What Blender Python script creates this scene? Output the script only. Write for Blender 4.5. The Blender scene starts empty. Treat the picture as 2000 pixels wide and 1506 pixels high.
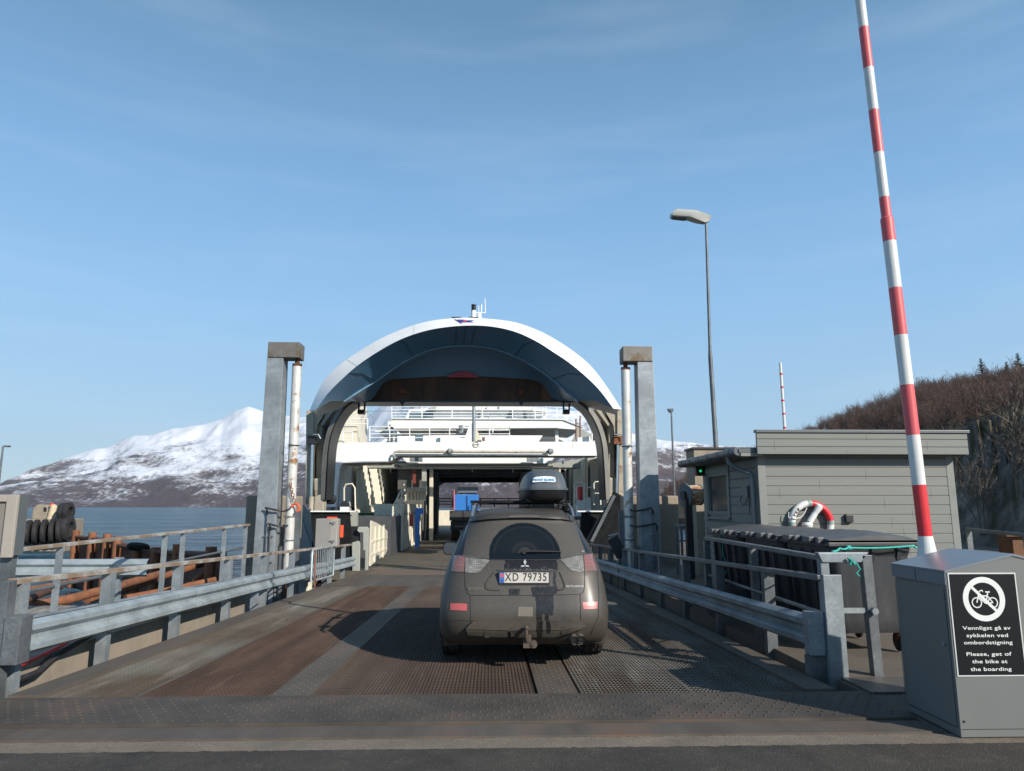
import bpy, bmesh, math, random
from mathutils import Vector, noise, Matrix
R = math.radians
random.seed(7)
scene = bpy.context.scene
# ---------------------------------------------------------------- camera
FPX, CX, CY, PITCH, YAW, CAMH = 1390., 1000., 753., R(9.68), R(1.85), 1.6
cam = bpy.data.objects.new('camera', bpy.data.cameras.new('camera'))
scene.collection.objects.link(cam)
cam.data.sensor_width = 36; cam.data.lens = 36 * FPX / 2000; cam.data.clip_end = 60000; cam.data.clip_start = .1
cam.location = (0, 0, CAMH); cam.rotation_euler = (R(90) + PITCH, 0, -YAW)
scene.camera = cam
# ---------------------------------------------------------------- light
SUN_EL, SUN_AZ = R(28), R(137)          # azimuth clockwise from +Y
w = bpy.data.worlds.new('World'); scene.world = w; w.use_nodes = True
nt = w.node_tree; N = nt.nodes; L = nt.links
bg = N['Background']; bg.inputs[1].default_value = .118
sky = N.new('ShaderNodeTexSky'); sky.sky_type = 'NISHITA'; sky.sun_disc = False
sky.sun_elevation = SUN_EL; sky.sun_rotation = SUN_AZ; sky.altitude = 0; sky.air_density = 1.0; sky.dust_density = .25; sky.ozone_density = 1.8
# thin cirrus streaks
tc = N.new('ShaderNodeTexCoord'); mp = N.new('ShaderNodeMapping'); mp.inputs['Scale'].default_value = (1.2, 1.2, 9); mp.inputs['Rotation'].default_value = (R(4), R(6), R(20))
cn = N.new('ShaderNodeTexNoise'); cn.inputs['Scale'].default_value = 2.2; cn.inputs['Detail'].default_value = 7; cn.inputs['Roughness'].default_value = .55
cr = N.new('ShaderNodeValToRGB'); cr.color_ramp.elements[0].position = .48; cr.color_ramp.elements[1].position = .8
cm = N.new('ShaderNodeMixRGB'); cm.inputs[2].default_value = (6.3, 7.3, 8.0, 1)
mu = N.new('ShaderNodeMath'); mu.operation = 'MULTIPLY'; mu.inputs[1].default_value = .10
L.new(tc.outputs['Generated'], mp.inputs[0]); L.new(mp.outputs[0], cn.inputs[0]); L.new(cn.outputs[0], cr.inputs[0]); L.new(cr.outputs[0], mu.inputs[0])
sz_ = N.new('ShaderNodeSeparateXYZ'); L.new(tc.outputs['Generated'], sz_.inputs[0]); hz_ = N.new('ShaderNodeValToRGB'); L.new(sz_.outputs[2], hz_.inputs[0])
for i_, (p_, c_) in enumerate(((0., (3.15, 4.7, 5.8)), (.27, (2.15, 4.15, 6.5)), (.41, (1.62, 3.42, 5.8)), (.60, (1.0, 2.2, 3.7)), (1., (.6, 1.4, 2.5)))):
    e_ = hz_.color_ramp.elements; e_ = e_[i_] if i_ < 2 else e_.new(p_)
    e_.position = p_; e_.color = (*[q_ / 10 for q_ in c_], 1)
gn_ = N.new('ShaderNodeMixRGB'); gn_.blend_type = 'MULTIPLY'; gn_.inputs[0].default_value = 1; gn_.inputs[2].default_value = (10, 10, 10, 1); L.new(hz_.outputs[0], gn_.inputs[1])
sm_ = N.new('ShaderNodeMixRGB'); sm_.inputs[0].default_value = .8; L.new(sky.outputs[0], sm_.inputs[1]); L.new(gn_.outputs[0], sm_.inputs[2])
L.new(mu.outputs[0], cm.inputs[0]); L.new(sm_.outputs[0], cm.inputs[1]); L.new(cm.outputs[0], bg.inputs[0])
sun = bpy.data.objects.new('sun', bpy.data.lights.new('sun', 'SUN')); scene.collection.objects.link(sun)
sun.data.energy = 5.0; sun.data.angle = R(.5); sun.data.color = (1, .92, .82)
TOSUN = Vector((math.sin(SUN_AZ) * math.cos(SUN_EL), math.cos(SUN_AZ) * math.cos(SUN_EL), math.sin(SUN_EL)))
sun.rotation_euler = (-TOSUN).to_track_quat('-Z', 'Y').to_euler(); sun.location = TOSUN * 50
vs = scene.view_settings; vs.view_transform = 'Standard'; vs.look = 'None'; vs.gamma = 1; vs.exposure = .26; vs.use_curve_mapping = False
scene.cycles.max_bounces = 6

# ---------------------------------------------------------------- helpers
FW = Vector((math.sin(YAW) * math.cos(PITCH), math.cos(YAW) * math.cos(PITCH), math.sin(PITCH)))
RT = Vector((math.cos(YAW), -math.sin(YAW), 0)); UP = RT.cross(FW)
def W(px, py, X=None, Y=None, z=None):
    """point of the place seen at a photo pixel, at a known X, Y or z (metres)"""
    r = FW + RT * ((px - CX) / FPX) + UP * ((CY - py) / FPX)
    t = X / r.x if X is not None else Y / r.y if Y is not None else (z - CAMH) / r.z
    return Vector((0, 0, CAMH)) + r * t
RS = .028                                   # fall of the linkspan
def rz(y): return -RS * (y - 6.5)
ORG = {}
def tagp(o, label=None, cat=None, group=None, kind=None):
    for k, v in (('label', label), ('category', cat), ('group', group), ('kind', kind)):
        if v: o[k] = v
    return o
def thing(name, loc, label, cat, group=None, kind=None):
    o = bpy.data.objects.new(name, None); scene.collection.objects.link(o)
    o.location = loc; o.empty_display_size = .2; ORG[o] = Vector(loc)
    return tagp(o, label, cat, group, kind)
def children(o): return [c for c in bpy.data.objects if c.parent == o]
def copy_tree(o, parent=None):
    c = o.copy(); scene.collection.objects.link(c); c.parent = parent
    for ch in children(o): copy_tree(ch, c)
    return c
class MB:
    def __init__(s): s.v = []; s.f = []; s.m = []; s.mi = 0
    def add(s, vs, fs):
        n = len(s.v); s.v += [Vector(v) for v in vs]
        for f in fs: s.f.append([i + n for i in f]); s.m.append(s.mi)
        return s
    def box(s, x0, x1, y0, y1, z0, z1):
        vs = [(x, y, z) for z in (z0, z1) for y in (y0, y1) for x in (x0, x1)]
        return s.add(vs, [(0, 2, 3, 1), (4, 5, 7, 6), (0, 1, 5, 4), (2, 6, 7, 3), (0, 4, 6, 2), (1, 3, 7, 5)])
    def bar(s, p0, p1, w_, h, up=(0, 0, 1)):
        p0 = Vector(p0); p1 = Vector(p1); d = (p1 - p0).normalized(); u = Vector(up)
        sd = d.cross(u)
        if sd.length < 1e-4: sd = d.cross(Vector((0, 1, 0)))
        sd.normalize(); u = sd.cross(d)
        vs = [p + sd * (a * w_ / 2) + u * (b * h / 2) for p in (p0, p1) for a, b in ((-1, -1), (1, -1), (1, 1), (-1, 1))]
        return s.add(vs, [(0, 1, 2, 3), (7, 6, 5, 4), (0, 4, 5, 1), (1, 5, 6, 2), (2, 6, 7, 3), (3, 7, 4, 0)])
    def ring(s, c, d, r, n, ph=0, sq=1):
        d = Vector(d).normalized(); a = d.orthogonal().normalized()
        if abs(d.z) > .95: a = Vector((1, 0, 0)); a = (a - d * a.dot(d)).normalized()
        b = d.cross(a)
        return [Vector(c) + (a * math.cos(t) + b * math.sin(t) * sq) * r for t in [ph + 2 * math.pi * i / n for i in range(n)]]
    def cyl(s, p0, p1, r0, r1=None, n=14, caps=True, ph=0):
        r1 = r0 if r1 is None else r1; p0 = Vector(p0); p1 = Vector(p1); d = p1 - p0
        vs = s.ring(p0, d, r0, n, ph) + s.ring(p1, d, r1, n, ph)
        fs = [(i, (i + 1) % n, n + (i + 1) % n, n + i) for i in range(n)]
        if caps: fs += [tuple(range(n))[::-1], tuple(range(n, 2 * n))]
        return s.add(vs, fs)
    def tube(s, pts, r, n=8, closed=False):
        pts = [Vector(p) for p in pts]; k = len(pts); rr = r if isinstance(r, (list, tuple)) else [r] * k
        T = []
        for i in range(k):
            a = pts[(i - 1) % k] if closed or i else pts[0]; b = pts[(i + 1) % k] if closed or i < k - 1 else pts[-1]
            T.append((b - a).normalized())
        nr = T[0].orthogonal().normalized(); vs = []
        for i in range(k):
            nr = (nr - T[i] * nr.dot(T[i])).normalized(); bi = T[i].cross(nr)
            vs += [pts[i] + (nr * math.cos(2 * math.pi * j / n) + bi * math.sin(2 * math.pi * j / n)) * rr[i] for j in range(n)]
        fs = []
        for i in range(k if closed else k - 1):
            for j in range(n):
                a = i * n + j; b = i * n + (j + 1) % n; c = ((i + 1) % k) * n
                fs.append((a, b, c + (j + 1) % n, c + j))
        if not closed: fs += [tuple(range(n))[::-1], tuple(range((k - 1) * n, k * n))]
        return s.add(vs, fs)
    def torus(s, c, axis, R_, r, n=32, m=10, a0=0, a1=2 * math.pi, xdir=None):
        ax = Vector(axis).normalized(); a = Vector(xdir).normalized() if xdir else ax.orthogonal().normalized(); b = ax.cross(a)
        full = abs(a1 - a0 - 2 * math.pi) < 1e-3
        k = n if full else n + 1
        return s.tube([Vector(c) + (a * math.cos(a0 + (a1 - a0) * i / n) + b * math.sin(a0 + (a1 - a0) * i / n)) * R_ for i in range(k)], r, m, full)
    def lathe(s, c, axis, prof, n=24):
        c = Vector(c); ax = Vector(axis).normalized(); vs = []
        for h, r in prof: vs += s.ring(c + ax * h, ax, max(r, 1e-4), n)
        k = len(prof); fs = [(i * n + j, i * n + (j + 1) % n, (i + 1) * n + (j + 1) % n, (i + 1) * n + j) for i in range(k - 1) for j in range(n)]
        fs += [tuple(range(n))[::-1], tuple(range((k - 1) * n, k * n))]
        return s.add(vs, fs)
    def prism(s, poly, ext):
        poly = [Vector(p) for p in poly]; e = Vector(ext); n = len(poly)
        return s.add(poly + [p + e for p in poly], [tuple(range(n))[::-1], tuple(range(n, 2 * n))] + [(i, (i + 1) % n, n + (i + 1) % n, n + i) for i in range(n)])
    def loft(s, loops, closed=True, caps=False):
        n = len(loops[0]); vs = [p for l in loops for p in l]; fs = []
        for i in range(len(loops) - 1):
            for j in range(n if closed else n - 1):
                fs.append((i * n + j, i * n + (j + 1) % n, (i + 1) * n + (j + 1) % n, (i + 1) * n + j))
        if caps: fs += [tuple(range(n))[::-1], tuple(range((len(loops) - 1) * n, len(loops) * n))]
        return s.add(vs, fs)
    def text(s, t, org, ud, vd, size, off=0., ext=.001, align='CENTER', sx=1.0, spacing=1.0):
        """raised lettering: org is the baseline point, ud/vd the reading and up directions"""
        cu = bpy.data.curves.new('t', 'FONT'); cu.body = t; cu.size = 1; cu.offset = off; cu.align_x = align; cu.resolution_u = 3; cu.space_character = spacing
        ob = bpy.data.objects.new('t', cu); scene.collection.objects.link(ob)
        bpy.context.view_layer.update()
        me = bpy.data.meshes.new_from_object(ob.evaluated_get(bpy.context.evaluated_depsgraph_get()))
        ud = Vector(ud); vd = Vector(vd); nd = ud.cross(vd).normalized()
        vs = [Vector(org) + ud * (v.co.x * size * sx) + vd * (v.co.y * size) + nd * ext for v in me.vertices]
        s.add(vs, [tuple(p.vertices) for p in me.polygons])
        bpy.data.objects.remove(ob); bpy.data.curves.remove(cu); bpy.data.meshes.remove(me)
        return s
    def build(s, name, mat, parent=None, loc=None, smooth=None, bevel=0, bseg=2, sub=0, label=None):
        org = ORG[parent] if parent else Vector(loc or (0, 0, 0))
        me = bpy.data.meshes.new(name); me.from_pydata([v - org for v in s.v], [], s.f)
        for m in (mat if isinstance(mat, (list, tuple)) else [mat]): me.materials.append(m)
        if any(s.m): me.polygons.foreach_set('material_index', s.m)
        bm = bmesh.new(); bm.from_mesh(me); bmesh.ops.remove_doubles(bm, verts=bm.verts, dist=1e-5); bmesh.ops.recalc_face_normals(bm, faces=bm.faces)
        if bevel:
            es = [e for e in bm.edges if e.is_manifold and e.calc_face_angle(0) > .5]
            try: bmesh.ops.bevel(bm, geom=es, offset=bevel, segments=bseg, affect='EDGES', clamp_overlap=True, profile=.6)
            except Exception: pass
        bm.to_mesh(me); bm.free()
        if smooth is not None:
            me.shade_smooth(); me.set_sharp_from_angle(angle=R(smooth))
        ob = bpy.data.objects.new(name, me); scene.collection.objects.link(ob)
        if parent: ob.parent = parent
        else: ob.location = org
        ORG[ob] = org
        if sub:
            md = ob.modifiers.new('s', 'SUBSURF'); md.levels = md.render_levels = sub
        if label: ob['label'] = label
        return ob

# ---------------------------------------------------------------- materials
class MT:
    def __init__(s, name, rough=.6, metal=0):
        s.m = bpy.data.materials.new(name); s.m.use_nodes = True; s.t = s.m.node_tree; s.N = s.t.nodes; s.L = s.t.links
        s.b = s.N['Principled BSDF']; s.b.inputs['Roughness'].default_value = rough; s.b.inputs['Metallic'].default_value = metal
        s.co = s.N.new('ShaderNodeTexCoord').outputs['Object']
    def link(s, a, b): s.L.new(a, b)
    def map(s, sc=(1, 1, 1), rot=(0, 0, 0), loc=(0, 0, 0)):
        m = s.N.new('ShaderNodeMapping'); m.inputs['Scale'].default_value = sc; m.inputs['Rotation'].default_value = [R(a) for a in rot]; m.inputs['Location'].default_value = loc
        s.link(s.co, m.inputs[0]); return m.outputs[0]
    def noise(s, sc, det=4, ro=.55, vec=None, dist=0):
        n = s.N.new('ShaderNodeTexNoise'); n.inputs['Scale'].default_value = sc; n.inputs['Detail'].default_value = det; n.inputs['Roughness'].default_value = ro; n.inputs['Distortion'].default_value = dist
        s.link(vec or s.co, n.inputs[0]); return n.outputs[0]
    def vor(s, sc, feat='F1', vec=None, out=0, rand=1):
        n = s.N.new('ShaderNodeTexVoronoi'); n.feature = feat; n.inputs['Scale'].default_value = sc; n.inputs['Randomness'].default_value = rand
        s.link(vec or s.co, n.inputs[0]); return n.outputs[out]
    def ramp(s, fac, stops):
        n = s.N.new('ShaderNodeValToRGB'); e = n.color_ramp.elements
        while len(e) < len(stops): e.new(.5)
        for i, (p, c) in enumerate(stops):
            e[i].position = p; e[i].color = (c, c, c, 1) if not isinstance(c, tuple) else (*c, 1)
        s.link(fac, n.inputs[0]); return n.outputs[0]
    def mix(s, fac, a, b, mode='MIX'):
        n = s.N.new('ShaderNodeMixRGB'); n.blend_type = mode
        for i, x in enumerate((fac, a, b)):
            if isinstance(x, (int, float)): n.inputs[i].default_value = x if i == 0 else (x, x, x, 1)
            elif isinstance(x, tuple): n.inputs[i].default_value = (*x, 1)
            else: s.link(x, n.inputs[i])
        return n.outputs[0]
    def math(s, op, a, b=0, c=None):
        n = s.N.new('ShaderNodeMath'); n.operation = op
        for i, x in enumerate((a, b, c)):
            if x is None: continue
            if isinstance(x, (int, float)): n.inputs[i].default_value = x
            else: s.link(x, n.inputs[i])
        return n.outputs[0]
    def sep(s, vec=None):
        n = s.N.new('ShaderNodeSeparateXYZ'); s.link(vec or s.co, n.inputs[0]); return n.outputs
    def col(s, c):
        if isinstance(c, tuple): s.b.inputs['Base Color'].default_value = (*c, 1)
        else: s.link(c, s.b.inputs['Base Color'])
        return s
    def rough(s, x):
        s.link(x, s.b.inputs['Roughness']); return s
    def bump(s, h, strength=.3, dist=.01):
        n = s.N.new('ShaderNodeBump'); n.inputs['Strength'].default_value = strength; n.inputs['Distance'].default_value = dist
        s.link(h, n.inputs['Height']); s.link(n.outputs[0], s.b.inputs['Normal']); return s
def mottled(name, c1, c2, sc=4, lo=.35, hi=.65, rough=.6, metal=0, bump=.0, bsc=40, bd=.004, stretch=None, det=6, c3=None, c3sc=1.5, c3lo=.58, c3hi=.7, dist=0):
    t = MT(name, rough, metal); v = t.map(stretch) if stretch else None
    c = t.mix(t.ramp(t.noise(sc, det, .6, v, dist), [(lo, 0.), (hi, 1.)]), c1, c2)
    if c3: c = t.mix(t.ramp(t.noise(c3sc, 6, .65, v), [(c3lo, 0.), (c3hi, 1.)]), c, c3)
    t.col(c)
    if bump: t.bump(t.noise(bsc, 4, .6), bump, bd)
    return t.m
def plain(name, c, rough=.5, metal=0, emit=None, es=1):
    t = MT(name, rough, metal); t.col(t.mix(t.noise(9, 5, .6), tuple(x * .86 for x in c), tuple(min(1, x * 1.1) for x in c)))
    if emit: t.b.inputs['Emission Color'].default_value = (*emit, 1); t.b.inputs['Emission Strength'].default_value = es
    return t.m
def galv(name, a=(.36, .40, .42), b=(.50, .54, .56), dirt=(.20, .17, .13), amt=.66):
    t = MT(name, .48, .35)
    c = t.mix(t.vor(38, out=1), a, b); c = t.mix(t.ramp(t.noise(2.2, 6, .65), [(.4, 0.), (.62, 1.)]), c, tuple(x * .8 for x in a))
    c = t.mix(t.ramp(t.noise(3.1, 7, .7, t.map((1, 1, .35))), [(amt, 0.), (amt + .1, .8)]), c, dirt)
    t.col(c); t.bump(t.noise(60, 3), .12, .003); return t.m
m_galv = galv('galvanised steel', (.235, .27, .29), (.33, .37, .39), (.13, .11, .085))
m_galv_dark = galv('weathered galvanised steel', (.12, .135, .145), (.19, .205, .215), (.10, .085, .07), .6)  # dark galvanising; on the right guard rail it also stands for shade
m_galv_pillar = galv('galvanised pillar', (.25, .28, .30), (.34, .375, .395), (.17, .165, .145), .6)
m_rail_top = mottled('rusty galvanised top rail', (.26, .19, .13), (.42, .42, .40), 3, .45, .62, .6, .2, .15)
m_rust = mottled('orange rust', (.25, .098, .042), (.13, .052, .028), 4, .35, .7, .85, 0, .4, 60, .004)
m_rust_dark = mottled('dark rust', (.075, .032, .018), (.13, .05, .024), 3, .35, .7, .85, 0, .4, 50, .004)
m_conc = mottled('weathered concrete', (.30, .25, .19), (.22, .19, .15), 2.5, .3, .7, .85, 0, .3, 45, .006, c3=(.10, .085, .07), c3sc=1.1, c3lo=.56, c3hi=.72)
m_conc_dark = mottled('dark wet concrete', (.07, .065, .06), (.12, .11, .10), 2, .3, .7, .8, 0, .3, 45, .006)
m_black = plain('black painted steel', (.018, .019, .021), .45)
m_matte = mottled('matt black steel', (.010, .011, .012), (.02, .021, .022), 4, .35, .65, .9)
m_matte.node_tree.nodes['Principled BSDF'].inputs['Specular IOR Level'].default_value = .08
m_rubber = mottled('black rubber', (.012, .012, .013), (.028, .028, .03), 12, .3, .7, .75, 0, .3, 40, .005)
m_white = mottled('white ship paint', (.82, .83, .82), (.72, .73, .71), 1.3, .3, .7, .42, 0, .05, 30, .002, stretch=(1.6, 1.6, .3), c3=(.50, .36, .24), c3sc=2.2, c3lo=.66, c3hi=.78)
m_cream = mottled('cream ship paint', (.68, .64, .52), (.58, .54, .44), 2, .3, .7, .5, 0, .08, 30, .003, c3=(.25, .15, .08), c3sc=2.4, c3lo=.64, c3hi=.72)
m_arm = mottled('shaded dirty beige arm paint', (.40, .36, .28), (.28, .25, .20), 2, .3, .7, .55, 0, .1, 30, .003, c3=(.20, .11, .06), c3sc=2.4, c3lo=.58, c3hi=.68)  # beige darkened for the arms' shade and dirt, with rust stains
m_armd = mottled('dark grey arm steel', (.12, .12, .11), (.18, .175, .155), 1.5, .3, .7, .6)  # grey darkened likewise for the arms' shade and dirt
m_shipgrey = mottled('grey green ship paint', (.36, .37, .33), (.28, .29, .26), 1.5, .3, .7, .5, 0, .1, 30, .003, c3=(.22, .12, .06), c3sc=2, c3lo=.66, c3hi=.74)
m_navy = mottled('dark blue hull paint', (.022, .040, .060), (.036, .058, .082), .8, .3, .7, .38, 0, .06, 6, .01, c3=(.05, .08, .10), c3sc=.5, c3lo=.55, c3hi=.75)
m_red = plain('faded red bottom paint', (.42, .07, .09), .6)
m_glass = plain('dark ship window glass', (.03, .05, .06), .08)
m_bluep = plain('bright blue paint', (.03, .19, .58), .45)
m_silver = plain('polished aluminium', (.55, .58, .62), .22, .9)
m_chrome = plain('chrome rod', (.6, .62, .65), .12, 1)
m_orange = plain('orange paint', (.75, .10, .03), .5)
m_rope = mottled('green nylon rope', (.03, .33, .27), (.05, .42, .34), 80, .4, .6, .7)

# ================================================================ SETTING
WZ = -1.8
def struct(o): o['kind'] = 'structure'; return o
# --- sea
t = MT('sea water', .2); t.b.inputs['IOR'].default_value = 1.33; t.b.inputs['Specular IOR Level'].default_value = .16
sx = t.noise(1, 6, .6, t.map((.22, .8, 1))); s2 = t.noise(1, 5, .65, t.map((.06, .22, 1))); s3 = t.noise(1, 4, .6, t.map((.012, .07, 1)))
rip = t.math('ADD', t.math('MULTIPLY', t.noise(1, 6, .75, t.map((.05, .22, 1))), .55), t.math('MULTIPLY', t.noise(1, 5, .7, t.map((.4, 1.3, 1))), .45))
t.col(t.mix(t.ramp(rip, [(.42, 0.), (.60, 1.)]), t.mix(t.ramp(s3, [(.35, 0.), (.65, 1.)]), (.004, .022, .042), (.010, .040, .068)), (.085, .16, .21)))
h = t.math('ADD', t.math('MULTIPLY', sx, .35), t.math('MULTIPLY', s2, 1.6)); t.bump(h, 1., 4.5)
t.rough(t.math('ADD', t.math('MULTIPLY', s3, .2), .14))
m_sea = t.m
b = MB(); b.add([(-26000, -2000, WZ), (26000, -2000, WZ), (26000, 26000, WZ), (-26000, 26000, WZ)], [(0, 1, 2, 3)])
struct(b.build('sea', m_sea))
# --- asphalt, quay
t = MT('asphalt', .82)
g = t.ramp(t.vor(150, out=1), [(0., .35), (1., 1.)]); base = t.mix(t.ramp(t.noise(1.6, 7, .65), [(.35, 0.), (.65, 1.)]), (.050, .044, .038), (.078, .068, .056))
sp = t.ramp(t.vor(95), [(0., 1.), (.16, 1.), (.22, 0.)]); spm = t.math('MULTIPLY', sp, t.ramp(t.noise(60, 2), [(.54, 0.), (.6, 1.)]))
base = t.mix(t.ramp(t.noise(.7, 6, .7), [(.56, 0.), (.68, .7)]), base, (.022, .020, .018)); base = t.mix(t.ramp(t.noise(4, 6, .75), [(.55, 0.), (.72, .6)]), base, (.13, .112, .09)); c = t.mix(.5, base, g, 'MULTIPLY'); t.col(t.mix(t.math('MULTIPLY', spm, .85), c, (.42, .38, .33))); t.bump(t.vor(120), .55, .006)
m_asph = t.m
t = MT('quay concrete with grit', .85)
c = t.mix(t.ramp(t.noise(1.2, 7, .65), [(.35, 0.), (.65, 1.)]), (.15, .122, .092), (.095, .08, .063))
t.col(t.mix(t.ramp(t.vor(70, out=1), [(0., 0.), (1., .35)]), c, (.06, .05, .045))); t.bump(t.noise(70, 4, .7), .6, .008)
m_grit = t.m
random.seed(3)
def ragged(y, amp, n=160, x0=-40, x1=40):
    return [(x0 + (x1 - x0) * i / n + 0, y + amp * noise.noise(Vector((i * .9, y, 0))) + amp * .6 * noise.noise(Vector((i * 3.1, y, 5)))) for i in range(n + 1)]
b = MB(); b.box(-40, 40, -60, 5.36, -3, -.008); struct(b.build('quay', m_grit))
t = MT('pale coarse concrete strip', .9); t.col(t.mix(t.ramp(t.vor(90, out=1), [(0., 0.), (1., .6)]), t.mix(t.ramp(t.noise(2.5, 7, .7), [(.35, 0.), (.65, 1.)]), (.25, .205, .15), (.165, .135, .10)), (.10, .085, .07))); t.bump(t.noise(80, 5, .7), .9, .012)
e0 = ragged(5.352, .014, 700, -12, 12); b = MB(); b.add([(x, y, -.003) for x, y in e0] + [(x, 5.0, -.003) for x, y in e0], [(i, i + 1, 702 + i, 701 + i) for i in range(700)]); struct(b.build('concrete_strip', t.m))
e1 = ragged(5.13, .02, 700, -12, 12)
b = MB(); b.add([(x, y, 0) for x, y in e1] + [(x, -60, 0) for x, y in e1] + [(x, y, -.01) for x, y in e1], [(i, i + 1, 702 + i, 701 + i) for i in range(700)] + [(i, 1403 + i - 1, 1403 + i, i + 1) for i in range(700)])
b.add([(-40, -60, -.002), (-12, -60, -.002), (-12, 5.1, -.002), (-40, 5.1, -.002), (12, -60, -.002), (40, -60, -.002), (40, 5.1, -.002), (12, 5.1, -.002)], [(0, 1, 2, 3), (4, 5, 6, 7)])
struct(b.build('asphalt_road', m_asph))
b = MB(); b.box(3.3, 40, 5.36, 34, -3, -.008); b.box(-40, 40, 5.36, 5.361, -3, -.3)
struct(b.build('quay_apron', m_grit))
# left shore: gravel ground falling to the water
t = MT('gravel', .9)
c = t.mix(t.vor(14, out=1), (.16, .14, .12), (.34, .31, .27)); c = t.mix(t.ramp(t.noise(1.5, 6, .6), [(.4, 0.), (.65, 1.)]), c, (.10, .09, .075)); t.col(c); t.bump(t.vor(14), .9, .03); m_gravel = t.m
b = MB(); nx, ny = 60, 40
vs = []
for j in range(ny + 1):
    for i in range(nx + 1):
        x = -34 + 28.9 * i / nx; y = 4 + 14 * j / ny
        edge = 12.6 + 1.2 * noise.noise(Vector((x * .3, 0, 1)))
        z = .0 - max(0, y - edge) * .75 + .06 * noise.noise(Vector((x, y, 0)) * 1.4)
        vs.append((x, y, min(z, .04)))
b.add(vs, [(j * (nx + 1) + i, j * (nx + 1) + i + 1, (j + 1) * (nx + 1) + i + 1, (j + 1) * (nx + 1) + i) for j in range(ny) for i in range(nx)])
struct(b.build('gravel_shore', m_gravel, smooth=60))

# --- mountains (real distances)
def tab(x, T):
    for (a, ya), (c_, yc) in zip(T, T[1:]):
        if x <= c_: return ya + (yc - ya) * max(0, (x - a)) / (c_ - a)
    return T[-1][1]
def fbm(p, o=5):
    return sum(noise.noise(p * (2 ** k) + Vector((k * 7.3, 0, 0))) * .5 ** k for k in range(o))
def ridged(p, o=4):
    return sum((1 - abs(noise.noise(p * (2 ** k) + Vector((k * 3.1, 4, 0)))) * 2) * .5 ** k for k in range(o)) / 1.9
def mountain(name, sky_, dist, shore, mat, px0, px1, step, rows, amp, rough=.02, base=990.6, zb=None, power=1.15):
    cols = int((px1 - px0) / step) + 1; vs = []
    for i in range(cols):
        px = px0 + i * step
        ysk = tab(px, sky_); D = tab(px, dist); S = tab(px, shore)
        r = FW + RT * ((px - CX) / FPX); hd = Vector((r.x, r.y, 0)).normalized()
        top = W(px, ysk, z=None, X=None, Y=1000.); el = (top.z - CAMH) / math.hypot(top.x, top.y)
        for j in range(rows + 1):
            v = j / (rows - 4) if j <= rows - 4 else 1 + (j - rows + 4) * .12
            d = S + (D - S) * v
            hz = (D * el + CAMH - (zb if zb is not None else WZ)) 
            p = (min(v, 1) ** power) * (1 if v <= 1 else 1 - (v - 1) * 1.2)
            x, y = hd.x * d, hd.y * d
            k = max(0., min(1, v * 6)) * (1 - .93 * max(0, 1 - abs(v - 1) * 9))
            n = ridged(Vector((x, y, 0)) / amp[1] + Vector((5, 2, 0))) - .5
            z = (zb if zb is not None else WZ) + hz * p + n * amp[0] * k
            z += rough * hz * fbm(Vector((px * .02, 0, 3)), 5) * min(1, v) 
            vs.append((x, y, z - (8 if (j == 0 and zb is None) else 0)))
    R1 = rows + 1
    b = MB(); b.add(vs, [(i * R1 + j, (i + 1) * R1 + j, (i + 1) * R1 + j + 1, i * R1 + j + 1) for i in range(cols - 1) for j in range(rows)])
    ob = b.build(name, mat, smooth=75); return struct(ob)
def mountain_mat(name, z0, z1, slope=(0, 38, 0), low=(.080, .058, .062), midc=(.125, .115, .11)):
    t = MT(name, .9)
    z = t.sep()[2]
    hn = t.math('DIVIDE', t.math('SUBTRACT', z, z0), z1 - z0)
    st = t.map((.0012, .0012, .011), slope)
    n1 = t.noise(1.0, 9, .62, st, .4); n2 = t.noise(.022, 12, .82); n3 = t.noise(.0016, 6, .6)
    f = t.math('ADD', t.math('ADD', hn, t.math('MULTIPLY', t.math('SUBTRACT', n1, .5), 3.4)), t.math('ADD', t.math('MULTIPLY', t.math('SUBTRACT', n2, .5), 4.2), t.math('MULTIPLY', t.math('SUBTRACT', n3, .5), 2.0)))
    nz = t.N.new('ShaderNodeNewGeometry'); nn = t.N.new('ShaderNodeSeparateXYZ'); t.link(nz.outputs['Normal'], nn.inputs[0]); f = t.math('ADD', f, t.math('MULTIPLY', t.math('SUBTRACT', nn.outputs[2], .88), 1.3))
    f = t.math('ADD', f, t.math('MULTIPLY', t.math('SUBTRACT', hn, .30), .7)); snow = t.ramp(f, [(.16, 0.), (.88, 1.)])
    rock = t.mix(t.ramp(hn, [(0., 0.), (.5, 1.)]), low, midc); rock = t.mix(t.ramp(t.noise(.03, 8, .7), [(.35, 0.), (.65, 1.)]), rock, tuple(x * .6 for x in low))
    forest = t.math('MULTIPLY', t.ramp(t.noise(.0035, 6, .6), [(.54, 0.), (.6, 1.)]), t.ramp(z, [(0., 1.), (.04, 1.), (.1, 0.)]))
    t.col(t.mix(snow, rock, (.66, .69, .74)))
    t.bump(t.noise(.02, 9, .75), .8, 9); return t.m
mm1 = mountain_mat('snowy mountain', 50, 690)
skyL = [(-900, 930), (-500, 960), (-150, 975), (-30, 968), (0, 953), (30, 942), (60, 930), (110, 912), (160, 890), (200, 877), (222, 874), (250, 860), (270, 853), (300, 851), (345, 838), (400, 830), (440, 819), (462, 803), (488, 795), (512, 801), (545, 808), (600, 815), (650, 828), (700, 832), (720, 815), (745, 794), (775, 779), (830, 762), (900, 768), (1000, 790), (1100, 800), (1160, 812), (1190, 835), (1240, 850), (1300, 862), (1350, 866), (1400, 873), (1500, 880), (1700, 870), (2200, 860), (3000, 900)]
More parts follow.
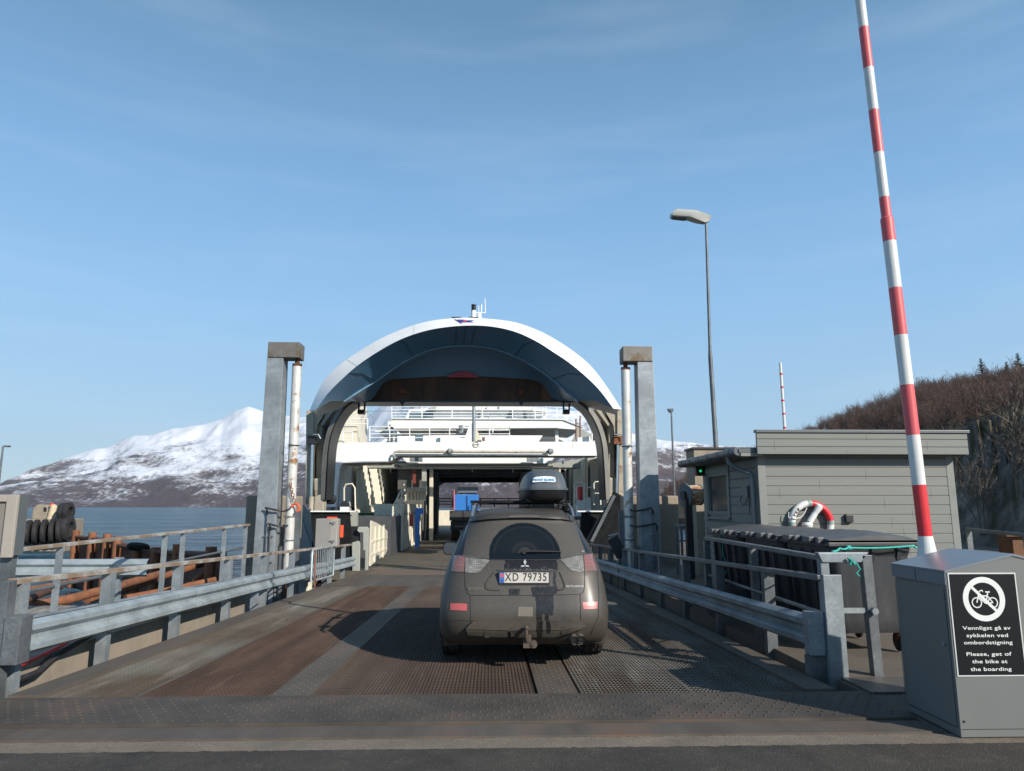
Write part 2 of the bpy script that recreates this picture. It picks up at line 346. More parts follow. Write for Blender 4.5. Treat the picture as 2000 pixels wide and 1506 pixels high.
mountain('mountain', skyL, [(-900, 9000), (0, 8500), (500, 7200), (900, 5200), (1240, 4600), (3000, 4000)], [(-900, 6500), (0, 6000), (500, 4700), (900, 3600), (1240, 3200), (3000, 2500)], mm1, -900, 2600, 4, 110, (170, 1000), .016)
# --- near hill on the right
t = MT('hillside soil and rock', .92)
nz = t.N.new('ShaderNodeNewGeometry'); nn = t.N.new('ShaderNodeSeparateXYZ'); t.link(nz.outputs['Normal'], nn.inputs[0])
rockc = t.mix(t.ramp(t.noise(.5, 9, .68), [(.35, 0.), (.65, 1.)]), (.045, .040, .038), (.26, .22, .185))
moss = t.mix(t.ramp(t.noise(1.3, 7, .7), [(.4, 0.), (.6, 1.)]), (.070, .055, .022), (.085, .065, .035))
moss = t.mix(t.ramp(t.noise(.35, 5, .6), [(.5, 0.), (.62, 1.)]), moss, (.055, .035, .022))
sl = t.ramp(t.math('ADD', nn.outputs[2], t.math('MULTIPLY', t.math('SUBTRACT', t.noise(.9, 6), .5), .5)), [(.52, 0.), (.64, 1.)])
t.col(t.mix(sl, rockc, moss)); t.bump(t.noise(1.6, 9, .75), .9, .3); m_hill = t.m
skyH = [(1180, 990), (1260, 978), (1330, 942), (1400, 915), (1480, 885), (1545, 862), (1600, 840), (1650, 820), (1700, 804), (1750, 786), (1800, 770), (1850, 762), (1900, 757), (2000, 744), (2200, 715), (2600, 690), (3400, 670)]
distH = [(1180, 260), (1400, 210), (1600, 165), (1800, 135), (2000, 115), (2300, 95), (3400, 80)]
shoreH = [(1180, 160), (1330, 120), (1545, 70), (1800, 40), (2000, 30), (2300, 26), (3400, 22)]
def hill():
    px0, px1, step, rows = 1180, 3000, 6, 100; cols = int((px1 - px0) / step) + 1; vs = []
    for i in range(cols):
        px = px0 + i * step; D = tab(px, distH); S = tab(px, shoreH)
        r = FW + RT * ((px - CX) / FPX); hd = Vector((r.x, r.y, 0)).normalized(); top = W(px, tab(px, skyH), Y=100.); el = (top.z - CAMH) / math.hypot(top.x, top.y)
        H_ = D * el + CAMH + .2; cl = max(0, min(1, (px - 1640) / 260.))           # cliff foot fades in to the right
        for j in range(rows + 1):
            v = j / (rows - 6) if j <= rows - 6 else 1 + (j - rows + 6) * .2
            d = S + (D - S) * v
            a = v ** .9
            c_ = .24 * min(1, v / .10) + .76 * max(0, v - .10) / .90
            p = (a * (1 - cl) + c_ * cl) if v <= 1 else 1 + (v - 1) * .25
            x, y = hd.x * d, hd.y * d; k = min(1, v * 8)
            rr = ridged(Vector((x, y, H_ * p * 1.2)) / 4.2) - .5; big = fbm(Vector((x, y, 0)) / 16., 4)
            damp = 1 - .85 * max(0, 1 - abs(v - 1) * 6)
            z = -.2 + H_ * p + (rr * (.5 + 2.6 * cl * max(0, 1 - v * 1.7)) + big * .9) * k * damp
            o = (ridged(Vector((x, y, z * 2)) / 2.4 + Vector((9, 9, 9))) - .5) * 2.2 * cl * k * max(0, 1 - v * 2)
            vs.append((x - hd.x * o, y - hd.y * o, z))
    R1 = rows + 1; b = MB(); b.add(vs, [(i * R1 + j, (i + 1) * R1 + j, (i + 1) * R1 + j + 1, i * R1 + j + 1) for i in range(cols - 1) for j in range(rows)])
    return struct(b.build('hillside', m_hill, smooth=40))
hill_ob = hill()

# ================================================================ LINKSPAN
XL, XR, Y0, Y1 = -4.05, 3.05, 6.5, 25.1
def grate_mat(name, a, b_, mixlo, mixhi):
    t = MT(name, .62, .2); c = t.mix(t.ramp(t.noise(.9, 7, .6, t.map((1, .5, 1))), [(mixlo, 0.), (mixhi, 1.)]), a, b_)
    c = t.mix(t.ramp(t.noise(1, 6, .65, t.map((3.2, .16, 1))), [(.42, 0.), (.7, .7)]), c, tuple(q * .45 for q in b_)); c = t.mix(t.ramp(t.noise(1, 5, .7, t.map((5, .5, 1), (0, 0, 0), (3, 1, 0))), [(.56, 0.), (.74, .6)]), c, tuple(min(1, q * 1.7) for q in a)); t.col(c); return t.m
m_gg = grate_mat('galvanised grating', (.185, .178, .158), (.115, .09, .066), .40, .6)
m_gr = grate_mat('rusty grating', (.115, .078, .056), (.085, .052, .037), .4, .6)
for m_ in (m_thr, m_plate) if 'm_thr' in globals() else (): pass
m_gm = grate_mat('worn dark grating', (.085, .058, .046), (.12, .088, .070), .4, .62)
m_plate = mottled('worn steel plate', (.080, .066, .053), (.112, .096, .079), 2.5, .35, .65, .7, .0, .2, 30, .003, stretch=(1, .25, 1), c3=(.13, .085, .06), c3sc=1.2, c3lo=.55, c3hi=.7)
m_thr = mottled('dark threshold plate', (.052, .045, .038), (.090, .076, .062), 1.6, .35, .65, .72, .0, .3, 30, .003, c3=(.10, .072, .055), c3sc=.8, c3lo=.54, c3hi=.72)
for m_ in (m_thr, m_plate, m_asph): m_.node_tree.nodes['Principled BSDF'].inputs['Specular IOR Level'].default_value = .25
span = thing('linkspan', (-.5, 6.5, 0), 'rust brown and grey steel ferry ramp with open grating leading down to the ship', 'ramp')
def grating(x0, x1, y0, y1, px, py, mat, wx=.007, wy=.006, name='grating'):
    py *= 1.35; wx = .0055
    b = MB(); n = max(2, round((x1 - x0) / px))
    for i in range(n + 1):
        x = x0 + (x1 - x0) * i / n
        b.add([(x + dx, y, rz(y) + dz) for y in (y0, y1) for dz in (-.03, 0) for dx in (-wx / 2, wx / 2)], [(0, 1, 3, 2), (0, 2, 6, 4), (1, 5, 7, 3), (2, 3, 7, 6)])
    n = round((y1 - y0) / py)
    for j in range(n + 1):
        y = y0 + (y1 - y0) * j / n; z = rz(y)
        b.add([(x, y + dy, z + dz) for x in (x0, x1) for dz in (-.011, -.0015) for dy in (-wy / 2, wy / 2)], [(2, 3, 7, 6), (0, 2, 6, 4), (1, 5, 7, 3)])
    return b.build(name, mat, span)
def slab(x0, x1, y0, y1, dz, th, mat, name, studs=0, parent=None):
    b = MB(); vs = [(x, y, rz(y) + dz - k) for y in (y0, y1) for k in (th, 0) for x in (x0, x1)]
    b.add(vs, [(0, 1, 3, 2), (4, 6, 7, 5), (2, 3, 7, 6), (0, 4, 5, 1), (0, 2, 6, 4), (1, 5, 7, 3)])
    if studs:
        y = y0 + .06; k = 0
        while y < min(y1, 15):
            x = x0 + .04 + (.05 if k % 2 else 0)
            while x < x1 - .02:
                z = rz(y) + dz; b.add([(x + .012 * math.cos(a), y + .012 * math.sin(a), z) for a in [i * 1.0472 for i in range(6)]] + [(x + .006 * math.cos(a), y + .006 * math.sin(a), z + .006) for a in [i * 1.0472 for i in range(6)]], [(i, (i + 1) % 6, 6 + (i + 1) % 6, 6 + i) for i in range(6)] + [tuple(range(6, 12))])
                x += .1
            y += .075; k += 1
    return b.build(name, mat, parent or span)
YG = 18.2
for (a, c_, m, px, py) in ((XL + .28, -3.02, m_gg, .036, .055), (-2.98, -1.88, m_gr, .034, .055), (-1.52, .41, m_gm, .033, .05), (.82, 1.78, m_gg, .036, .055), (1.81, XR - .28, m_gg, .036, .055)):
    for s0, s1 in ((Y0 + .03, 10.3), (10.33, 14.2), (14.23, YG)):
        grating(a, c_, s0, s1, px, py, m)
slab(-3.02, -2.98, Y0, YG, .002, .04, m_plate, 'seam_bar'); slab(1.78, 1.81, Y0, YG, 0, .04, m_plate, 'seam_bar')
slab(-1.88 + .01, -1.53, Y0, Y1, .004, .3, m_plate, 'centre_beam', 1); slab(.44, .79, Y0, Y1, .004, .3, m_plate, 'centre_beam', 1)
slab(XL, XL + .27, Y0, Y1, .03, .45, m_plate, 'side_girder'); slab(XR - .27, XR, Y0, Y1, .03, .45, m_plate, 'side_girder')
slab(XL + .28, XR - .28, Y0 + .02, Y1 - .02, -.16, .06, m_rust_dark, 'under_plate')
m_flap = mottled('rust stained ramp plate', (.17, .11, .075), (.11, .085, .065), 1.1, .35, .65, .7, 0, .2, 30, .004, c3=(.25, .10, .045), c3sc=.9, c3lo=.55, c3hi=.68)
slab(XL + .28, XR - .28, YG + .02, 22.6, .0, .1, m_plate, 'solid_plate')
slab(XL + .28, XR - .28, 22.62, Y1, .012, .1, m_flap, 'end_flap')
# threshold at the landward end
th = thing('threshold_plate', (-.3, 6, 0), 'wide dark steel threshold plate with raised studs across the foot of the ramp', 'steel plate')
b = MB(); b.box(-9, 3.28, 5.70, 6.49, -.05, .012)
y = 5.78; k = 0
while y < 6.46:
    x = -6 + (.055 if k % 2 else 0)
    while x < 3.2:
        if random.random() > .05:
            b.add([(x + .013 * math.cos(a), y + .02 * math.sin(a), .0122) for a in [i * 1.0472 for i in range(6)]] + [(x + .006 * math.cos(a), y + .011 * math.sin(a), .019) for a in [i * 1.0472 for i in range(6)]], [(i, (i + 1) % 6, 6 + (i + 1) % 6, 6 + i) for i in range(6)] + [tuple(range(6, 12))])
        x += .11
    y += .085; k += 1
b.build('plate', m_thr, th)
b = MB(); b.box(-9, 3.28, 5.60, 5.68, -.05, -.004); b.box(-9, 3.28, 5.37, 5.585, -.05, .006); b.build('angle_iron', m_plate, th)
b = MB(); b.box(-9, 3.28, 5.586, 5.60, -.05, -.02); b.build('gap_strip', m_rust_dark, th)

# abutment walls each side below the railings
wl = MB()
wl.prism([(-4.62, 6.5, -2.6), (-4.62, 6.5, .12), (-4.62, 14.2, .0), (-4.62, 14.2, -2.6)], (-.35, 0, 0))
wl.build('abutment_wall', m_conc, None, (-4.95, 10, 0), bevel=.02); o = bpy.data.objects['abutment_wall']; tagp(o, 'tan concrete abutment wall under the left guard rail', 'wall')
# pipes and hoses along that wall
t_ = thing('hose', (-4.8, 8, 0), 'bright red hose lying by the wall under the near left guard rail', 'hose')
b = MB(); b.tube([W(8, 1318, X=-4.5), W(40, 1298, X=-4.5), W(85, 1278, X=-4.52), W(130, 1256, X=-4.55), W(150, 1240, X=-4.58)], .022, 8); b.build('hose_tube', plain('red hose', (.65, .04, .03), .4), t_)
t_ = thing('hose', (-4.7, 8, 0), 'black hose beside the red one under the left guard rail', 'hose')
b = MB(); b.tube([W(8, 1336, X=-4.5), W(50, 1322, X=-4.5), W(75, 1312, X=-4.52), W(110, 1280, X=-4.55), W(170, 1245, X=-4.57), W(230, 1215, X=-4.58)], .03, 8); b.build('hose_tube', m_rubber, t_)

# ---- guard rails
def wbeam(b, pts, side, t_=.004):
    """W profile swept along pts; side = +1 faces +X"""
    prof = [(-.155, 0), (-.150, .02), (-.115, .078), (-.065, .078), (-.022, .012), (.022, .012), (.065, .078), (.115, .078), (.150, .02), (.155, 0)]
    for face in (0, 1):
        loops = [[(p[0] + side * (d - face * t_), p[1], p[2] + z) for z, d in prof] for p in pts]
        b.loft(loops, closed=False)
def bolt(b, c, d, r=.014, h=.012): c = Vector(c); b.cyl(c, c + Vector(d) * h, r, r, 6)
def post(b, x, y, z0, z1, w_=.12, d_=.1):      # open C section
    b.box(x - w_ / 2, x + w_ / 2, y - d_ / 2, y - d_ / 2 + .006, z0, z1)
    b.box(x - w_ / 2, x - w_ / 2 + .006, y - d_ / 2 + .006, y + d_ / 2, z0, z1); b.box(x + w_ / 2 - .006, x + w_ / 2, y - d_ / 2 + .006, y + d_ / 2, z0, z1)
def guard(label, xb, side, ys, ye, mat, posts, ztop=.93):
    g = thing('guard_rail', (xb, ys, 0), label, 'guard rail')
    n = int((ye - ys) / 2) + 1
    for k in range(n):                                   # overlapping beam lengths
        a = ys + k * 2 * 1.0; 
    seg = 4.0; y = ys; i = 0
    while y < ye - .1:
        y2 = min(y + seg, ye); b = MB(); off = .0 if i % 2 == 0 else .005
        wbeam(b, [(xb + side * off, y - (.12 if i else 0), .415 + rz(y) * 1.12), (xb + side * off, y2, .415 + rz(y2) * 1.12)], side)
        for yy in (y + .06, y2 - .06):
            for dz in (-.09, .09): bolt(b, (xb + side * .08, yy, .415 + rz(yy) * 1.12 + dz), (side, 0, 0))
        b.build('w_beam', mat, g, smooth=50); y = y2; i += 1
    for y in posts:
        b = MB(); post(b, xb - side * .09, y, -.5 + rz(y), ztop - .02 + rz(y) * 1.1); b.box(min(xb - side * .03, xb), max(xb - side * .03, xb) , y - .03, y + .03, .3 + rz(y), .5 + rz(y)); b.build('post', m_galv if side > 0 else m_galv_dark, g)  # left posts lighter, right posts darker: sun and shade put into the colour
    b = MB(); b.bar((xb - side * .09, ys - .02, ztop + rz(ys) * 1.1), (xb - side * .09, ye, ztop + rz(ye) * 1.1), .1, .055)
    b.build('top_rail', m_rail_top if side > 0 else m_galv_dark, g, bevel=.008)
    return g
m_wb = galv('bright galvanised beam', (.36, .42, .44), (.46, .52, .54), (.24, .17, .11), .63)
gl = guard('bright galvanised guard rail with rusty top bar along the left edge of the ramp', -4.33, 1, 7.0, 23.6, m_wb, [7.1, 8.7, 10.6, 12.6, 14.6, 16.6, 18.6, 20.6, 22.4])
gr_ = guard('shaded galvanised guard rail along the right edge of the ramp', 3.2, -1, 7.15, 23.6, m_galv, [8.55, 10.35, 12.1, 13.8, 15.6, 17.5, 19.5, 21.4])  # darker galvanising than the left rail; its shade is put into the colour
# heavy end posts
b = MB(); b.box(-4.62, -4.50, 6.90, 6.98, -.6, 1.0); b.box(-4.46, -4.38, 6.86, 6.99, -.6, .93); b.build('end_post', m_galv_dark, gl, bevel=.005)
b = MB(); b.box(-4.37, -4.22, 6.84, 7.02, .2, .62); b.build('end_bracket', m_galv_dark, gl, bevel=.008)
b = MB(); b.box(3.24, 3.42, 7.0, 7.06, -.12, .95); b.box(3.08, 3.23, 7.03, 7.16, .2, .60); b.box(3.30, 3.37, 7.07, 7.2, -.4, .92); b.build('end_post', m_galv, gr_, bevel=.004)
b = MB(); b.box(3.08, 3.26, 7.07, 7.18, -.42, .19); b.build('end_post_foot', m_galv_dark, gr_, bevel=.004)
# thin vertical bars below the left and right top rails towards the ship
for y in [15.6 + .55 * i for i in range(15)]:
    b = MB(); b.cyl((3.29, y, rz(y) + .5), (3.29, y, .91 + rz(y) * 1.1), .014, n=6); b.build('rail_bar', m_galv_dark, gr_)
b = MB(); b.tube([(-4.5, 7, .02 + .52), (-4.5, 23, .52 + rz(23) * 1.1)], .018, 6); b.build('mid_rail', m_galv, gl)
# pipes hung outside the right rail
t_ = thing('pipe_run', (3.45, 12, -.3), 'pair of thin grey pipes running below the right guard rail', 'pipes')
b = MB()
for dz in (0, .12): b.tube([(3.42, 7.4, -.25 - dz), (3.42, 10.4, -.33 - dz), (3.36, 10.6, -.2 - dz), (3.36, 14.2, -.35 - dz), (3.36, 14.3, -.1 - dz), (3.36, 18, -.3 - dz)], .02, 8)
b.build('pipes', m_galv_dark, t_)

# ---- outer walkway rails on the left shore
g = thing('walkway_railing', (-6, 9, 0), 'outer galvanised railing with broad flat posts behind the left guard rail', 'railing')
b = MB(); b.bar((-6, 9.3, 1.06), (-6, 18.3, 1.16), .11, .05); b.build('top_rail', m_rail_top, g, bevel=.008)
b = MB(); b.tube([(-6.03, 9.3, .5), (-6.03, 18.3, .62)], .025); b.build('mid_rail', m_galv_dark, g)
for px in (120, 322, 357, 437, 478):
    p = W(px, 1085, X=-6); b = MB(); y = p.y; zt = 1.03 + (y - 9.3) * .011
    b.box(-6.05, -5.95, y - .055, y - .047, -.35, zt); b.box(-6.05, -6.042, y - .047, y + .055, -.35, zt); b.build('post', m_galv, g)
b = MB(); b.bar((-6, 9.25, .6), (-6, 9.25, 1.1), .09, .09, (1, 0, 0)); b.build('end_post', m_galv_dark, g)
g = thing('crash_barrier', (-8, 13.4, 0), 'bright galvanised barrier beam standing crosswise behind the left railing', 'guard rail')
b = MB()
prof = [(-.155, 0), (-.150, .02), (-.115, .078), (-.065, .078), (-.022, .012), (.022, .012), (.065, .078), (.115, .078), (.150, .02), (.155, 0)]
for f_ in (0, .004): b.loft([[(x, 13.4 - d + f_, .52 + z) for z, d in prof] for x in (-11.5, -8.0, -6.12)], closed=False)
b.build('w_beam', m_wb, g, smooth=50)
for x in (-10.5, -8.6, -6.7):
    b = MB(); post(b, x, 13.5, -1.2, .7); b.build('post', m_galv, g)

# ================================================================ LIFT TOWERS
m_cyl = mottled('worn white cylinder paint', (.66, .65, .61), (.52, .51, .48), 3, .35, .65, .35, .2, .1, 30, .002, c3=(.28, .16, .07), c3sc=3.5, c3lo=.57, c3hi=.66)
m_cap = mottled('rust stained galvanised box', (.19, .19, .18), (.15, .135, .115), 2.5, .35, .65, .5, .3, .1, 40, .002, c3=(.13, .09, .05), c3sc=2, c3lo=.56, c3hi=.62)
def tower(name_lab, xp, xc, y, ztop, s):
    g = thing('lift_tower', (xp, y, -2.5), name_lab, 'ramp lift tower', 'lift towers either side of the ramp')
    b = MB(); b.add([(xp + dx, y + dy, z) for z, hw in ((-2.6, .30), (ztop - .42, .215)) for dx, dy in ((-hw, -.24), (hw, -.24), (hw, .24), (-hw, .24))], [(0, 1, 2, 3), (7, 6, 5, 4), (0, 4, 5, 1), (1, 5, 6, 2), (2, 6, 7, 3), (3, 7, 4, 0)])
    b.build('pillar', m_galv_pillar, g, bevel=.012)
    x0, x1 = min(xp - s * .2, xc + s * .11), max(xp - s * .2, xc + s * .11)
    b = MB(); b.box(x0, x1, y - .27, y + .27, ztop - .42, ztop); b.build('top_box', m_cap, g, bevel=.02)
    b = MB(); b.box(xc - .05, xc + .05, y - .06, y + .06, ztop - .66, ztop - .43); b.cyl((xc - .12, y, ztop - .58), (xc + .12, y, ztop - .58), .05); b.build('lug', m_rust_dark, g)
    xb = xc + s * .03
    b = MB(); b.cyl((xc, y, ztop - .62), (xb, y, -.02), .125, .125, 20); b.build('cylinder', m_cyl, g, smooth=40)
    b = MB(); b.cyl((xb, y, -.02), (xb, y, -1.2), .06, n=12); b.build('rod', m_rust_dark, g, smooth=40)
    b = MB(); b.box(xb + s * .13, xb + s * .25, y - .02, y + .1, -2.2, 1.5); b.box(xb - s * .14, xb - s * .24, y, y + .1, -2.2, .6); b.build('guide_post', m_galv_dark, g)
    for z in (3.2, .75, 1.35):
        b = MB(); b.torus((xc + s * .015, y, z), (0, 0, 1), .13, .02, 20, 6); b.cyl((xc - s * .02, y - .14, z), (xc - s * .02, y - .2, z), .035); b.build('clamp', m_galv_dark, g)
    for k, z in enumerate((1.55, 1.15)):
        b = MB(); x2 = xp + .05 + .1 * k; b.tube([(xc, y - .13, z - .02), (xc + (x2 - xc) * .15, y - .3, z - .06), (xc + (x2 - xc) * .6, y - .36, z - .02), (x2 - .05, y - .36, z + .03), (x2, y - .33, z - .04), (x2, y - .3, z - .15)], .024, 8)
        b.build('hose', m_black, g, smooth=60)
        b = MB(); b.tube([(x2, y - .3, z - .12), (x2, y - .28, -1.4)], .02, 6); b.build('pipe', m_galv_dark, g)
    for z in (.85, .2, -.5): b = MB(); b.box(xp - .02, xp + .22, y - .3, y - .255, z, z + .03); b.build('pipe_bracket', m_galv_dark, g)
    return g
tower('galvanised ramp lift tower on the left, cylinder on its right side', -5.71, -5.18, 19, 5.945, 1)
tower('galvanised ramp lift tower on the right, white cylinder streaked with rust', 4.22, 3.72, 19, 5.9, -1)
# orange hook on chain at the left tower
g = thing('lifting_hook', (-5.0, 18.8, 1.2), 'orange lifting hook on a rusty chain beside the left tower', 'hook')
hp = W(577, 992, Y=18.8)
b = MB(); b.torus(hp, (0, 1, 0), .1, .028, 20, 8, -2.2, 2.0); b.build('hook', m_orange, g, smooth=60)
b = MB(); q = hp + Vector((-.02, 0, .12))
for i in range(8): b.torus(q + Vector((-.02 * i, 0, .07 * i)), (0, 1, 0) if i % 2 else (1, 0, 0), .035, .011, 12, 5)
b.build('chain', m_rust, g)
# concrete fender blocks behind the towers
p0, p1 = W(481, 968, Y=19.6), W(556, 968, Y=19.6)
b = MB(); b.box(p0.x, p1.x + .25, 19.6, 20.6, -3, p0.z); tagp(b.build('concrete_block', m_conc, None, (p0.x, 20, 0), bevel=.05), 'tall concrete block behind the left lift tower', 'concrete block')
p0, p1 = W(1276, 968, Y=19.8), W(1325, 968, Y=19.8)
b = MB(); b.box(p0.x - .75, p1.x, 19.8, 20.8, -.5, p0.z); tagp(b.build('concrete_block', m_conc, None, (p0.x, 20, 0), bevel=.05), 'tan concrete block behind the right lift tower', 'concrete block')

# ================================================================ DIRTY ESTATE CAR
CXC, CY0 = .385, 9.9
PRO = [(.19, .86, 7.74, 12.0), (.27, .895, 7.66, 12.12), (.36, .90, 7.60, 12.18), (.50, .905, 7.575, 12.2), (.60, .90, 7.60, 12.2), (.74, .885, 7.655, 12.12), (.87, .862, 7.70, 11.95), (.97, .835, 7.74, 11.6), (1.05, .805, 7.80, 11.05), (1.19, .752, 7.90, 10.8), (1.32, .688, 8.0, 10.55), (1.43, .625, 8.085, 10.35), (1.49, .585, 8.10, 10.2), (1.53, .545, 8.13, 10.05), (1.565, .48, 8.25, 9.9), (1.585, .35, 8.5, 9.7), (1.592, .15, 8.8, 9.5)]
def prof(z):
    z = max(PRO[0][0], min(PRO[-1][0], z))
    for a, c_ in zip(PRO, PRO[1:]):
        if z <= c_[0]:
            k = (z - a[0]) / (c_[0] - a[0]); return [a[i] + (c_[i] - a[i]) * k for i in (1, 2, 3)]
def QE(z): return 5.2 if z < .95 else 5.2 - (z - .95) / .25 * .9 if z < 1.2 else 4.3
def srear(x, z):
    w_, yr, yf = prof(z); q = min(.985, abs(x) / w_)
    e_ = QE(z); return yr + .62 * (1 - (1 - q ** e_) ** (1 / e_))
car = thing('parked_car', (CXC, CY0, rz(9.9)), 'dirty grey brown estate car seen from behind, waiting on the ramp', 'car')
ORG[car] = Vector((CXC, CY0, rz(9.9)))
def t_car(): return MT('x')
def Z5(u, v): return 840 + u / 4.705, 980 + v / 4.705
def oncar(u, v, off=0.):
    px, py = Z5(u, v); Y = 7.8
    for _ in range(30):
        p = W(px, py, Y=Y); Y = Y * .4 + .6 * (srear(p.x - CXC, p.z) - off)
    return W(px, py, Y=Y)
def lxz(u, v): p = oncar(u, v); return p.x - ORG[car].x, p.z - ORG[car].z
def wetmask(t, boxes, amp=.02, sc=(9, 9, 9)):
    x, y, z = t.sep(); n = t.noise(1, 4, .6, t.map((16, 16, 5))); n2 = t.noise(1, 3, .6, t.map((70, 3, 2)))
    d = t.math('MULTIPLY', t.math('SUBTRACT', n, .5), amp * 4); d2 = t.math('MULTIPLY', t.math('SUBTRACT', n2, .5), amp * 5)
    xx = t.math('ADD', x, d); zz = t.math('ADD', z, d2); tot = None
    for (u0, v0), (u1, v1) in boxes:
        a = lxz(u0, v0); c_ = lxz(u1, v1)
        m = t.math('MULTIPLY', t.math('MULTIPLY', t.math('GREATER_THAN', xx, a[0]), t.math('LESS_THAN', xx, c_[0])), t.math('MULTIPLY', t.math('GREATER_THAN', zz, c_[1]), t.math('LESS_THAN', zz, a[1])))
        tot = m if tot is None else t.math('MAXIMUM', tot, m)
    return tot
def dirt_mat(name, boxes, c1=(.050, .044, .036), c2=(.034, .031, .027)):
    t = MT(name, .55, .1); z = t.sep()[2]
    c = t.mix(t.ramp(t.noise(3, 7, .65), [(.35, 0.), (.65, 1.)]), c1, c2); c = t.mix(t.ramp(t.noise(60, 4, .7), [(.42, .0), (.75, .8)]), c, tuple(q * 1.6 for q in c1)); c = t.mix(t.ramp(t.noise(1.6, 6, .7), [(.52, 0.), (.7, .75)]), c, (.018, .018, .018))
    c = t.mix(t.ramp(t.noise(1, 4, .6, t.map((45, 45, 2.2))), [(.35, .25), (.7, 0.)]), c, (.066, .060, .050))
    c = t.mix(t.ramp(z, [(.1, .55), (.75, 0.)]), c, (.078, .067, .054))
    if boxes:
        m = wetmask(t, boxes); streak = t.ramp(t.noise(1, 3, .6, t.map((60, 60, 1.2))), [(.3, 1.), (.62, .85), (.68, .3)])
        m = t.math('MULTIPLY', m, streak); c = t.mix(m, c, (.008, .008, .009)); t.rough(t.ramp(m, [(0., .58), (1., .28)]))
    t.col(c); t.b.inputs['Coat Weight'].default_value = .22; t.b.inputs['Coat Roughness'].default_value = .25
    t.bump(t.noise(90, 3), .08, .002); return t.m
m_dirt = dirt_mat('dried mud over dark paint', [((680, 500), (1170, 622)), ((935, 780), (1150, 868)), ((970, 868), (1135, 1040)), ((972, 1040), (1030, 1100)), ((1060, 1040), (1100, 1100)), ((725, 800), (825, 858)), ((1130, 640), (1165, 850))])
m_dirt2 = dirt_mat('muddy bumper plastic', [((978, 1090), (1025, 1250)), ((1060, 1090), (1100, 1200)), ((712, 1190), (780, 1245))], (.072, .063, .052), (.054, .047, .039))
# body shell
loops = []
for z, w_, yr, yf in [(p[0], p[1], p[2], p[3]) for p in PRO]:
    lp = []; Nn = 26
    for i in range(Nn + 1):
        a = -math.pi / 2 + math.pi * i / Nn; sx_ = math.copysign(abs(math.sin(a)) ** (2 / QE(z)), math.sin(a)); lp.append(Vector((CXC + w_ * sx_, yr + .62 * (1 - abs(math.cos(a)) ** (2 / QE(z))), z)))
    for k in (.25, .5, .75): lp.append(Vector((CXC + w_, yr + .62 + (yf - .9 - yr - .62) * k, z)))
    for i in range(13):
        a = math.pi / 2 - math.pi * i / 12; sx_ = math.copysign(abs(math.sin(a)) ** .6, math.sin(a)); lp.append(Vector((CXC + w_ * sx_, yf - .9 + .9 * abs(math.cos(a)) ** .6, z)))
    for k in (.75, .5, .25): lp.append(Vector((CXC - w_, yr + .62 + (yf - .9 - yr - .62) * k, z)))
    loops.append(lp)
b = MB(); b.loft(loops, True, True); b.build('body', m_dirt, car, smooth=50)
def patch(name, top, bot, mat, off=.006, rows=6, parent=None, sub=4, smooth=60, skirt=True, label=None):
    def den(pts):
        o = []
        for a, c_ in zip(pts, pts[1:]): o += [(a[0] + (c_[0] - a[0]) * i / sub, a[1] + (c_[1] - a[1]) * i / sub) for i in range(sub)]
        return o + [pts[-1]]
    T, B = den(top), den(bot); b = MB(); lp = []
    for j in range(rows + 1):
        k = j / rows; lp.append([oncar(a[0] + (c_[0] - a[0]) * k, a[1] + (c_[1] - a[1]) * k, off) for a, c_ in zip(T, B)])
    if skirt:
        n = len(lp[0]); e = Vector((0, off + .004, 0))
        lp = [[p + e for p in lp[0]]] + lp + [[p + e for p in lp[-1]]]
        lp = [[l[0] + e] + l + [l[-1] + e] for l in lp]
    b.loft(lp, False); return b.build(name, mat, parent or car, smooth=smooth, label=label)
def seam(pts, r=.0035, name='panel_gap', mat=None):
    o = []
    for a, c_ in zip(pts, pts[1:]): o += [oncar(a[0] + (c_[0] - a[0]) * i / 6, a[1] + (c_[1] - a[1]) * i / 6, .0005) for i in range(6)]
    o.append(oncar(*pts[-1], .0005)); b = MB(); b.tube(o, r, 6); return b.build(name, mat or m_black, car)
seam([(318, 500), (315, 640), (322, 780), (340, 840), (375, 860), (870, 862), (1380, 850), (1412, 825), (1421, 760), (1421, 640), (1410, 490)])
seam([(368, 864), (372, 1096), (870, 1100), (1384, 1088), (1380, 852)])
seam([(1535, 640), (1552, 860), (1545, 1060), (1470, 1225)]); seam([(135, 1090), (360, 1095)], .002)
# rear window with the area swept by the wiper
t = MT('muddy rear glass', .5); x, y, z = t.sep(); c0 = lxz(870, 470); rt_ = lxz(1200, 470)[0] - c0[0]; tz = lxz(870, 190)[1] - c0[1]
n_ = t.math('MULTIPLY', t.math('SUBTRACT', t.noise(14, 4), .5), .05)
dx = t.math('DIVIDE', t.math('SUBTRACT', x, c0[0]), rt_); dz = t.math('DIVIDE', t.math('SUBTRACT', z, c0[1]), tz)
rr = t.math('ADD', t.math('SQRT', t.math('ADD', t.math('MULTIPLY', dx, dx), t.math('MULTIPLY', dz, dz))), n_)
up_ = t.math('GREATER_THAN', dz, -.02)
clean = t.ramp(rr, [(0., .5), (.16, .55), (.2, .9), (.34, .78), (.38, .95), (.80, .98), (.84, .82), (.88, 1.), (.97, 1.), (1., 0.)])
lowb = t.math('MULTIPLY', t.math('LESS_THAN', dz, 0.), t.math('LESS_THAN', t.math('ABSOLUTE', t.math('ADD', dx, n_)), .99))
m = t.math('MAXIMUM', t.math('MULTIPLY', clean, up_), lowb)
dirt = t.mix(t.ramp(t.noise(30, 5, .7), [(.35, 0.), (.65, 1.)]), (.062, .057, .049), (.050, .046, .040))
t.col(t.mix(m, dirt, (.006, .008, .010))); t.rough(t.ramp(m, [(0., .62), (1., .08)])); m_rg = t.m
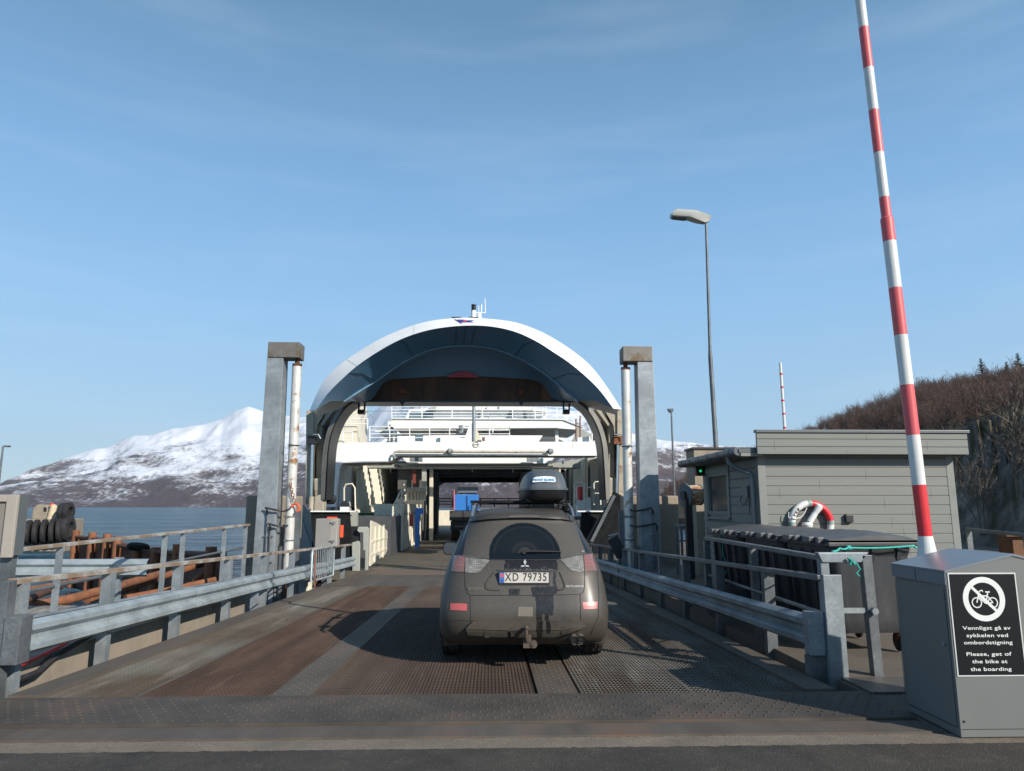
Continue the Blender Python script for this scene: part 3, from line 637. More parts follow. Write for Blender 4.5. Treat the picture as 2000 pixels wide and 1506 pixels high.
win = patch('rear_window', [(345, 188), (520, 168), (700, 158), (870, 156), (1040, 158), (1220, 168), (1338, 190)], [(232, 488), (400, 514), (560, 526), (870, 526), (1180, 524), (1400, 484), (1476, 472)], m_rg, .005, 14, sub=6)
seam([(338, 182), (228, 490), (400, 520), (560, 532), (870, 533), (1180, 531), (1400, 490), (1482, 474), (1345, 184)], .006)
patch('roof_spoiler', [(372, 128), (520, 112), (700, 104), (870, 102), (1040, 104), (1220, 112), (1318, 128)], [(352, 180), (520, 160), (700, 150), (870, 148), (1040, 150), (1220, 160), (1334, 180)], dirt_mat('dark dirty spoiler', [], (.034, .031, .027), (.025, .023, .021)), .045, 4, sub=4)
m_edge = plain('glossy dark edge shade', (.010, .014, .018), .12)  # dark strips standing in for pillar reflection and a shadow on the glass
patch('edge_shade', [(346, 200), (350, 200)], [(236, 484), (300, 498)], m_edge, .007, 8, sub=3, skirt=False); patch('edge_shade', [(1332, 200), (1336, 200)], [(1432, 470), (1472, 468)], m_edge, .007, 8, sub=3, skirt=False)
b = MB(); q = [oncar(862, 458, .03), oncar(950, 455, .035), oncar(1080, 456, .03), oncar(1205, 460, .02)]; b.tube(q, [.012, .011, .009, .006], 8)
q = oncar(862, 462, .0); b.cyl(q, q + Vector((0, -.04, 0)), .022); b.build('wiper', m_black, car, smooth=60)
patch('brake_light', [(735, 124), (870, 120), (1000, 124)], [(718, 146), (870, 143), (1018, 146)], plain('grey red lens', (.10, .085, .075), .3), .052, 2)
# lamps
t = MT('clear lamp lens', .18); dots = t.ramp(t.vor(48, rand=0), [(0., 1.), (.16, .6), (.26, 0.)]); t.col(t.mix(dots, t.mix(t.ramp(t.noise(9, 4), [(.4, 0.), (.6, 1.)]), (.13, .125, .115), (.19, .185, .17)), (.55, .55, .54))); t.b.inputs['Coat Weight'].default_value = .5; m_lens = t.m
t = MT('red lamp lens', .2); dots = t.ramp(t.vor(34, rand=.1), [(0., 1.), (.25, .7), (.4, 0.)]); z = t.sep()[2]
t.col(t.mix(t.math('MULTIPLY', dots, t.math('GREATER_THAN', z, .97 - ORG[car].z)), (.17, .10, .09), (.55, .10, .13))); t.b.inputs['Coat Weight'].default_value = .4; m_redl = t.m
patch('tail_lamp', [(222, 488), (268, 490), (320, 497)], [(192, 640), (250, 643), (312, 646)], m_redl, .007, 5)
patch('tail_lamp', [(326, 500), (430, 515), (520, 530), (548, 536)], [(322, 648), (380, 652), (430, 652), (462, 640)], m_lens, .006, 5, label='clear reversing lamp beside the red one')
patch('tail_lamp', [(1414, 482), (1455, 478), (1492, 474)], [(1424, 640), (1480, 637), (1534, 630)], m_redl, .007, 5)
patch('tail_lamp', [(1196, 532), (1240, 520), (1330, 500), (1408, 488)], [(1292, 628), (1320, 640), (1370, 643), (1418, 642)], m_lens, .006, 5, label='clear reversing lamp beside the red one')
m_refl = plain('dusty red reflector', (.42, .09, .09), .35)
patch('reflector', [(186, 934), (262, 934), (340, 938)], [(184, 996), (262, 998), (338, 1002)], m_refl, .006, 2, smooth=None)
patch('reflector', [(1400, 924), (1470, 920), (1540, 918)], [(1408, 988), (1470, 986), (1536, 982)], m_refl, .006, 2, smooth=None)
patch('tow_eye_cover', [(812, 964), (945, 966)], [(808, 1053), (945, 1056)], plain('dusty cover', (.135, .118, .096), .7), .004, 3, smooth=None)
# recess lips around the plate
seam([(585, 645), (540, 700), (510, 755), (512, 790), (540, 806), (640, 812)], .010, 'plate_recess', m_dirt); seam([(1190, 645), (1220, 720), (1236, 770), (1226, 800), (1180, 812)], .010, 'plate_recess', m_dirt)
patch('plate_shadow', [(598, 624), (870, 628), (1182, 632)], [(640, 648), (870, 652), (1120, 648)], m_black, .004, 2, skirt=False)  # dark patch painted as the shadow line above the plate
# number plate
pa, pb, pc = oncar(636, 651), oncar(1089, 651), oncar(636, 745)
yy = min(pa.y, pc.y, oncar(870, 700).y) - .012
def pp(u, v, o=0): q = Z5(u, v); return W(q[0], q[1], Y=yy - o)
def quad(b, u0, v0, u1, v1, o=0, th_=.004):
    b.prism([pp(u0, v0, o), pp(u1, v0, o), pp(u1, v1, o), pp(u0, v1, o)], (0, th_, 0))
b = MB(); quad(b, 629, 644, 1098, 768, 0, .03); pl = b.build('number_plate', m_black, car, bevel=.003)
b = MB(); quad(b, 682, 651, 1090, 745, .005); b.build('plate_face', plain('off white plate', (.52, .50, .46), .5), pl)
b = MB(); quad(b, 637, 651, 681, 745, .005); b.build('plate_band', plain('plate blue', (.05, .14, .42), .5), pl)
b = MB(); quad(b, 641, 662, 677, 694, .0065, .001); b.build('flag_mark', plain('flag red', (.45, .10, .14), .5), pl)
sz = (pp(0, 660).z - pp(0, 735).z) / .70
b = MB(); o1 = pp(752, 727, .0065); b.text('XD', o1, (1, 0, 0), (0, 0, 1), sz * .98, .012, 0, sx=.80, spacing=1.2); o1 = pp(963, 727, .0065); b.text('79735', o1, (1, 0, 0), (0, 0, 1), sz * .98, .012, 0, sx=.80, spacing=1.13); b.text('N', pp(660, 736, .0065), (1, 0, 0), (0, 0, 1), .03, .01, 0)
m_ink = plain('plate ink', (.035, .028, .022), .6)
b.build('plate_lettering', m_ink, pl)
# badge and names
m_badge = plain('chrome badge', (.62, .63, .64), .35, .4)
b = MB(); c0 = oncar(872, 583, .012)
for a in (90, 210, 330):
    d1 = Vector((math.cos(R(a)), 0, math.sin(R(a)))); L_ = .060; s_ = L_ / 2 / math.cos(R(30)) * .98
    e1, e2 = Vector((math.cos(R(a + 30)), 0, math.sin(R(a + 30)))) * s_, Vector((math.cos(R(a - 30)), 0, math.sin(R(a - 30)))) * s_
    g0 = c0 + d1 * .002; b.prism([g0, g0 + e2, g0 + d1 * L_, g0 + e1], (0, .008, 0))
b.build('badge', m_badge, car)
def word(s, u, v, hgt, mat, spacing=1.1, sx=1.2):
    p = oncar(u, v, .006); q = oncar(u + 80, v, .006); d = (q - p).normalized()
    b = MB(); b.text(s, p, d, (0, .15, .99), hgt, .01, .001, 'CENTER', sx, spacing); return b.build('lettering', mat, car)
word('MITSUBISHI', 418, 808, .030, plain('dusty letters', (.16, .15, .13), .6), 1.1, .95); word('OUTLANDER', 1330, 785, .028, plain('pale letters', (.5, .5, .48), .4), 1.1, 1.1); word('4WD', 1408, 462, .022, plain('pale small letters', (.5, .5, .48), .4))
# bumper step
patch('bumper', [(400, 1096), (600, 1098), (870, 1100), (1150, 1096), (1370, 1090)], [(328, 1168), (560, 1180), (870, 1185), (1200, 1178), (1440, 1150)], m_dirt2, .05, 4)
patch('bumper', [(328, 1168), (560, 1168), (870, 1170), (1200, 1166), (1440, 1150)], [(350, 1238), (560, 1256), (870, 1262), (1130, 1258), (1290, 1212)], m_dirt2, .044, 4)
for u0, v0, u1, v1 in ((500, 1158, 545, 1252), (735, 1160, 776, 1240), (1208, 1152, 1246, 1214)):
    patch('bumper_slot', [(u0, v0), (u1, v0)], [(u0 + 2, v1), (u1, v1)], m_dirt, .052, 1, smooth=None); patch('slot_edge', [(u0, v0), (u0 + 6, v0)], [(u0 + 2, v1), (u0 + 8, v1)], m_dirt2, .056, 1, smooth=None)
# underside, flaps, hitch, exhaust
gz = rz(8.3)
b = MB(); b.box(CXC - .7, CXC + .7, 7.9, 11.8, .16, .30); b.build('underbody', m_black, car)
b = MB(); b.lathe((CXC + .05, 8.1, .24), (1, 0, 0), [(-.0, .05), (.02, .10), (.42, .10), (.45, .05)], 16); b.build('silencer', m_rust, car, smooth=40)
for u, v in ((1328, 1277), (1390, 1272)):
    p = oncar(u, v, .15); b = MB(); b.cyl(p, p + Vector((0, .35, 0)), .043, n=20, caps=False); b.cyl(p + Vector((0, .004, 0)), p + Vector((0, .35, 0)), .034, n=20, caps=False); b.cyl(p + Vector((0, .1, 0)), p + Vector((0, .11, 0)), .035, n=20); ex = b.build('exhaust_pipe', plain('dirty steel pipe', (.26, .23, .20), .4, .4), car, smooth=40)
p = oncar(885, 1160, .10); b = MB()
b.lathe(p + Vector((0, 0, -.03)), (0, 0, 1), [(0, .014), (.012, .014), (.018, .02), (.03, .026), (.042, .024), (.052, .012)], 16)
b.tube([p + Vector((0, 0, -.02)), p + Vector((0, .0, -.08)), p + Vector((0, .015, -.12)), p + Vector((0.01, .05, -.16)), p + Vector((0.01, .3, -.16))], .017, 10)
b.box(p.x - .03, p.x + .055, p.y + .03, p.y + .12, p.z - .20, p.z - .13); b.box(p.x + .02, p.x + .05, p.y + .02, p.y + .04, p.z - .14, p.z - .07); b.cyl(p + Vector((.075, .02, -.165)), p + Vector((.075, .09, -.165)), .036, n=20); b.cyl(p + Vector((.075, .01, -.165)), p + Vector((.075, .02, -.165)), .02, n=16)
b.build('tow_hitch', plain('muddy tow hitch', (.095, .07, .055), .6, .2), car, smooth=40)
for s_, u0, u1, v0, v1 in ((-1, 112, 310, 1215, 1322), (1, 1430, 1608, 1200, 1300)):
    a = W(*Z5(u0, v0), Y=8.15); c_ = W(*Z5(u1, v1), Y=8.15); b = MB(); b.prism([a, (c_.x, 8.15, a.z), (c_.x, 8.19, c_.z), (a.x + .012, 8.19, c_.z - .01)], (0, .012, 0)); b.build('mud_flap', m_dirt2, car)
t = MT('tyre rubber', .8); x, y, z = t.sep(); tr = t.vor(22, vec=t.map((1, 1, 1))); t.col(t.mix(t.ramp(tr, [(.1, 0.), (.4, 1.)]), (.012, .012, .012), (.032, .029, .026))); t.bump(tr, .8, .012); m_tyre = t.m
for sx_ in (-1, 1):
    for yw in (8.55, 11.2):
        z0 = rz(yw) + .34; c0 = Vector((CXC + sx_ * .80, yw, z0)); b = MB()
        b.lathe(c0, (1, 0, 0), [(-.11, .20), (-.112, .30), (-.095, .332), (-.05, .34), (-.045, .333), (-.02, .333), (-.015, .34), (.015, .34), (.02, .333), (.045, .333), (.05, .34), (.095, .332), (.112, .30), (.11, .20)], 48); wh = b.build('wheel', m_tyre, car, smooth=30)
        b = MB(); b.lathe(c0, (sx_, 0, 0), [(.02, .05), (.09, .06), (.075, .16), (.113, .205), (.108, .215), (.0, .215)], 24); b.build('rim', plain('dusty alloy', (.22, .21, .2), .4, .6), wh, smooth=30)
        b = MB(); b.torus((CXC + sx_ * .89, yw, z0 + .02), (1, 0, 0), .37, .03, 30, 8, -.3, math.pi + .3, (0, 1, 0)); b.build('wheel_arch', m_black, car, smooth=60)
# side and front glass
for sx_ in (-1, 1):
    b = MB(); lp = []
    for z in (1.07, 1.15, 1.25, 1.35, 1.42):
        w_, yr, yf = prof(z); lp.append([Vector((CXC + sx_ * (w_ + .006), yr + .75 + (yf - .95 - yr - .75) * k / 6, z)) for k in range(7)])
    b.loft(lp, False); b.build('side_window', m_glass, car, smooth=60)
b = MB(); lp = []
for z in (1.08, 1.18, 1.28, 1.4):
    w_, yr, yf = prof(z); lp.append([Vector((CXC + w_ * math.copysign(abs(math.sin(a)) ** .6, math.sin(a)), yf - .9 + .9 * abs(math.cos(a)) ** .6 + .006, z)) for a in [-1.2 + 2.4 * i / 10 for i in range(11)]])
b.loft(lp, False); b.build('windscreen', m_glass, car, smooth=60)
# mirrors
for sx_ in (-1, 1):
    if sx_ < 0: a = W(*Z5(122, 368), Y=10.35); c_ = W(*Z5(250, 487), Y=10.35)
    else: a = Vector((CXC + .80, 10.35, a.z)); c_ = Vector((CXC + 1.06, 10.35, c_.z))
    cx_, cz_, hw, hh = (a.x + c_.x) / 2, (a.z + c_.z) / 2, abs(c_.x - a.x) / 2, abs(a.z - c_.z) / 2; lp = []
    for yy_, k in ((10.35, 1), (10.38, 1.0), (10.46, .86), (10.52, .4)):
        lp.append([Vector((cx_ + hw * k * math.copysign(abs(math.cos(q)) ** .55, math.cos(q)), yy_, cz_ + hh * k * math.copysign(abs(math.sin(q)) ** .55, math.sin(q)))) for q in [2 * math.pi * i / 28 for i in range(28)]])
    b = MB(); b.loft(lp, True, True); mi = b.build('wing_mirror', m_black, car, smooth=50)
    b = MB(); b.add([Vector((cx_ + hw * .9 * math.copysign(abs(math.cos(q)) ** .55, math.cos(q)), 10.344, cz_ + hh * .88 * math.copysign(abs(math.sin(q)) ** .55, math.sin(q)))) for q in [2 * math.pi * i / 28 for i in range(28)]], [tuple(range(28))]); b.build('mirror_glass', plain('mirror glass', (.55, .6, .65), .08, .9), mi)
    b = MB(); b.bar((CXC + sx_ * .78, 10.42, 1.03), (cx_, 10.42, 1.03), .05, .06); b.build('mirror_arm', m_black, mi)
    b = MB(); xr = CXC + sx_ * .555; b.tube([(xr + sx_ * .015, 8.12, 1.49), (xr, 8.22, 1.575), (xr, 8.5, 1.615), (xr, 9.3, 1.64), (xr - sx_ * .01, 10.0, 1.62), (xr, 10.15, 1.57)], [.014, .021, .021, .02, .02, .012], 8); b.build('roof_rail', m_silver, car, smooth=60)
    b = MB(); b.bar((xr, 8.5, 1.60), (xr, 8.62, 1.60), .05, .09); b.bar((xr, 9.5, 1.62), (xr, 9.62, 1.62), .05, .09); b.build('rack_foot', m_black, car, bevel=.01)
for y in (8.56, 9.56):
    b = MB(); b.bar((CXC - .60, y, 1.66 - (y - 8.56) * .01), (CXC + .61, y, 1.66 - (y - 8.56) * .01), .05, .032); b.build('roof_bar', m_matte, car, bevel=.006)
# roof box
g = thing('roof_box', (.63, 9.2, 1.69), 'dark grey roof box with white maker sticker clamped on the right of the car roof', 'roof box')
a, c_ = W(1016, 955, Y=8.35), W(1110, 955, Y=8.35); bw = (c_.x - a.x) / 2; bx = (a.x + c_.x) / 2 + .03; zt = W(1062, 918, Y=8.45).z; zs = a.z; zb_ = W(1062, 974, Y=8.4).z
t = MT('dark grey box plastic', .42); t.col(t.mix(t.noise(4, 6), (.060, .072, .082), (.085, .098, .108))); t.bump(t.noise(200, 2), .1, .001); m_rbox = t.m
def boxloop(y, z, w_, e=.28):
    return None
def rloops(spec):
    lps = []
    for z, w_, y0_, y1_ in spec:
        lps.append([Vector((bx + w_ * math.copysign(abs(math.cos(q)) ** .38, math.cos(q)), (y0_ + y1_) / 2 + (y1_ - y0_) / 2 * math.copysign(abs(math.sin(q)) ** .5, math.sin(q)), z)) for q in [2 * math.pi * (i + .5) / 48 for i in range(48)]])
    return lps
H_ = zt - zs
b = MB(); b.loft(rloops([(zs - .012, bw + .012, 8.3, 10.3), (zs + .012, bw + .012, 8.3, 10.3), (zs + .014, bw - .006, 8.31, 10.28), (zs + H_ * .5, bw * .90, 8.36, 10.1), (zs + H_ * .8, bw * .80, 8.41, 9.9), (zs + H_ * .93, bw * .70, 8.45, 9.75), (zt, bw * .55, 8.52, 9.6)]), True, True); b.build('lid', m_rbox, g, smooth=45)
b = MB(); b.loft(rloops([(zb_ - .02, bw * .8, 8.42, 10.0), (zb_ + .01, bw * .92, 8.35, 10.2), (zs - .014, bw * .98, 8.31, 10.28)]), True, True); b.build('base', m_black, g, smooth=45)
b = MB(); [b.box(bx + k * bw * .7 - .03, bx + k * bw * .7 + .03, y - .03, y + .03, 1.66, zb_) for k in (-1, 1) for y in (8.56, 9.56)]; b.build('clamp', m_black, g)
def onbox(px, py, o=.004):
    Y = 8.35
    for _ in range(3):
        p = W(px, py, Y=Y); f = max(0, (p.z - zs) / H_); Y = 8.31 + f * .09 - o + .99 * .5 * (1 - max(.02, 1 - (abs(p.x - bx) / bw) ** 2 / 1.2) ** .11) * 0
    return p
b = MB(); q0 = [(1040, 942), (1042, 934), (1047, 931.5), (1062, 930), (1077, 930.5), (1084, 932), (1086, 940), (1082, 942), (1062, 941)]
b.prism([onbox(x_, y_, .014) for x_, y_ in q0], (0, .012, 0)); b.build('sticker', plain('white sticker', (.62, .66, .70), .4), g)
p = onbox(1063, 939.2, .0165); b = MB(); b.text('MONT BLANC', p, (1, 0, 0), (0, .1, 1), .038, .03, .001, 'CENTER', 1.02); b.build('lettering', plain('sticker blue', (.03, .22, .48), .4), g)

# ================================================================ HUT
HX, HY, HX1, HY1 = 4.58, 12.0, 7.93, 15.1
t = MT('grey green painted boards', .62)
def boards(t, base, dark, pitch, z0, axis_shift=0.):
    x, y, z = t.sep(); f = t.math('FRACT', t.math('DIVIDE', t.math('SUBTRACT', z, z0), pitch))
    idx = t.math('FLOOR', t.math('DIVIDE', t.math('SUBTRACT', z, z0), pitch))
    cx_ = t.N.new('ShaderNodeCombineXYZ'); t.link(x, cx_.inputs[0]); t.link(idx, cx_.inputs[2]); t.link(y, cx_.inputs[1])
    wn = t.N.new('ShaderNodeTexWhiteNoise'); wn.noise_dimensions = '1D'; t.link(idx, wn.inputs['W'])
    c = t.mix(t.math('MULTIPLY', wn.outputs[0], .35), base, dark)
    grain = t.noise(1, 5, .6, t.map((2.5, 2.5, 40))); c = t.mix(t.ramp(grain, [(.35, .25), (.6, 0.)]), c, tuple(q * .75 for q in base))
    kn = t.ramp(t.vor(4.5, vec=t.map((1, 1, 2.1))), [(0., 1.), (.045, .8), (.08, 0.)]); c = t.mix(t.math('MULTIPLY', kn, .5), c, tuple(q * .35 for q in base))
    nl = t.math('MULTIPLY', t.math('LESS_THAN', t.math('ABSOLUTE', t.math('SUBTRACT', t.math('FRACT', t.math('DIVIDE', x, .6)), .5)), .008), t.math('LESS_THAN', t.math('ABSOLUTE', t.math('SUBTRACT', f, .25)), .035)); c = t.mix(t.math('MULTIPLY', nl, .7), c, (.05, .045, .04)); jt = t.math('LESS_THAN', t.math('ABSOLUTE', t.math('SUBTRACT', t.math('FRACT', t.math('ADD', t.math('DIVIDE', x, 2.6), wn.outputs[0])), .5)), .0012); c = t.mix(jt, c, (.03, .03, .03))
    chip = t.math('MULTIPLY', t.ramp(t.noise(1, 5, .7, t.map((1.3, 1.3, 14))), [(.66, 0.), (.69, 1.)]), t.math('LESS_THAN', f, .14)); c = t.mix(t.math('MULTIPLY', chip, .7), c, (.62, .56, .45))
    t.col(c); return f
boards(t, (.18, .188, .172), (.145, .155, .142), .158, .0); m_board = t.m
m_trim = mottled('grey green trim', (.20, .21, .195), (.17, .18, .168), 3, .35, .65, .6, 0, .1, 30, .002)
m_dgrey = plain('dark grey flashing', (.10, .115, .12), .4)
hut = thing('ticket_hut', (HX, HY, 0), 'grey green wooden hut with flat roof and deep boarded fascia', 'hut')
def boardwall(b, axis, a0, a1, c_, z0, z1, pitch=.158, th_=.022, out=-1, skip=None):
    z = z0; 
    while z < z1 - .01:
        zt_ = min(z + pitch - .008, z1)
        for s0, s1 in (skip(z, zt_) if skip else [(a0, a1)]):
            if axis == 'x': poly = [(s0, c_, z), (s0, c_, zt_), (s0, c_ + out * (th_ * .55), zt_), (s0, c_ + out * th_, zt_ - .012), (s0, c_ + out * th_, z)]; b.prism(poly, (s1 - s0, 0, 0))
            else: poly = [(c_, s0, z), (c_, s0, zt_), (c_ + out * (th_ * .55), s0, zt_), (c_ + out * th_, s0, zt_ - .012), (c_ + out * th_, s0, z)]; b.prism(poly, (0, s1 - s0, 0))
        z += pitch
ztw = 2.52
b = MB(); boardwall(b, 'x', HX + .09, HX1 - .12, HY, .06, ztw); b.box(HX + .02, HX1 - .02, HY + .001, HY + .05, .0, ztw); b.build('wall', m_board, hut)
wy0, wy1, wz0, wz1 = W(1424, 950, X=HX).y, W(1384, 950, X=HX).y, W(1400, 1004, X=HX).z, W(1400, 925, X=HX).z
def skipw(z, z1_): return [(HY + .02, HY1 - .02)] if (z1_ < wz0 or z > wz1) else [(HY + .02, wy0), (wy1, HY1 - .02)]
b = MB(); boardwall(b, 'y', HY, HY1, HX + .0, .06, ztw - .05, skip=skipw)
b.box(HX + .001, HX + .04, HY + .05, wy0, .0, ztw); b.box(HX + .001, HX + .04, wy1, HY1 - .05, .0, ztw); b.box(HX + .001, HX + .04, wy0, wy1, .0, wz0); b.box(HX + .001, HX + .04, wy0, wy1, wz1, ztw); b.build('wall', m_board, hut)
b = MB(); b.box(HX1 - .05, HX1 - .02, HY + .05, HY1, 0, ztw); b.box(HX + .05, HX1 - .05, HY1 - .05, HY1 - .02, 0, ztw); b.box(HX + .05, HX1 - .05, HY + .05, HY1 - .06, .0, .05); b.build('wall', m_board, hut)
for x0, y0_ in ((HX - .028, HY - .028), (HX1 - .12, HY - .028), (HX - .028, HY1 - .1)):
    b = MB(); b.box(x0, x0 + .125, y0_, y0_ + .125, .02, ztw - .002); b.build('corner_board', m_trim, hut, bevel=.004)
wn = MB(); fr = .055
for (a0, a1, z0, z1) in ((wy0, wy1, wz1 - fr, wz1), (wy0, wy1, wz0, wz0 + fr), (wy0, wy0 + fr, wz0 + fr, wz1 - fr), (wy1 - fr, wy1, wz0 + fr, wz1 - fr)): wn.box(HX - .03, HX + .05, a0, a1, z0, z1)
for (a0, a1, z0, z1) in ((wy0 - .1, wy1 + .1, wz1 + .003, wz1 + .1), (wy0 - .1, wy0 - .003, wz0 - .06, wz1), (wy1 + .003, wy1 + .1, wz0 - .06, wz1)): wn.box(HX - .045, HX - .024, a0, a1, z0, z1)
wi = wn.build('window', m_trim, hut); b = MB(); b.box(HX + .01, HX + .02, wy0 + fr, wy1 - fr, wz0 + fr, wz1 - fr); b.build('pane', m_glass, wi)
b = MB(); b.box(HX - .09, HX + .0, wy0 - .12, wy1 + .12, wz0 - .095, wz0 - .065); b.build('sill', m_trim, wi)
# fascia and roof
FX0, FX1, FY0, FZ0, FZ1 = 4.47, 8.06, 11.72, 2.47, 2.845
b = MB(); boardwall(b, 'x', FX0, FX1, FY0 + .03, FZ0, FZ1 - .02, .128, .024); boardwall(b, 'y', FY0 + .03, HY1 + .1, FX1 - .02, FZ0, FZ1 - .02, .128, .024, 1); b.box(FX0, FX1 - .02, FY0 + .031, FY0 + .06, FZ0, FZ1 - .03); b.build('fascia', m_board, hut)
b = MB(); b.box(FX0 - .02, FX1 + .04, FY0 - .02, FY0 + .09, FZ1 - .02, FZ1 + .03); b.box(FX1 - .07, FX1 + .04, FY0 + .09, HY1 + .2, FZ1 - .02, FZ1 + .03); b.build('cap_flashing', m_dgrey, hut, bevel=.006)
b = MB(); b.prism([(FX0 - .28, FY0 + .1, 2.50), (FX0 - .28, FY0 + .1, 2.56), (FX1 - .1, FY0 + .1, 2.82), (FX1 - .1, FY0 + .1, 2.50)], (0, HY1 - FY0 + .3, 0)); b.build('roof', m_dgrey, hut)
b = MB(); b.box(FX0 - .25, HX + .0, FY0 + .1, HY1 + .35, 2.44, 2.495); b.build('soffit', m_trim, hut)
b = MB(); n = 12
xg = FX0 - .29
for k in range(n):
    a0 = FY0 + .12 + (HY1 + .35 - FY0 - .12) * k / n; a1 = a0 + (HY1 + .35 - FY0 - .12) / n * .98
    b.cyl((xg, a0, 2.52), (xg, a1, 2.52), .078 if k % 2 else .07, n=14)
b.build('gutter', m_dgrey, hut, smooth=50)
b = MB(); b.tube([(xg, 12.35, 2.48), (xg, 12.32, 2.36), (xg + .06, 12.25, 2.28), (HX - .10, 12.12, 2.16), (HX - .09, 12.1, 2.05), (HX - .09, 12.1, .1)], .042, 10); b.build('downpipe', m_dgrey, hut, smooth=60)
b = MB(); p = W(1467, 965, X=HX); b.box(HX - .12, HX - .03, p.y - .14, p.y + .12, p.z - .06, p.z + .14); b.tube([(HX - .06, p.y + .3, p.z - .02), (HX - .12, p.y + .25, p.z - .12), (HX - .12, p.y + .1, p.z - .2), (HX - .07, p.y, p.z - .1)], .012, 6); b.tube([(HX - .04, p.y, p.z - .06), (HX - .05, p.y, p.z - .35)], .01, 6); b.build('meter_box', m_dgrey, hut, bevel=.01)
p = W(1657, 1013, Y=HY - .02); b = MB(); b.box(p.x - .075, p.x + .055, HY - .09, HY - .022, p.z - .065, p.z + .07); tagp(b.build('wall_lamp', m_black, None, (p.x, HY - .05, p.z - .06), bevel=.015), 'small black wall lamp on the hut to the right of the life ring', 'wall lamp')
# rear annex
a, c_ = W(1355, 876, Y=17.2), W(1470, 876, Y=17.2)
b = MB(); b.box(a.x, c_.x + 1.5, 16.2 + 1, 17.9, 0, a.z - .02); ann = b.build('annex', m_conc, None, (a.x, 17.2, 0)); tagp(ann, 'low dark roofed annex just behind the hut, only its parapet showing', 'annex')
b = MB(); b.box(a.x - .04, c_.x + 1.54, 17.16, 17.94, a.z - .019, a.z + .03); b.build('coping', m_black, ann)
# green signal
p = W(1368, 920, Y=14.9); g = thing('signal_lamp', tuple(p), 'small lit green signal lamp under the hut gutter', 'signal lamp')
b = MB(); b.box(p.x - .09, p.x + .09, p.y, p.y + .14, p.z - .1, p.z + .12); b.bar((p.x, p.y + .07, p.z + .1), (p.x, p.y + .07, 2.45), .04, .04, (0, 1, 0)); b.build('housing', m_black, g)
b = MB(); b.cyl((p.x, p.y + .001, p.z), (p.x, p.y - .02, p.z), .026, n=16); b.build('lens', plain('green light', (.02, .5, .15), .3, 0, (.02, .7, .2), .7), g)

# life ring on the hut wall
lr = W(1585, 1022, Y=11.9); lr.y = 11.905; g = thing('life_ring', tuple(lr), 'white and red life ring hanging on the hut wall above the bins', 'life ring')
m_lw = plain('white ring', (.66, .66, .64), .4); m_lr = plain('red ring', (.62, .025, .035), .35); m_band = plain('grey green band', (.25, .32, .30), .4)
RR = W(1450 / 5.02 + 1340 if 0 else 1629, 1022, Y=11.9).x - lr.x; rm, rt_ = RR - .055, .056
for k, (a0, a1) in enumerate(((82, 0), (180, 98), (262, 180), (360, 278))):
    pass
for k, q in enumerate((2, 92, 182, 272)):
    b = MB(); b.torus(lr, (0, -1, 0), rm, rt_, 16, 12, R(q + 4), R(q + 86), (1, 0, 0)); b.build('segment', m_lr if k in (0, 2) else m_lw, g, smooth=60, label='red quarter of the ring' if k in (0, 2) else 'white quarter of the ring')
for q in (1, 91, 181, 271):
    b = MB(); b.torus(lr, (0, -1, 0), rm, rt_ + .004, 4, 12, R(q - 4.5), R(q + 4.5 + 2), (1, 0, 0)); b.build('band', m_band, g, smooth=60)
# detect orientation: torus angle runs from xdir towards axis x xdir
b = MB(); ang = 148
for ch, q in zip('Tryg', (168, 155, 146, 135)):
    rr_ = rm; a_ = R(q); c0 = lr + Vector((math.cos(a_) * (rr_ - .012), -rt_ - .004, math.sin(a_) * (rr_ - .012))); ud = Vector((math.sin(a_), 0, -math.cos(a_)))
    vd = Vector((math.cos(a_), 0, math.sin(a_))); ud = Vector((vd.z, 0, -vd.x)); b.text(ch, c0 - vd * .018, ud, vd, .105, .012, .002)
b.build('lettering', m_ink, g)
b = MB()
for q in (137,):
    a_ = R(q); pts = [lr + Vector((math.cos(a_ + d) * (rm + r_), -.03, math.sin(a_ + d) * (rm + r_))) for d, r_ in ((-.55, -.06), (-.3, -.11), (0, -.13), (.3, -.11), (.55, .0), (.5, .08), (.3, .1))]; b.tube(pts, .008, 6)
b.build('grab_line', m_lw, g)
g = thing('rescue_light', tuple(lr + Vector((.05, 0, -.1))), 'white rescue light hanging inside the life ring', 'rescue light')
p0 = W(1581, 1020, Y=11.85); p1 = W(1600, 990, Y=11.85); b = MB(); b.cyl(p0, p0 + (p1 - p0) * .55, .05, .05, 16); b.cyl(p0 + (p1 - p0) * .5, p1, .04, .062, 16); b.cyl(p1, p1 + (p1 - p0) * .1, .062, .04, 16); b.lathe(p0 + Vector((-.04, 0, -.1)), (0, 0, 1), [(0, .07), (.06, .09), (.1, .07)], 16); b.build('body', m_lw, g, smooth=40)

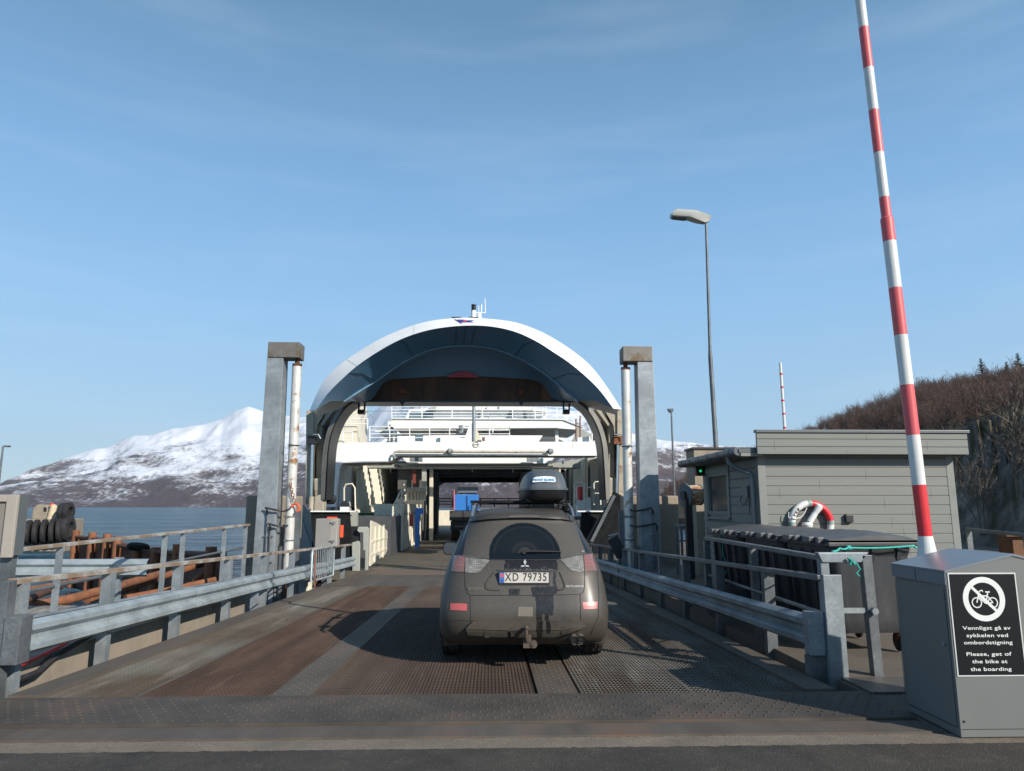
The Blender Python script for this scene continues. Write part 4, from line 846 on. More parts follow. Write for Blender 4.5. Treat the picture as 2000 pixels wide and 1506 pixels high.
# ================================================================ BINS
m_bin = mottled('dark grey bin plastic', (.028, .030, .033), (.040, .042, .046), 3, .35, .65, .5, 0, .12, 50, .002, c3=(.065, .063, .062), c3sc=1.3, c3lo=.58, c3hi=.72, stretch=(2, 2, .7))
m_lid = mottled('weathered grey bin lid', (.095, .097, .10), (.065, .067, .07), 4, .35, .65, .45, 0, .1, 50, .002)
def make_bin():
    """wheeled container, long side along Y, hinges at -X; origin at ground centre"""
    g = thing('wheeled_bin', (0, 0, 0), '', 'bin'); hw, hl = .48, .585; b = MB()
    def ringp(w_, l_, z, r=.09, dx=0): return [Vector((dx + math.copysign(w_ - r, cx_) + r * math.cos(a), math.copysign(l_ - r, cy_) + r * math.sin(a), z)) for cx_, cy_, a0 in ((1, 1, 0), (-1, 1, 90), (-1, -1, 180), (1, -1, 270)) for a in [R(a0 + 22.5 * k) for k in range(5)]]
    b.loft([ringp(hw * .78, hl * .86, .20), ringp(hw * .84, hl * .90, .25), ringp(hw * .86, hl * .92, .34), ringp(hw * .95, hl * .97, .95), ringp(hw * .96, hl * .975, .97), ringp(hw * .985, hl * .99, .98), ringp(hw * 1.0, hl * 1.0, 1.08)], True, True); b.build('bin_body', m_bin, g, smooth=40)
    for y in (-.42, -.14, .14, .42):
        b = MB(); b.prism([(-hw * .9 - .03, y - .02, .4), (-hw * .98 - .03, y - .02, 1.0), (-hw * .9, y - .02, 1.0), (-hw * .8, y - .02, .4)], (0, .04, 0)); b.build('rib', m_bin, g)
    for s_ in (-1, 1):
        for x in (-.3, 0, .3): b = MB(); b.prism([(x - .02, s_ * hl * .95, .86), (x + .02, s_ * hl * .95, .86), (x + .02, s_ * (hl + .035), 1.06), (x - .02, s_ * (hl + .035), 1.06)], (0, -s_ * .03, 0)); b.build('rib', m_bin, g)
    b = MB(); rw = .045
    b.box(-hw - rw, hw + rw, -hl - rw, -hl, 1.06, 1.10); b.box(-hw - rw, hw + rw, hl, hl + rw, 1.06, 1.10); b.box(-hw - rw, -hw, -hl, hl, 1.06, 1.10); b.box(hw, hw + rw, -hl, hl, 1.06, 1.10); b.build('rim', m_bin, g, bevel=.008)
    lid = MB(); lp = []
    for i in range(15):
        y = -hl - .03 + (2 * hl + .06) * i / 14; rib = .007 * (1 if i % 3 == 1 else 0); e = .045 * abs(2 * i / 14 - 1) ** 3
        lp.append([Vector((x, y, 1.115 + hgt * (1 - .25 * abs(2 * i / 14 - 1) ** 4) + rib * (1 if hgt > .03 else 0) - e * .3)) for x, hgt in ((-hw - .03, 0), (-hw - .03, .03), (-hw + .15, .05), (-.1, .085), (.12, .09), (.3, .07), (hw, .035), (hw + .05, .02), (hw + .05, -.02))])
    lid.loft(lp, False); lid.add([Vector((p.x, p.y, p.z)) for p in lp[0]], [tuple(range(9))]); lid.add([Vector((p.x, p.y, p.z)) for p in lp[-1]], [tuple(range(9))]); lid.box(-hw - .03, hw + .05, -hl - .03, hl + .03, 1.10, 1.118); l_ = lid.build('lid', m_lid, g, smooth=35)
    for y, w_ in ((-.47, .06), (-.2, .17), (.1, .06), (.32, .17)): b = MB(); b.box(-hw - .10, -hw - .025, y - w_ / 2, y + w_ / 2, 1.085, 1.145); b.build('hinge', m_lid, g, bevel=.008)
    for x in (-.34, .34):
        for y in (-.42, .42):
            b = MB(); b.prism([(x - .03, y - .05, .21), (x - .03, y + .05, .21), (x - .03, y + .06, .1), (x - .03, y + .03, .1)], (.006, 0, 0)); b.prism([(x + .03, y - .05, .21), (x + .03, y + .05, .21), (x + .03, y + .06, .1), (x + .03, y + .03, .1)], (.006, 0, 0)); b.cyl((x, y, .2), (x, y, .225), .05); ca = b.build('caster', m_rust, g)
            b = MB(); b.lathe((x - .022, y + .045, .10), (1, 0, 0), [(0, .04), (.004, .085), (.012, .10), (.032, .10), (.04, .085), (.044, .04)], 24); b.build('caster_wheel', m_black, ca, smooth=30)
    return g
bin0 = make_bin(); bins = [bin0, copy_tree(bin0), copy_tree(bin0)]
for o, y, lb in zip(bins, (8.62, 9.87, 11.12), ('nearest dark grey wheeled bin, end towards the viewer, green rope across it', 'middle dark grey wheeled bin in the row of three by the right railing', 'farthest dark grey wheeled bin of the row, next to the hut corner')):
    o.scale.z = 1.1; o.location = (4.28 - (y - 8.62) * .07, y, 0); o.rotation_euler.z = R(2); o['label'] = lb; o['group'] = 'wheeled bins standing in a row by the hut'; 

# frame gate and inner rail by the bins
g = thing('railing_frame', (3.55, 7.1, 0), 'silver galvanised railing frame between the right guard rail and the bins', 'railing')
b = MB(); b.bar((3.32, 7.16, .55), (3.32, 7.16, 1.12), .085, .085, (0, 1, 0)); b.build('post', m_galv, g, bevel=.006)
b = MB(); b.prism([(3.72, 7.1, -.02), (3.81, 7.1, -.02), (3.79, 7.1, 1.13), (3.69, 7.1, 1.13)], (0, .09, 0)); b.build('post', m_galv_dark, g, bevel=.006)
b = MB(); b.prism([(3.29, 7.1, 1.06), (3.68, 7.1, 1.06), (3.76, 7.1, 1.155), (3.25, 7.1, 1.155)], (0, .09, 0)); b.build('top_rail', m_galv, g, bevel=.006)
b = MB(); b.bar((3.35, 7.13, .60), (3.72, 7.13, .60), .02, .05); b.cyl((3.755, 7.10, .6), (3.755, 7.05, .6), .035, n=6); b.build('cross_bar', m_galv, g)
b = MB(); b.bar((3.32, 7.2, 1.10), (3.43, 11.3, 1.115), .09, .05); b.build('top_rail', m_galv_dark, g, bevel=.006)
b = MB(); b.tube([(3.34, 7.3, .55), (3.42, 11.3, .56)], .022); b.build('mid_rail', m_galv_dark, g)
for y in (9.3, 11.3): b = MB(); b.box(3.37, 3.46, y - .04, y + .04, -.1, 1.08); b.build('post', m_galv_dark, g)
def rope(name, pts, r, label, knots=()):
    b = MB(); o = []
    for a, c_ in zip(pts, pts[1:]):
        for i in range(10): o.append(Vector(a).lerp(Vector(c_), i / 10) - Vector((0, 0, .012 * math.sin(math.pi * i / 10))))
    o.append(Vector(pts[-1])); b.tube(o, r, 7)
    for k in knots:
        for q in range(3): b.torus(Vector(k) + Vector((q * .008, 0, 0)), (1, .3 * q, .2), .02, r * .9, 12, 6)
    ob = b.build(name, m_rope, None, tuple(pts[0]), smooth=60); return tagp(ob, label, 'rope')
r0 = [W(1626, 1077, Y=7.12), W(1640, 1071, Y=7.5), W(1656, 1070, Y=7.9), W(1785, 1066, Y=7.96), W(1790, 1069, Y=8.0)]
rope('rope', r0, .011, 'green rope stretched from the railing frame to the nearest bin', [r0[2]])
q = W(1662, 1095, Y=7.08); b = MB(); random.seed(11)
pts = [q + Vector((random.uniform(-.035, .035), random.uniform(-.03, .0), random.uniform(-.04, .03))) for _ in range(22)]; b.tube(pts, .007, 6); b.tube([q, q + Vector((.05, -.01, -.03)), q + Vector((.08, -.01, -.08)), q + Vector((.04, -.01, -.12)), q + Vector((.07, -.01, -.15))], .008, 6)
tagp(b.build('rope_knot', m_rope, None, tuple(q), smooth=60), 'knotted green rope end hanging inside the silver railing frame', 'rope')
q = W(1410, 1050, Y=11.25); b = MB(); pts = [q + Vector((random.uniform(-.05, .05), random.uniform(-.05, .05), random.uniform(-.1, .1))) for _ in range(26)]; b.tube(pts, .010, 6); b.tube([q, q + Vector((-.02, -.06, -.25)), q + Vector((.05, -.06, -.45)), q + Vector((-.02, -.06, -.6))], .008, 6)
tagp(b.build('rope_knot', m_rope, None, tuple(q), smooth=60), 'green rope tangle tied to the far end of the inner rail', 'rope')

# tread plate strip by the frame
t = MT('tread plate', .5, .3); v = t.vor(26, vec=t.map((1, 1.6, 1), (0, 0, 45)), rand=.1); t.col(t.mix(t.ramp(v, [(.1, 0.), (.4, 1.)]), (.26, .23, .19), (.10, .09, .08))); t.bump(v, -.6, .01)
b = MB(); b.box(3.34, 4.25, 6.45, 7.0, -.01, .012); tagp(b.build('tread_plate', t.m, None, (3.7, 6.7, 0)), 'studded steel tread plate on the ground left of the barrier cabinet', 'steel plate')

# ================================================================ BARRIER
g = thing('barrier_cabinet', (3.8, 5.6, 0), 'grey steel barrier cabinet with black bicycle notice in the right foreground', 'cabinet')
m_cabf = mottled('grey cabinet paint', (.148, .158, .152), (.132, .142, .137), 1.2, .35, .65, .42, 0, .05, 60, .001, c3=(.095, .09, .078), c3sc=2.6, c3lo=.60, c3hi=.82)
m_cabt = mottled('bluish cabinet top', (.17, .19, .21), (.15, .17, .19), 2, .35, .65, .32, 0, .05, 60, .001)
bx0, bx1, by0, by1 = 3.325, 4.35, 5.235, 5.93
ze, zp = 1.125, 1.245; xm = (bx0 + bx1) / 2
b = MB(); b.prism([(bx0, by0, .004), (bx1, by0, .004), (bx1, by0, ze), (xm, by0, zp), (bx0, by0, ze)], (.02, by1 - by0, 0)); b.build('housing', m_cabf, g, bevel=.004)
b = MB(); th_ = .018
b.add([(bx0 - .008, by0 - .008, ze), (xm, by0 - .008, zp), (bx1 + .008, by0 - .008, ze), (bx0 - .008, by1 + .01, ze), (xm, by1 + .01, zp), (bx1 + .008, by1 + .01, ze), (bx0 - .008, by0 - .008, ze + th_), (xm, by0 - .008, zp + th_), (bx1 + .008, by0 - .008, ze + th_), (bx0 - .008, by1 + .01, ze + th_), (xm, by1 + .01, zp + th_), (bx1 + .008, by1 + .01, ze + th_)],
      [(6, 7, 10, 9), (7, 8, 11, 10), (0, 3, 4, 1), (1, 4, 5, 2), (0, 1, 7, 6), (1, 2, 8, 7), (3, 9, 10, 4), (4, 10, 11, 5), (0, 6, 9, 3), (2, 5, 11, 8)])
b.box(bx0 - .006, bx0 - .001, by0 + .0, by1, ze - .085, ze - .002); b.build('lid', m_cabt, g)
b = MB(); b.box(bx0 - .008, bx0 + .0, by0 + .36, by0 + .364, ze - .085, ze - .0); b.cyl((bx0 + .03, by0, .11), (bx0 + .03, by0 - .006, .11), .008, n=6); b.build('fixings', m_black, g)
b = MB()
for z_ in (.055,): b.box(bx0 + .01, bx1 - .01, by0 - .0015, by0 - .0003, z_, z_ + .004)
b.box(bx0 - .0015, bx0 - .0003, by0 + .03, by1 - .03, .06, .064); b.box(bx0 - .0015, bx0 - .0003, by0 + .03, by0 + .034, .064, ze - .11); b.box(bx0 - .0015, bx0 - .0003, by1 - .034, by1 - .03, .064, ze - .11)
b.build('door_seam', m_black, g)
b = MB(); b.cyl((bx0, by0 + .09, .62), (bx0 - .012, by0 + .09, .62), .016, n=16); b.box(bx0 - .016, bx0 - .012, by0 + .086, by0 + .094, .61, .63); b.build('lock', m_galv, g)
def sg(px, py, o=.006): return W(px, py, Y=by0 - o)
s0, s1, s2, s3 = sg(1851, 1118.5), sg(1984, 1119), sg(2005, 1321), sg(1870, 1321)
sx0, sx1, sz0, sz1 = (s0.x + s3.x) / 2, (s1.x + s2.x) / 2, (s3.z + s2.z) / 2, (s0.z + s1.z) / 2
b = MB(); b.box(sx0, sx1, by0 - .006, by0 - .001, sz0, sz1); sgn = b.build('sign_plate', plain('white sign edge', (.6, .6, .58), .4), g)
b = MB(); e = .009; b.box(sx0 + e, sx1 - e, by0 - .0075, by0 - .0061, sz0 + e, sz1 - e); b.build('sign_face', plain('black sign face', (.008, .010, .012), .22), sgn)
m_sw = plain('sign white', (.66, .68, .66), .45); YS = by0 - .0077
b = MB(); cc = W(1922, 1170, Y=YS); Ro, Ri = (W(1963, 1170, Y=YS).x - W(1881, 1170, Y=YS).x) / 2, 0; Ri = Ro * .745; n = 64; vs = [Vector((cc.x + r_ * math.cos(2 * math.pi * i / n), YS, cc.z + r_ * math.sin(2 * math.pi * i / n))) for r_ in (Ri, Ro) for i in range(n)]
b.add(vs, [(i, (i + 1) % n, n + (i + 1) % n, n + i) for i in range(n)])
def strip(x0, z0, x1, z1, w_, dy=.0002, u=Ro):
    a = Vector((cc.x + x0 * u, YS - dy, cc.z + z0 * u)); c_ = Vector((cc.x + x1 * u, YS - dy, cc.z + z1 * u)); d = (c_ - a).normalized(); s_ = Vector((d.z, 0, -d.x)) * w_ * u / 2; b.add([a - s_, a + s_, c_ + s_, c_ - s_], [(0, 1, 2, 3)])
def fring(x, z, r, w_, dy=.0004, u=Ro):
    n = 32; b.add([Vector((cc.x + x * u + q * u * math.cos(2 * math.pi * i / n), YS - dy, cc.z + z * u + q * u * math.sin(2 * math.pi * i / n))) for q in (r - w_, r) for i in range(n)], [(i, (i + 1) % n, n + (i + 1) % n, n + i) for i in range(n)])
strip(-.56, .56, .57, -.57, .13, .0006)
fring(-.36, -.16, .245, .05); fring(.40, -.16, .245, .05)
strip(-.36, -.16, -.20, .36, .055, .0008); strip(-.28, .14, .16, .14, .06, .0010); strip(-.26, .10, .06, -.2, .055, .0012); strip(.06, -.2, .2, .3, .055, .0014); strip(.16, .14, .40, -.16, .05, .0016); strip(.06, -.2, .40, -.16, .05, .0018); strip(.08, .32, .30, .32, .06, .0020); strip(-.2, .36, -.06, .40, .05, .0022); strip(-.06, .40, -.04, .32, .045, .0024)
b.build('pictogram', m_sw, sgn)
b = MB()
for (tx, x0, x1, yb) in (('Vennligst g\u00e5 av', 1880, 1974, 1230), ('sykkelen ved', 1888, 1969, 1244.5), ('ombordstigning', 1883, 1978, 1258.5), ('Please, get of', 1888, 1976, 1281), ('the bike at', 1899, 1968, 1295.5), ('the boarding', 1896, 1976, 1310.5)):
    a, c_ = W(x0, yb, Y=YS), W(x1, yb, Y=YS); k = MB(); k.text(tx, (0, 0, 0), (1, 0, 0), (0, 0, 1), 1, .012, 0, 'LEFT', 1, 1.04); wd = max(v.x for v in k.v) - min(v.x for v in k.v); hz = .0255 * 1.36
    b.text(tx, (a.x - min(v.x for v in k.v) * (c_.x - a.x) / wd, YS - .0004, a.z), (1, 0, 0), (0, 0, 1), hz, .012, 0, 'LEFT', (c_.x - a.x) / wd / hz, 1.04)
b.build('lettering', m_sw, sgn)
# boom
g = thing('barrier_boom', (3.8, 6.2, 1.1), 'tall red and white striped barrier boom raised above the grey cabinet', 'barrier boom')
YB = 6.2; st = [(1812, 1088), (1802.5, 1047), (1792, 947), (1781, 850), (1770, 752), (1757, 655), (1745, 563), (1734, 472), (1724, 386), (1713, 299), (1704, 216), (1693, 134), (1684.5, 55), (1678, 0), (1669, -78), (1661, -150), (1654, -215)]
P_ = [W(x, y, Y=YB) for x, y in st]; P_ = [P_[0].lerp(P_[-1], (p.z - P_[0].z) / (P_[-1].z - P_[0].z)) for p in P_]
m_bw = mottled('white boom paint', (.66, .67, .65), (.58, .59, .57), 4, .35, .65, .3, 0, 0, c3=(.25, .24, .22), c3sc=6, c3lo=.68, c3hi=.74)
m_br = plain('red boom paint', (.60, .035, .045), .3); m_brf = plain('faded red boom paint', (.62, .10, .11), .45)
for i, (a, c_) in enumerate(zip(P_[1:], P_[2:])):
    d = (c_ - a).normalized(); r_ = .056 if a.z < 4.2 else .045
    if abs(a.z - P_[7].z) < .01:
        mid = a.lerp(c_, .52); b = MB(); b.cyl(a, mid, .056, .056, 24); b.cyl(mid, mid + d * .012, .056, .0455, 24); b.cyl(mid, c_, .045, .045, 24)
    else:
        b = MB(); b.cyl(a, c_, r_, r_, 24)
    b.build('stripe', m_bw if i % 2 else (m_br if i < 2 else m_brf), g, smooth=50, label='white stripe of the boom' if i % 2 else 'red stripe of the boom')
d = (P_[1] - P_[0]).normalized(); b = MB(); b.cyl(P_[1], P_[1] - d * .1, .058, .07, 24); b.cyl(P_[1] - d * .1, P_[1] - d * .20, .07, .088, 24, ph=0); b.build('boom_root', m_bw, g, smooth=50)
q = P_[1] - d * .20; b = MB(); b.box(q.x - .07, q.x + .11, YB - .11, YB + .09, q.z - .09, q.z + .01); b.build('boom_bracket', mottled('flaking cream paint', (.62, .58, .46), (.5, .46, .36), 12, .4, .6, .7, 0, .4, 50, .01), g, bevel=.012)
b = MB(); [b.lathe((q.x - .12, YB - .06, q.z - .09 + .02 * k), (0, 0, 1), [(0, .03), (.01, .045), (.018, .03)], 14) for k in range(5)]; b.build('spring', m_black, g)
b = MB(); b.box(q.x - .1, q.x + .1, YB - .1, YB + .1, .0, q.z - .085); b.build('boom_post', m_galv_dark, g)
# distant boom
g = thing('barrier_boom', (8.5, 22, 0), 'thin white boom with narrow red bands standing behind the hut', 'barrier boom')
a, c_ = W(1524, 709, Y=22), W(1533.5, 850, Y=22); dd = (c_ - a).normalized(); base = a + dd * ((a.z) / -dd.z)
b = MB(); b.cyl(a, base, .042, .055, 12); b.build('pole', m_bw, g, smooth=50)
for y in (731, 757, 783, 809, 836):
    q = a.lerp(c_, (y - 709) / 141); b = MB(); b.cyl(q - dd * .028, q + dd * .028, .050, .050, 12); b.build('red_band', m_br, g, smooth=50)

# ================================================================ STREET LAMPS
g = thing('street_lamp', (5.3, 18.6, 0), 'tall street lamp with flat grey head rising behind the hut', 'street lamp')
YL = 18.6; a, c_ = W(1379, 437, Y=YL), W(1393, 870, Y=YL); m_ = W(1386.5, 681, Y=YL); base = Vector((c_.x + .12, YL, 0))
b = MB(); b.cyl(a, m_, .035, .042, 12); b.cyl(m_, m_ + Vector((.0, 0, -.25)), .042, .058, 12); b.cyl(m_ + Vector((0, 0, -.25)), base, .058, .075, 12); b.build('pole', m_galv_dark, g, smooth=50)
lp = []
top = [(1388, 423), (1386, 420), (1372, 417), (1355, 412.5), (1318, 409.5)]; bot = [(1385, 432.5), (1376, 436.5), (1362, 433), (1345, 427), (1311, 424)]
for (tx, ty), (ux, uy), w_ in zip(top, bot, (.05, .10, .17, .19, .17)):
    p = W(tx, ty, Y=YL); q = W(ux, uy, Y=YL); x = (p.x + q.x) / 2; hgt = (p.z - q.z)
    lp.append([Vector((p.x, YL - w_ * .6, p.z - .02)), Vector((p.x, YL + w_ * .6, p.z - .02)), Vector((p.x, YL + w_, p.z - .07)), Vector((q.x, YL + w_, q.z + .03 + (hgt * .4))), Vector((q.x, YL + w_ * .8, q.z)), Vector((q.x, YL - w_ * .8, q.z)), Vector((q.x, YL - w_, q.z + hgt * .35)), Vector((p.x, YL - w_, p.z - .05))])
b = MB(); b.loft(lp, True, True); b.build('lamp_head', plain('light grey lamp head', (.42, .43, .41), .4), g, smooth=40)
b = MB(); p, q = W(1340, 427.3, Y=YL), W(1314, 424.6, Y=YL); b.prism([(p.x, YL - .13, p.z - .003), (p.x, YL + .13, p.z - .003), (q.x, YL + .12, q.z - .006), (q.x, YL - .12, q.z - .006)], (0, 0, -.012)); b.build('lamp_glass', plain('lamp glass', (.12, .11, .10), .2), g)
def slamp(px, ytop, ybase, Y, label, arm):
    a = W(px, ytop, Y=Y); base = Vector((a.x + (0.02), Y, -1.5)); g = thing('street_lamp', (a.x, Y, -1.5), label, 'street lamp')
    b = MB(); b.cyl(a, base, Y * .0012, Y * .0018, 8); b.build('pole', m_galv_dark, g, smooth=50); b = MB(); k = Y / 1390.
    if arm == 0: b.prism([a + Vector((-6 * k, 0, 3 * k)), a + Vector((5.5 * k, 0, 3 * k)), a + Vector((3 * k, 0, -4 * k)), a + Vector((-2 * k, 0, -4 * k))], (0, .5, 0))
    else: b.prism([a + Vector((0, 0, 2 * k)), a + Vector((10 * k, 0, 2 * k)), a + Vector((9 * k, 0, -1 * k)), a + Vector((0, 0, -1 * k))], (0, .5, 0))
    b.build('lamp_head', m_dgrey, g)
slamp(1311, 801, 965, 62, 'small distant street lamp right of the right lift tower', 0)
slamp(6, 872, 940, 90, 'distant street lamp with short arm at the far left edge', 1)

# ================================================================ THINGS ON THE QUAY, RIGHT
g = thing('cable_drum', (4.5, 16, 0), 'cable drum with brown cable wrapped in plastic, on a dark post left of the hut', 'cable drum')
dc = W(1337, 968, Y=16.5); ax = Vector((1, .28, .05)).normalized(); fr_ = W(1337, 945, Y=16.5).z - dc.z
b = MB(); b.cyl(dc, dc + ax * .04, fr_ * 1.05, n=32); b.build('flange', plain('grey drum flange', (.10, .12, .13), .6), g)
b = MB(); b.cyl(dc + ax * .04, dc + ax * .36, fr_ * .86, n=32); 
t = MT('wrapped cable', .35); t.col(t.mix(t.ramp(t.noise(1, 4, .6, t.map((6, 6, 30), (0, 40, 0))), [(.5, 0.), (.58, 1.)]), (.34, .17, .07), (.55, .52, .48))); b.build('cable_winding', t.m, g, smooth=40)
b = MB(); b.cyl(dc + ax * .36, dc + ax * .40, fr_ * .9, n=32); b.build('flange', m_dgrey, g)
b = MB(); b.box(dc.x - .02, dc.x + .13, 16.35, 16.5, 0, dc.z - .05); b.cyl(dc - ax * .06, dc, .1, n=16); b.build('stand', m_black, g)
g = thing('quay_railing', (4.9, 18.5, 0), 'dull steel tube railing behind the cable drum', 'railing')
a = W(1318, 1026, Y=17.6); b = MB(); b.bar((a.x, 17.6, a.z), (a.x + 3, 17.0, a.z + .0), .07, .05); b.bar((a.x, 17.6, a.z), (a.x + .0, 14.3, a.z - .3), .05, .05) if 0 else None; b.build('top_rail', m_galv, g)
for dx in (0, .12, .75, 1.5): b = MB(); b.bar((a.x + dx + .03, 17.6 - dx * .2, 0), (a.x + dx + .03, 17.6 - dx * .2, a.z), .05, .05, (0, 1, 0)); b.build('post', m_galv_dark, g)
for z in (a.z * .35, a.z * .68): b = MB(); b.tube([(a.x, 17.6, z), (a.x + 3, 17.0, z)], .02); b.build('cross_bar', m_galv_dark, g)
g = thing('quay_railing', (9, 14, 0), 'low dark railing in front of the rock at the right edge', 'railing')
a, c_ = W(1888, 1034, Y=13), W(2010, 1046, Y=12); d = c_ - a
b = MB(); b.bar(a, a + d * 3, .05, .06); b.build('top_rail', m_galv_dark, g)
for k in (0.03, .95, 2): q = a + d * k; b = MB(); b.bar((q.x, q.y, 0), (q.x, q.y, q.z - .03), .1, .03, (0, 1, 0)); b.build('post', m_galv_dark, g)
b = MB(); q = W(1990, 1058, Y=13.5); b.box(q.x - .12, q.x + .5, 13.5, 13.9, 0, q.z + .12); b.box(q.x - .3, q.x + 1, 13.4, 13.5, q.z + .1, q.z + .16); tagp(b.build('wooden_crate', mottled('brown timber', (.16, .07, .03), (.10, .05, .025), 4, .4, .6, .8), None, (q.x, 13.7, 0)), 'brown timber crate behind the railing at the right edge', 'crate')
# floodlight on right rail, cabinet on left rail, little gate
p = W(1205, 1068, Y=17.8); g = thing('floodlight', tuple(p), 'black floodlight tilted on the right guard rail', 'floodlight')
b = MB(); u = Vector((.45, 0, .9)).normalized() ; s_ = Vector((.9, 0, -.45)); c0 = p
vs = [c0 + s_ * (a * .13) + u * (b_ * .26) + Vector((0, y, 0)) for y in (-.12, .1) for a, b_ in ((-1, -1), (1, -1), (1, 1), (-1, 1))]
b.add([Vector((-(v.x - c0.x) + c0.x, v.y, v.z)) for v in vs], [(0, 1, 2, 3), (7, 6, 5, 4), (0, 4, 5, 1), (1, 5, 6, 2), (2, 6, 7, 3), (3, 7, 4, 0)]); b.build('housing', m_black, g, bevel=.02)
b = MB(); b.bar(c0 + Vector((-.2, -.05, .27)), c0 + Vector((.02, -.05, .32)), .2, .02); b.build('visor', m_galv, g)
b = MB(); b.tube([c0 + Vector((.03, -.1, -.2)), c0 + Vector((-.02, -.15, -.8)), c0 + Vector((-.04, -.15, -1.1))], .012, 6); b.build('cable', m_black, g)
b = MB(); q = c0 + Vector((-.05, -.16, -1.05))
for i in range(5): b.torus(q + Vector((0, 0, -.085 * i)), (0, 1, 0) if i % 2 else (1, 0, 0), .045, .014, 12, 5)
b.build('chain', m_rust_dark, g)
p0, p1 = W(617, 1013, Y=19.4), W(655, 1068, Y=19.4); g = thing('control_cabinet', (p0.x, 19.4, p1.z), 'grey control cabinet with rounded door on the left guard rail near the ship', 'cabinet')
b = MB(); b.box(p0.x, p1.x - .12, 19.4, 19.44, p1.z - .02, p0.z); b.build('door', plain('grey cabinet door', (.25, .24, .225), .5), g, bevel=.02)
b = MB(); b.box(p0.x + .02, p1.x + .03, 19.45, 19.8, p1.z, p0.z + .0); cb = b.build('case', plain('grey cabinet case', (.30, .29, .27), .5), g, bevel=.03)
for k in (.2, .85): b = MB(); z = p1.z + (p0.z - p1.z) * k; b.bar((p1.x - .16, 19.38, z), (p1.x - .02, 19.38, z), .02, .03); b.build('hinge', m_galv_dark, g)
b = MB(); b.box(p0.x + .2, p1.x - .08, 19.82, 19.9, p0.z - .1, p0.z + .04); b.box(p1.x + .05, p1.x + .12, 19.7, 19.8, p0.z - .5, p0.z - .18); tagp(b.build('red_case', m_orange, None, (p0.x + .4, 19.85, p0.z - .1)), 'orange red box showing behind the grey control cabinet', 'case')
b = MB(); b.box(p0.x + .2, p0.x + .3, 19.5, 19.6, -.6, p1.z); b.build('leg', m_galv_dark, g)
a, c_ = W(596, 1075, Y=17.2), W(642, 1066, Y=19.6); zb0 = W(596, 1145, Y=17.2).z; g = thing('barred_gate', (a.x, 17.2, zb0), 'small light grey barred gate leaning on the left guard rail', 'gate')
XG = -4.12; a.x = c_.x = XG
b = MB(); b.tube([(XG, 17.2, zb0), (XG, 17.2, a.z - .05), (XG, 17.26, a.z), (XG, 19.55, c_.z), (XG, 19.6, c_.z - .06), (XG, 19.6, zb0 + .02), (XG, 17.2, zb0 + .1)], .026, 8); b.build('frame', m_wb, g, smooth=60)
for k in range(11):
    y = 17.45 + .2 * k; b = MB(); b.tube([(XG, y, zb0 + .1), (XG, y, a.z + (c_.z - a.z) * (y - 17.2) / 2.4)], .011, 6); b.build('gate_bar', m_galv, g)
q = Vector((XG, 17.15, zb0 - .0)); b = MB(); b.lathe((XG - .05, 17.1, zb0 - .12), (1, 0, 0), [(0, .03), (.0, .13), (.02, .145), (.06, .145), (.08, .13), (.08, .03)], 24); b.build('gate_wheel', plain('cream wheel', (.6, .52, .38), .5), g, smooth=40)
b = MB(); b.box(XG - .03, XG + .05, 17.08, 17.14, zb0 - .14, zb0 + .1); b.build('wheel_bracket', m_cream, g)
b = MB()
for i in range(9): b.torus((XG + .06, 17.35, a.z - .65 - .075 * i), (0, 1, 0) if i % 2 else (1, 0, 0), .04, .012, 12, 5)
b.tube([(XG + .04, 17.35, a.z - .0), (XG + .05, 17.35, a.z - .6)], .02, 6)
b.tube([(XG + .07, 17.3, a.z - 1.2), (XG + .16, 17.3, zb0 - .15), (XG + .3, 17.25, zb0 - .2), (XG + .22, 17.1, zb0 - .2), (XG + .1, 17.2, zb0 - .1)], .014, 6)
tagp(b.build('chain', m_rust, None, (XG, 17.35, zb0)), 'rusty chain and rope hanging over the small barred gate', 'chain')

# ================================================================ LEFT FOREGROUND CABINET
YC = 7.3; p0, p1, p2 = W(27, 970, Y=YC), W(40, 1085, Y=YC), W(55, 968, Y=YC + .35)
g = thing('sign_box', (-4.8, YC, 1.1), 'grey metal sign box on the end post at the left edge', 'sign box')
xe = W(29, 1030, Y=YC).x
b = MB(); b.box(-6.2, xe - .11, YC + .02, YC + .1, p1.z, p0.z); b.build('panel', plain('grey brown panel', (.21, .19, .165), .55), g)
b = MB(); b.box(xe - .105, xe - .0, YC - .01, YC + .03, p1.z - .02, p0.z + .02); b.box(-6.2, xe - .106, YC - .01, YC + .03, p0.z - .05, p0.z + .02); b.build('frame', plain('pale metal frame', (.40, .36, .31), .5, .2), g, bevel=.006)
b = MB(); b.box(xe - .02, xe - .0, YC + .031, YC + .17, p1.z - .0, p0.z + .02); b.build('side', m_dgrey, g)
b = MB(); b.bar((xe - .1, YC + .12, -.3), (xe - .1, YC + .12, p1.z), .1, .1, (0, 1, 0)); b.build('stand', m_galv_dark, g)

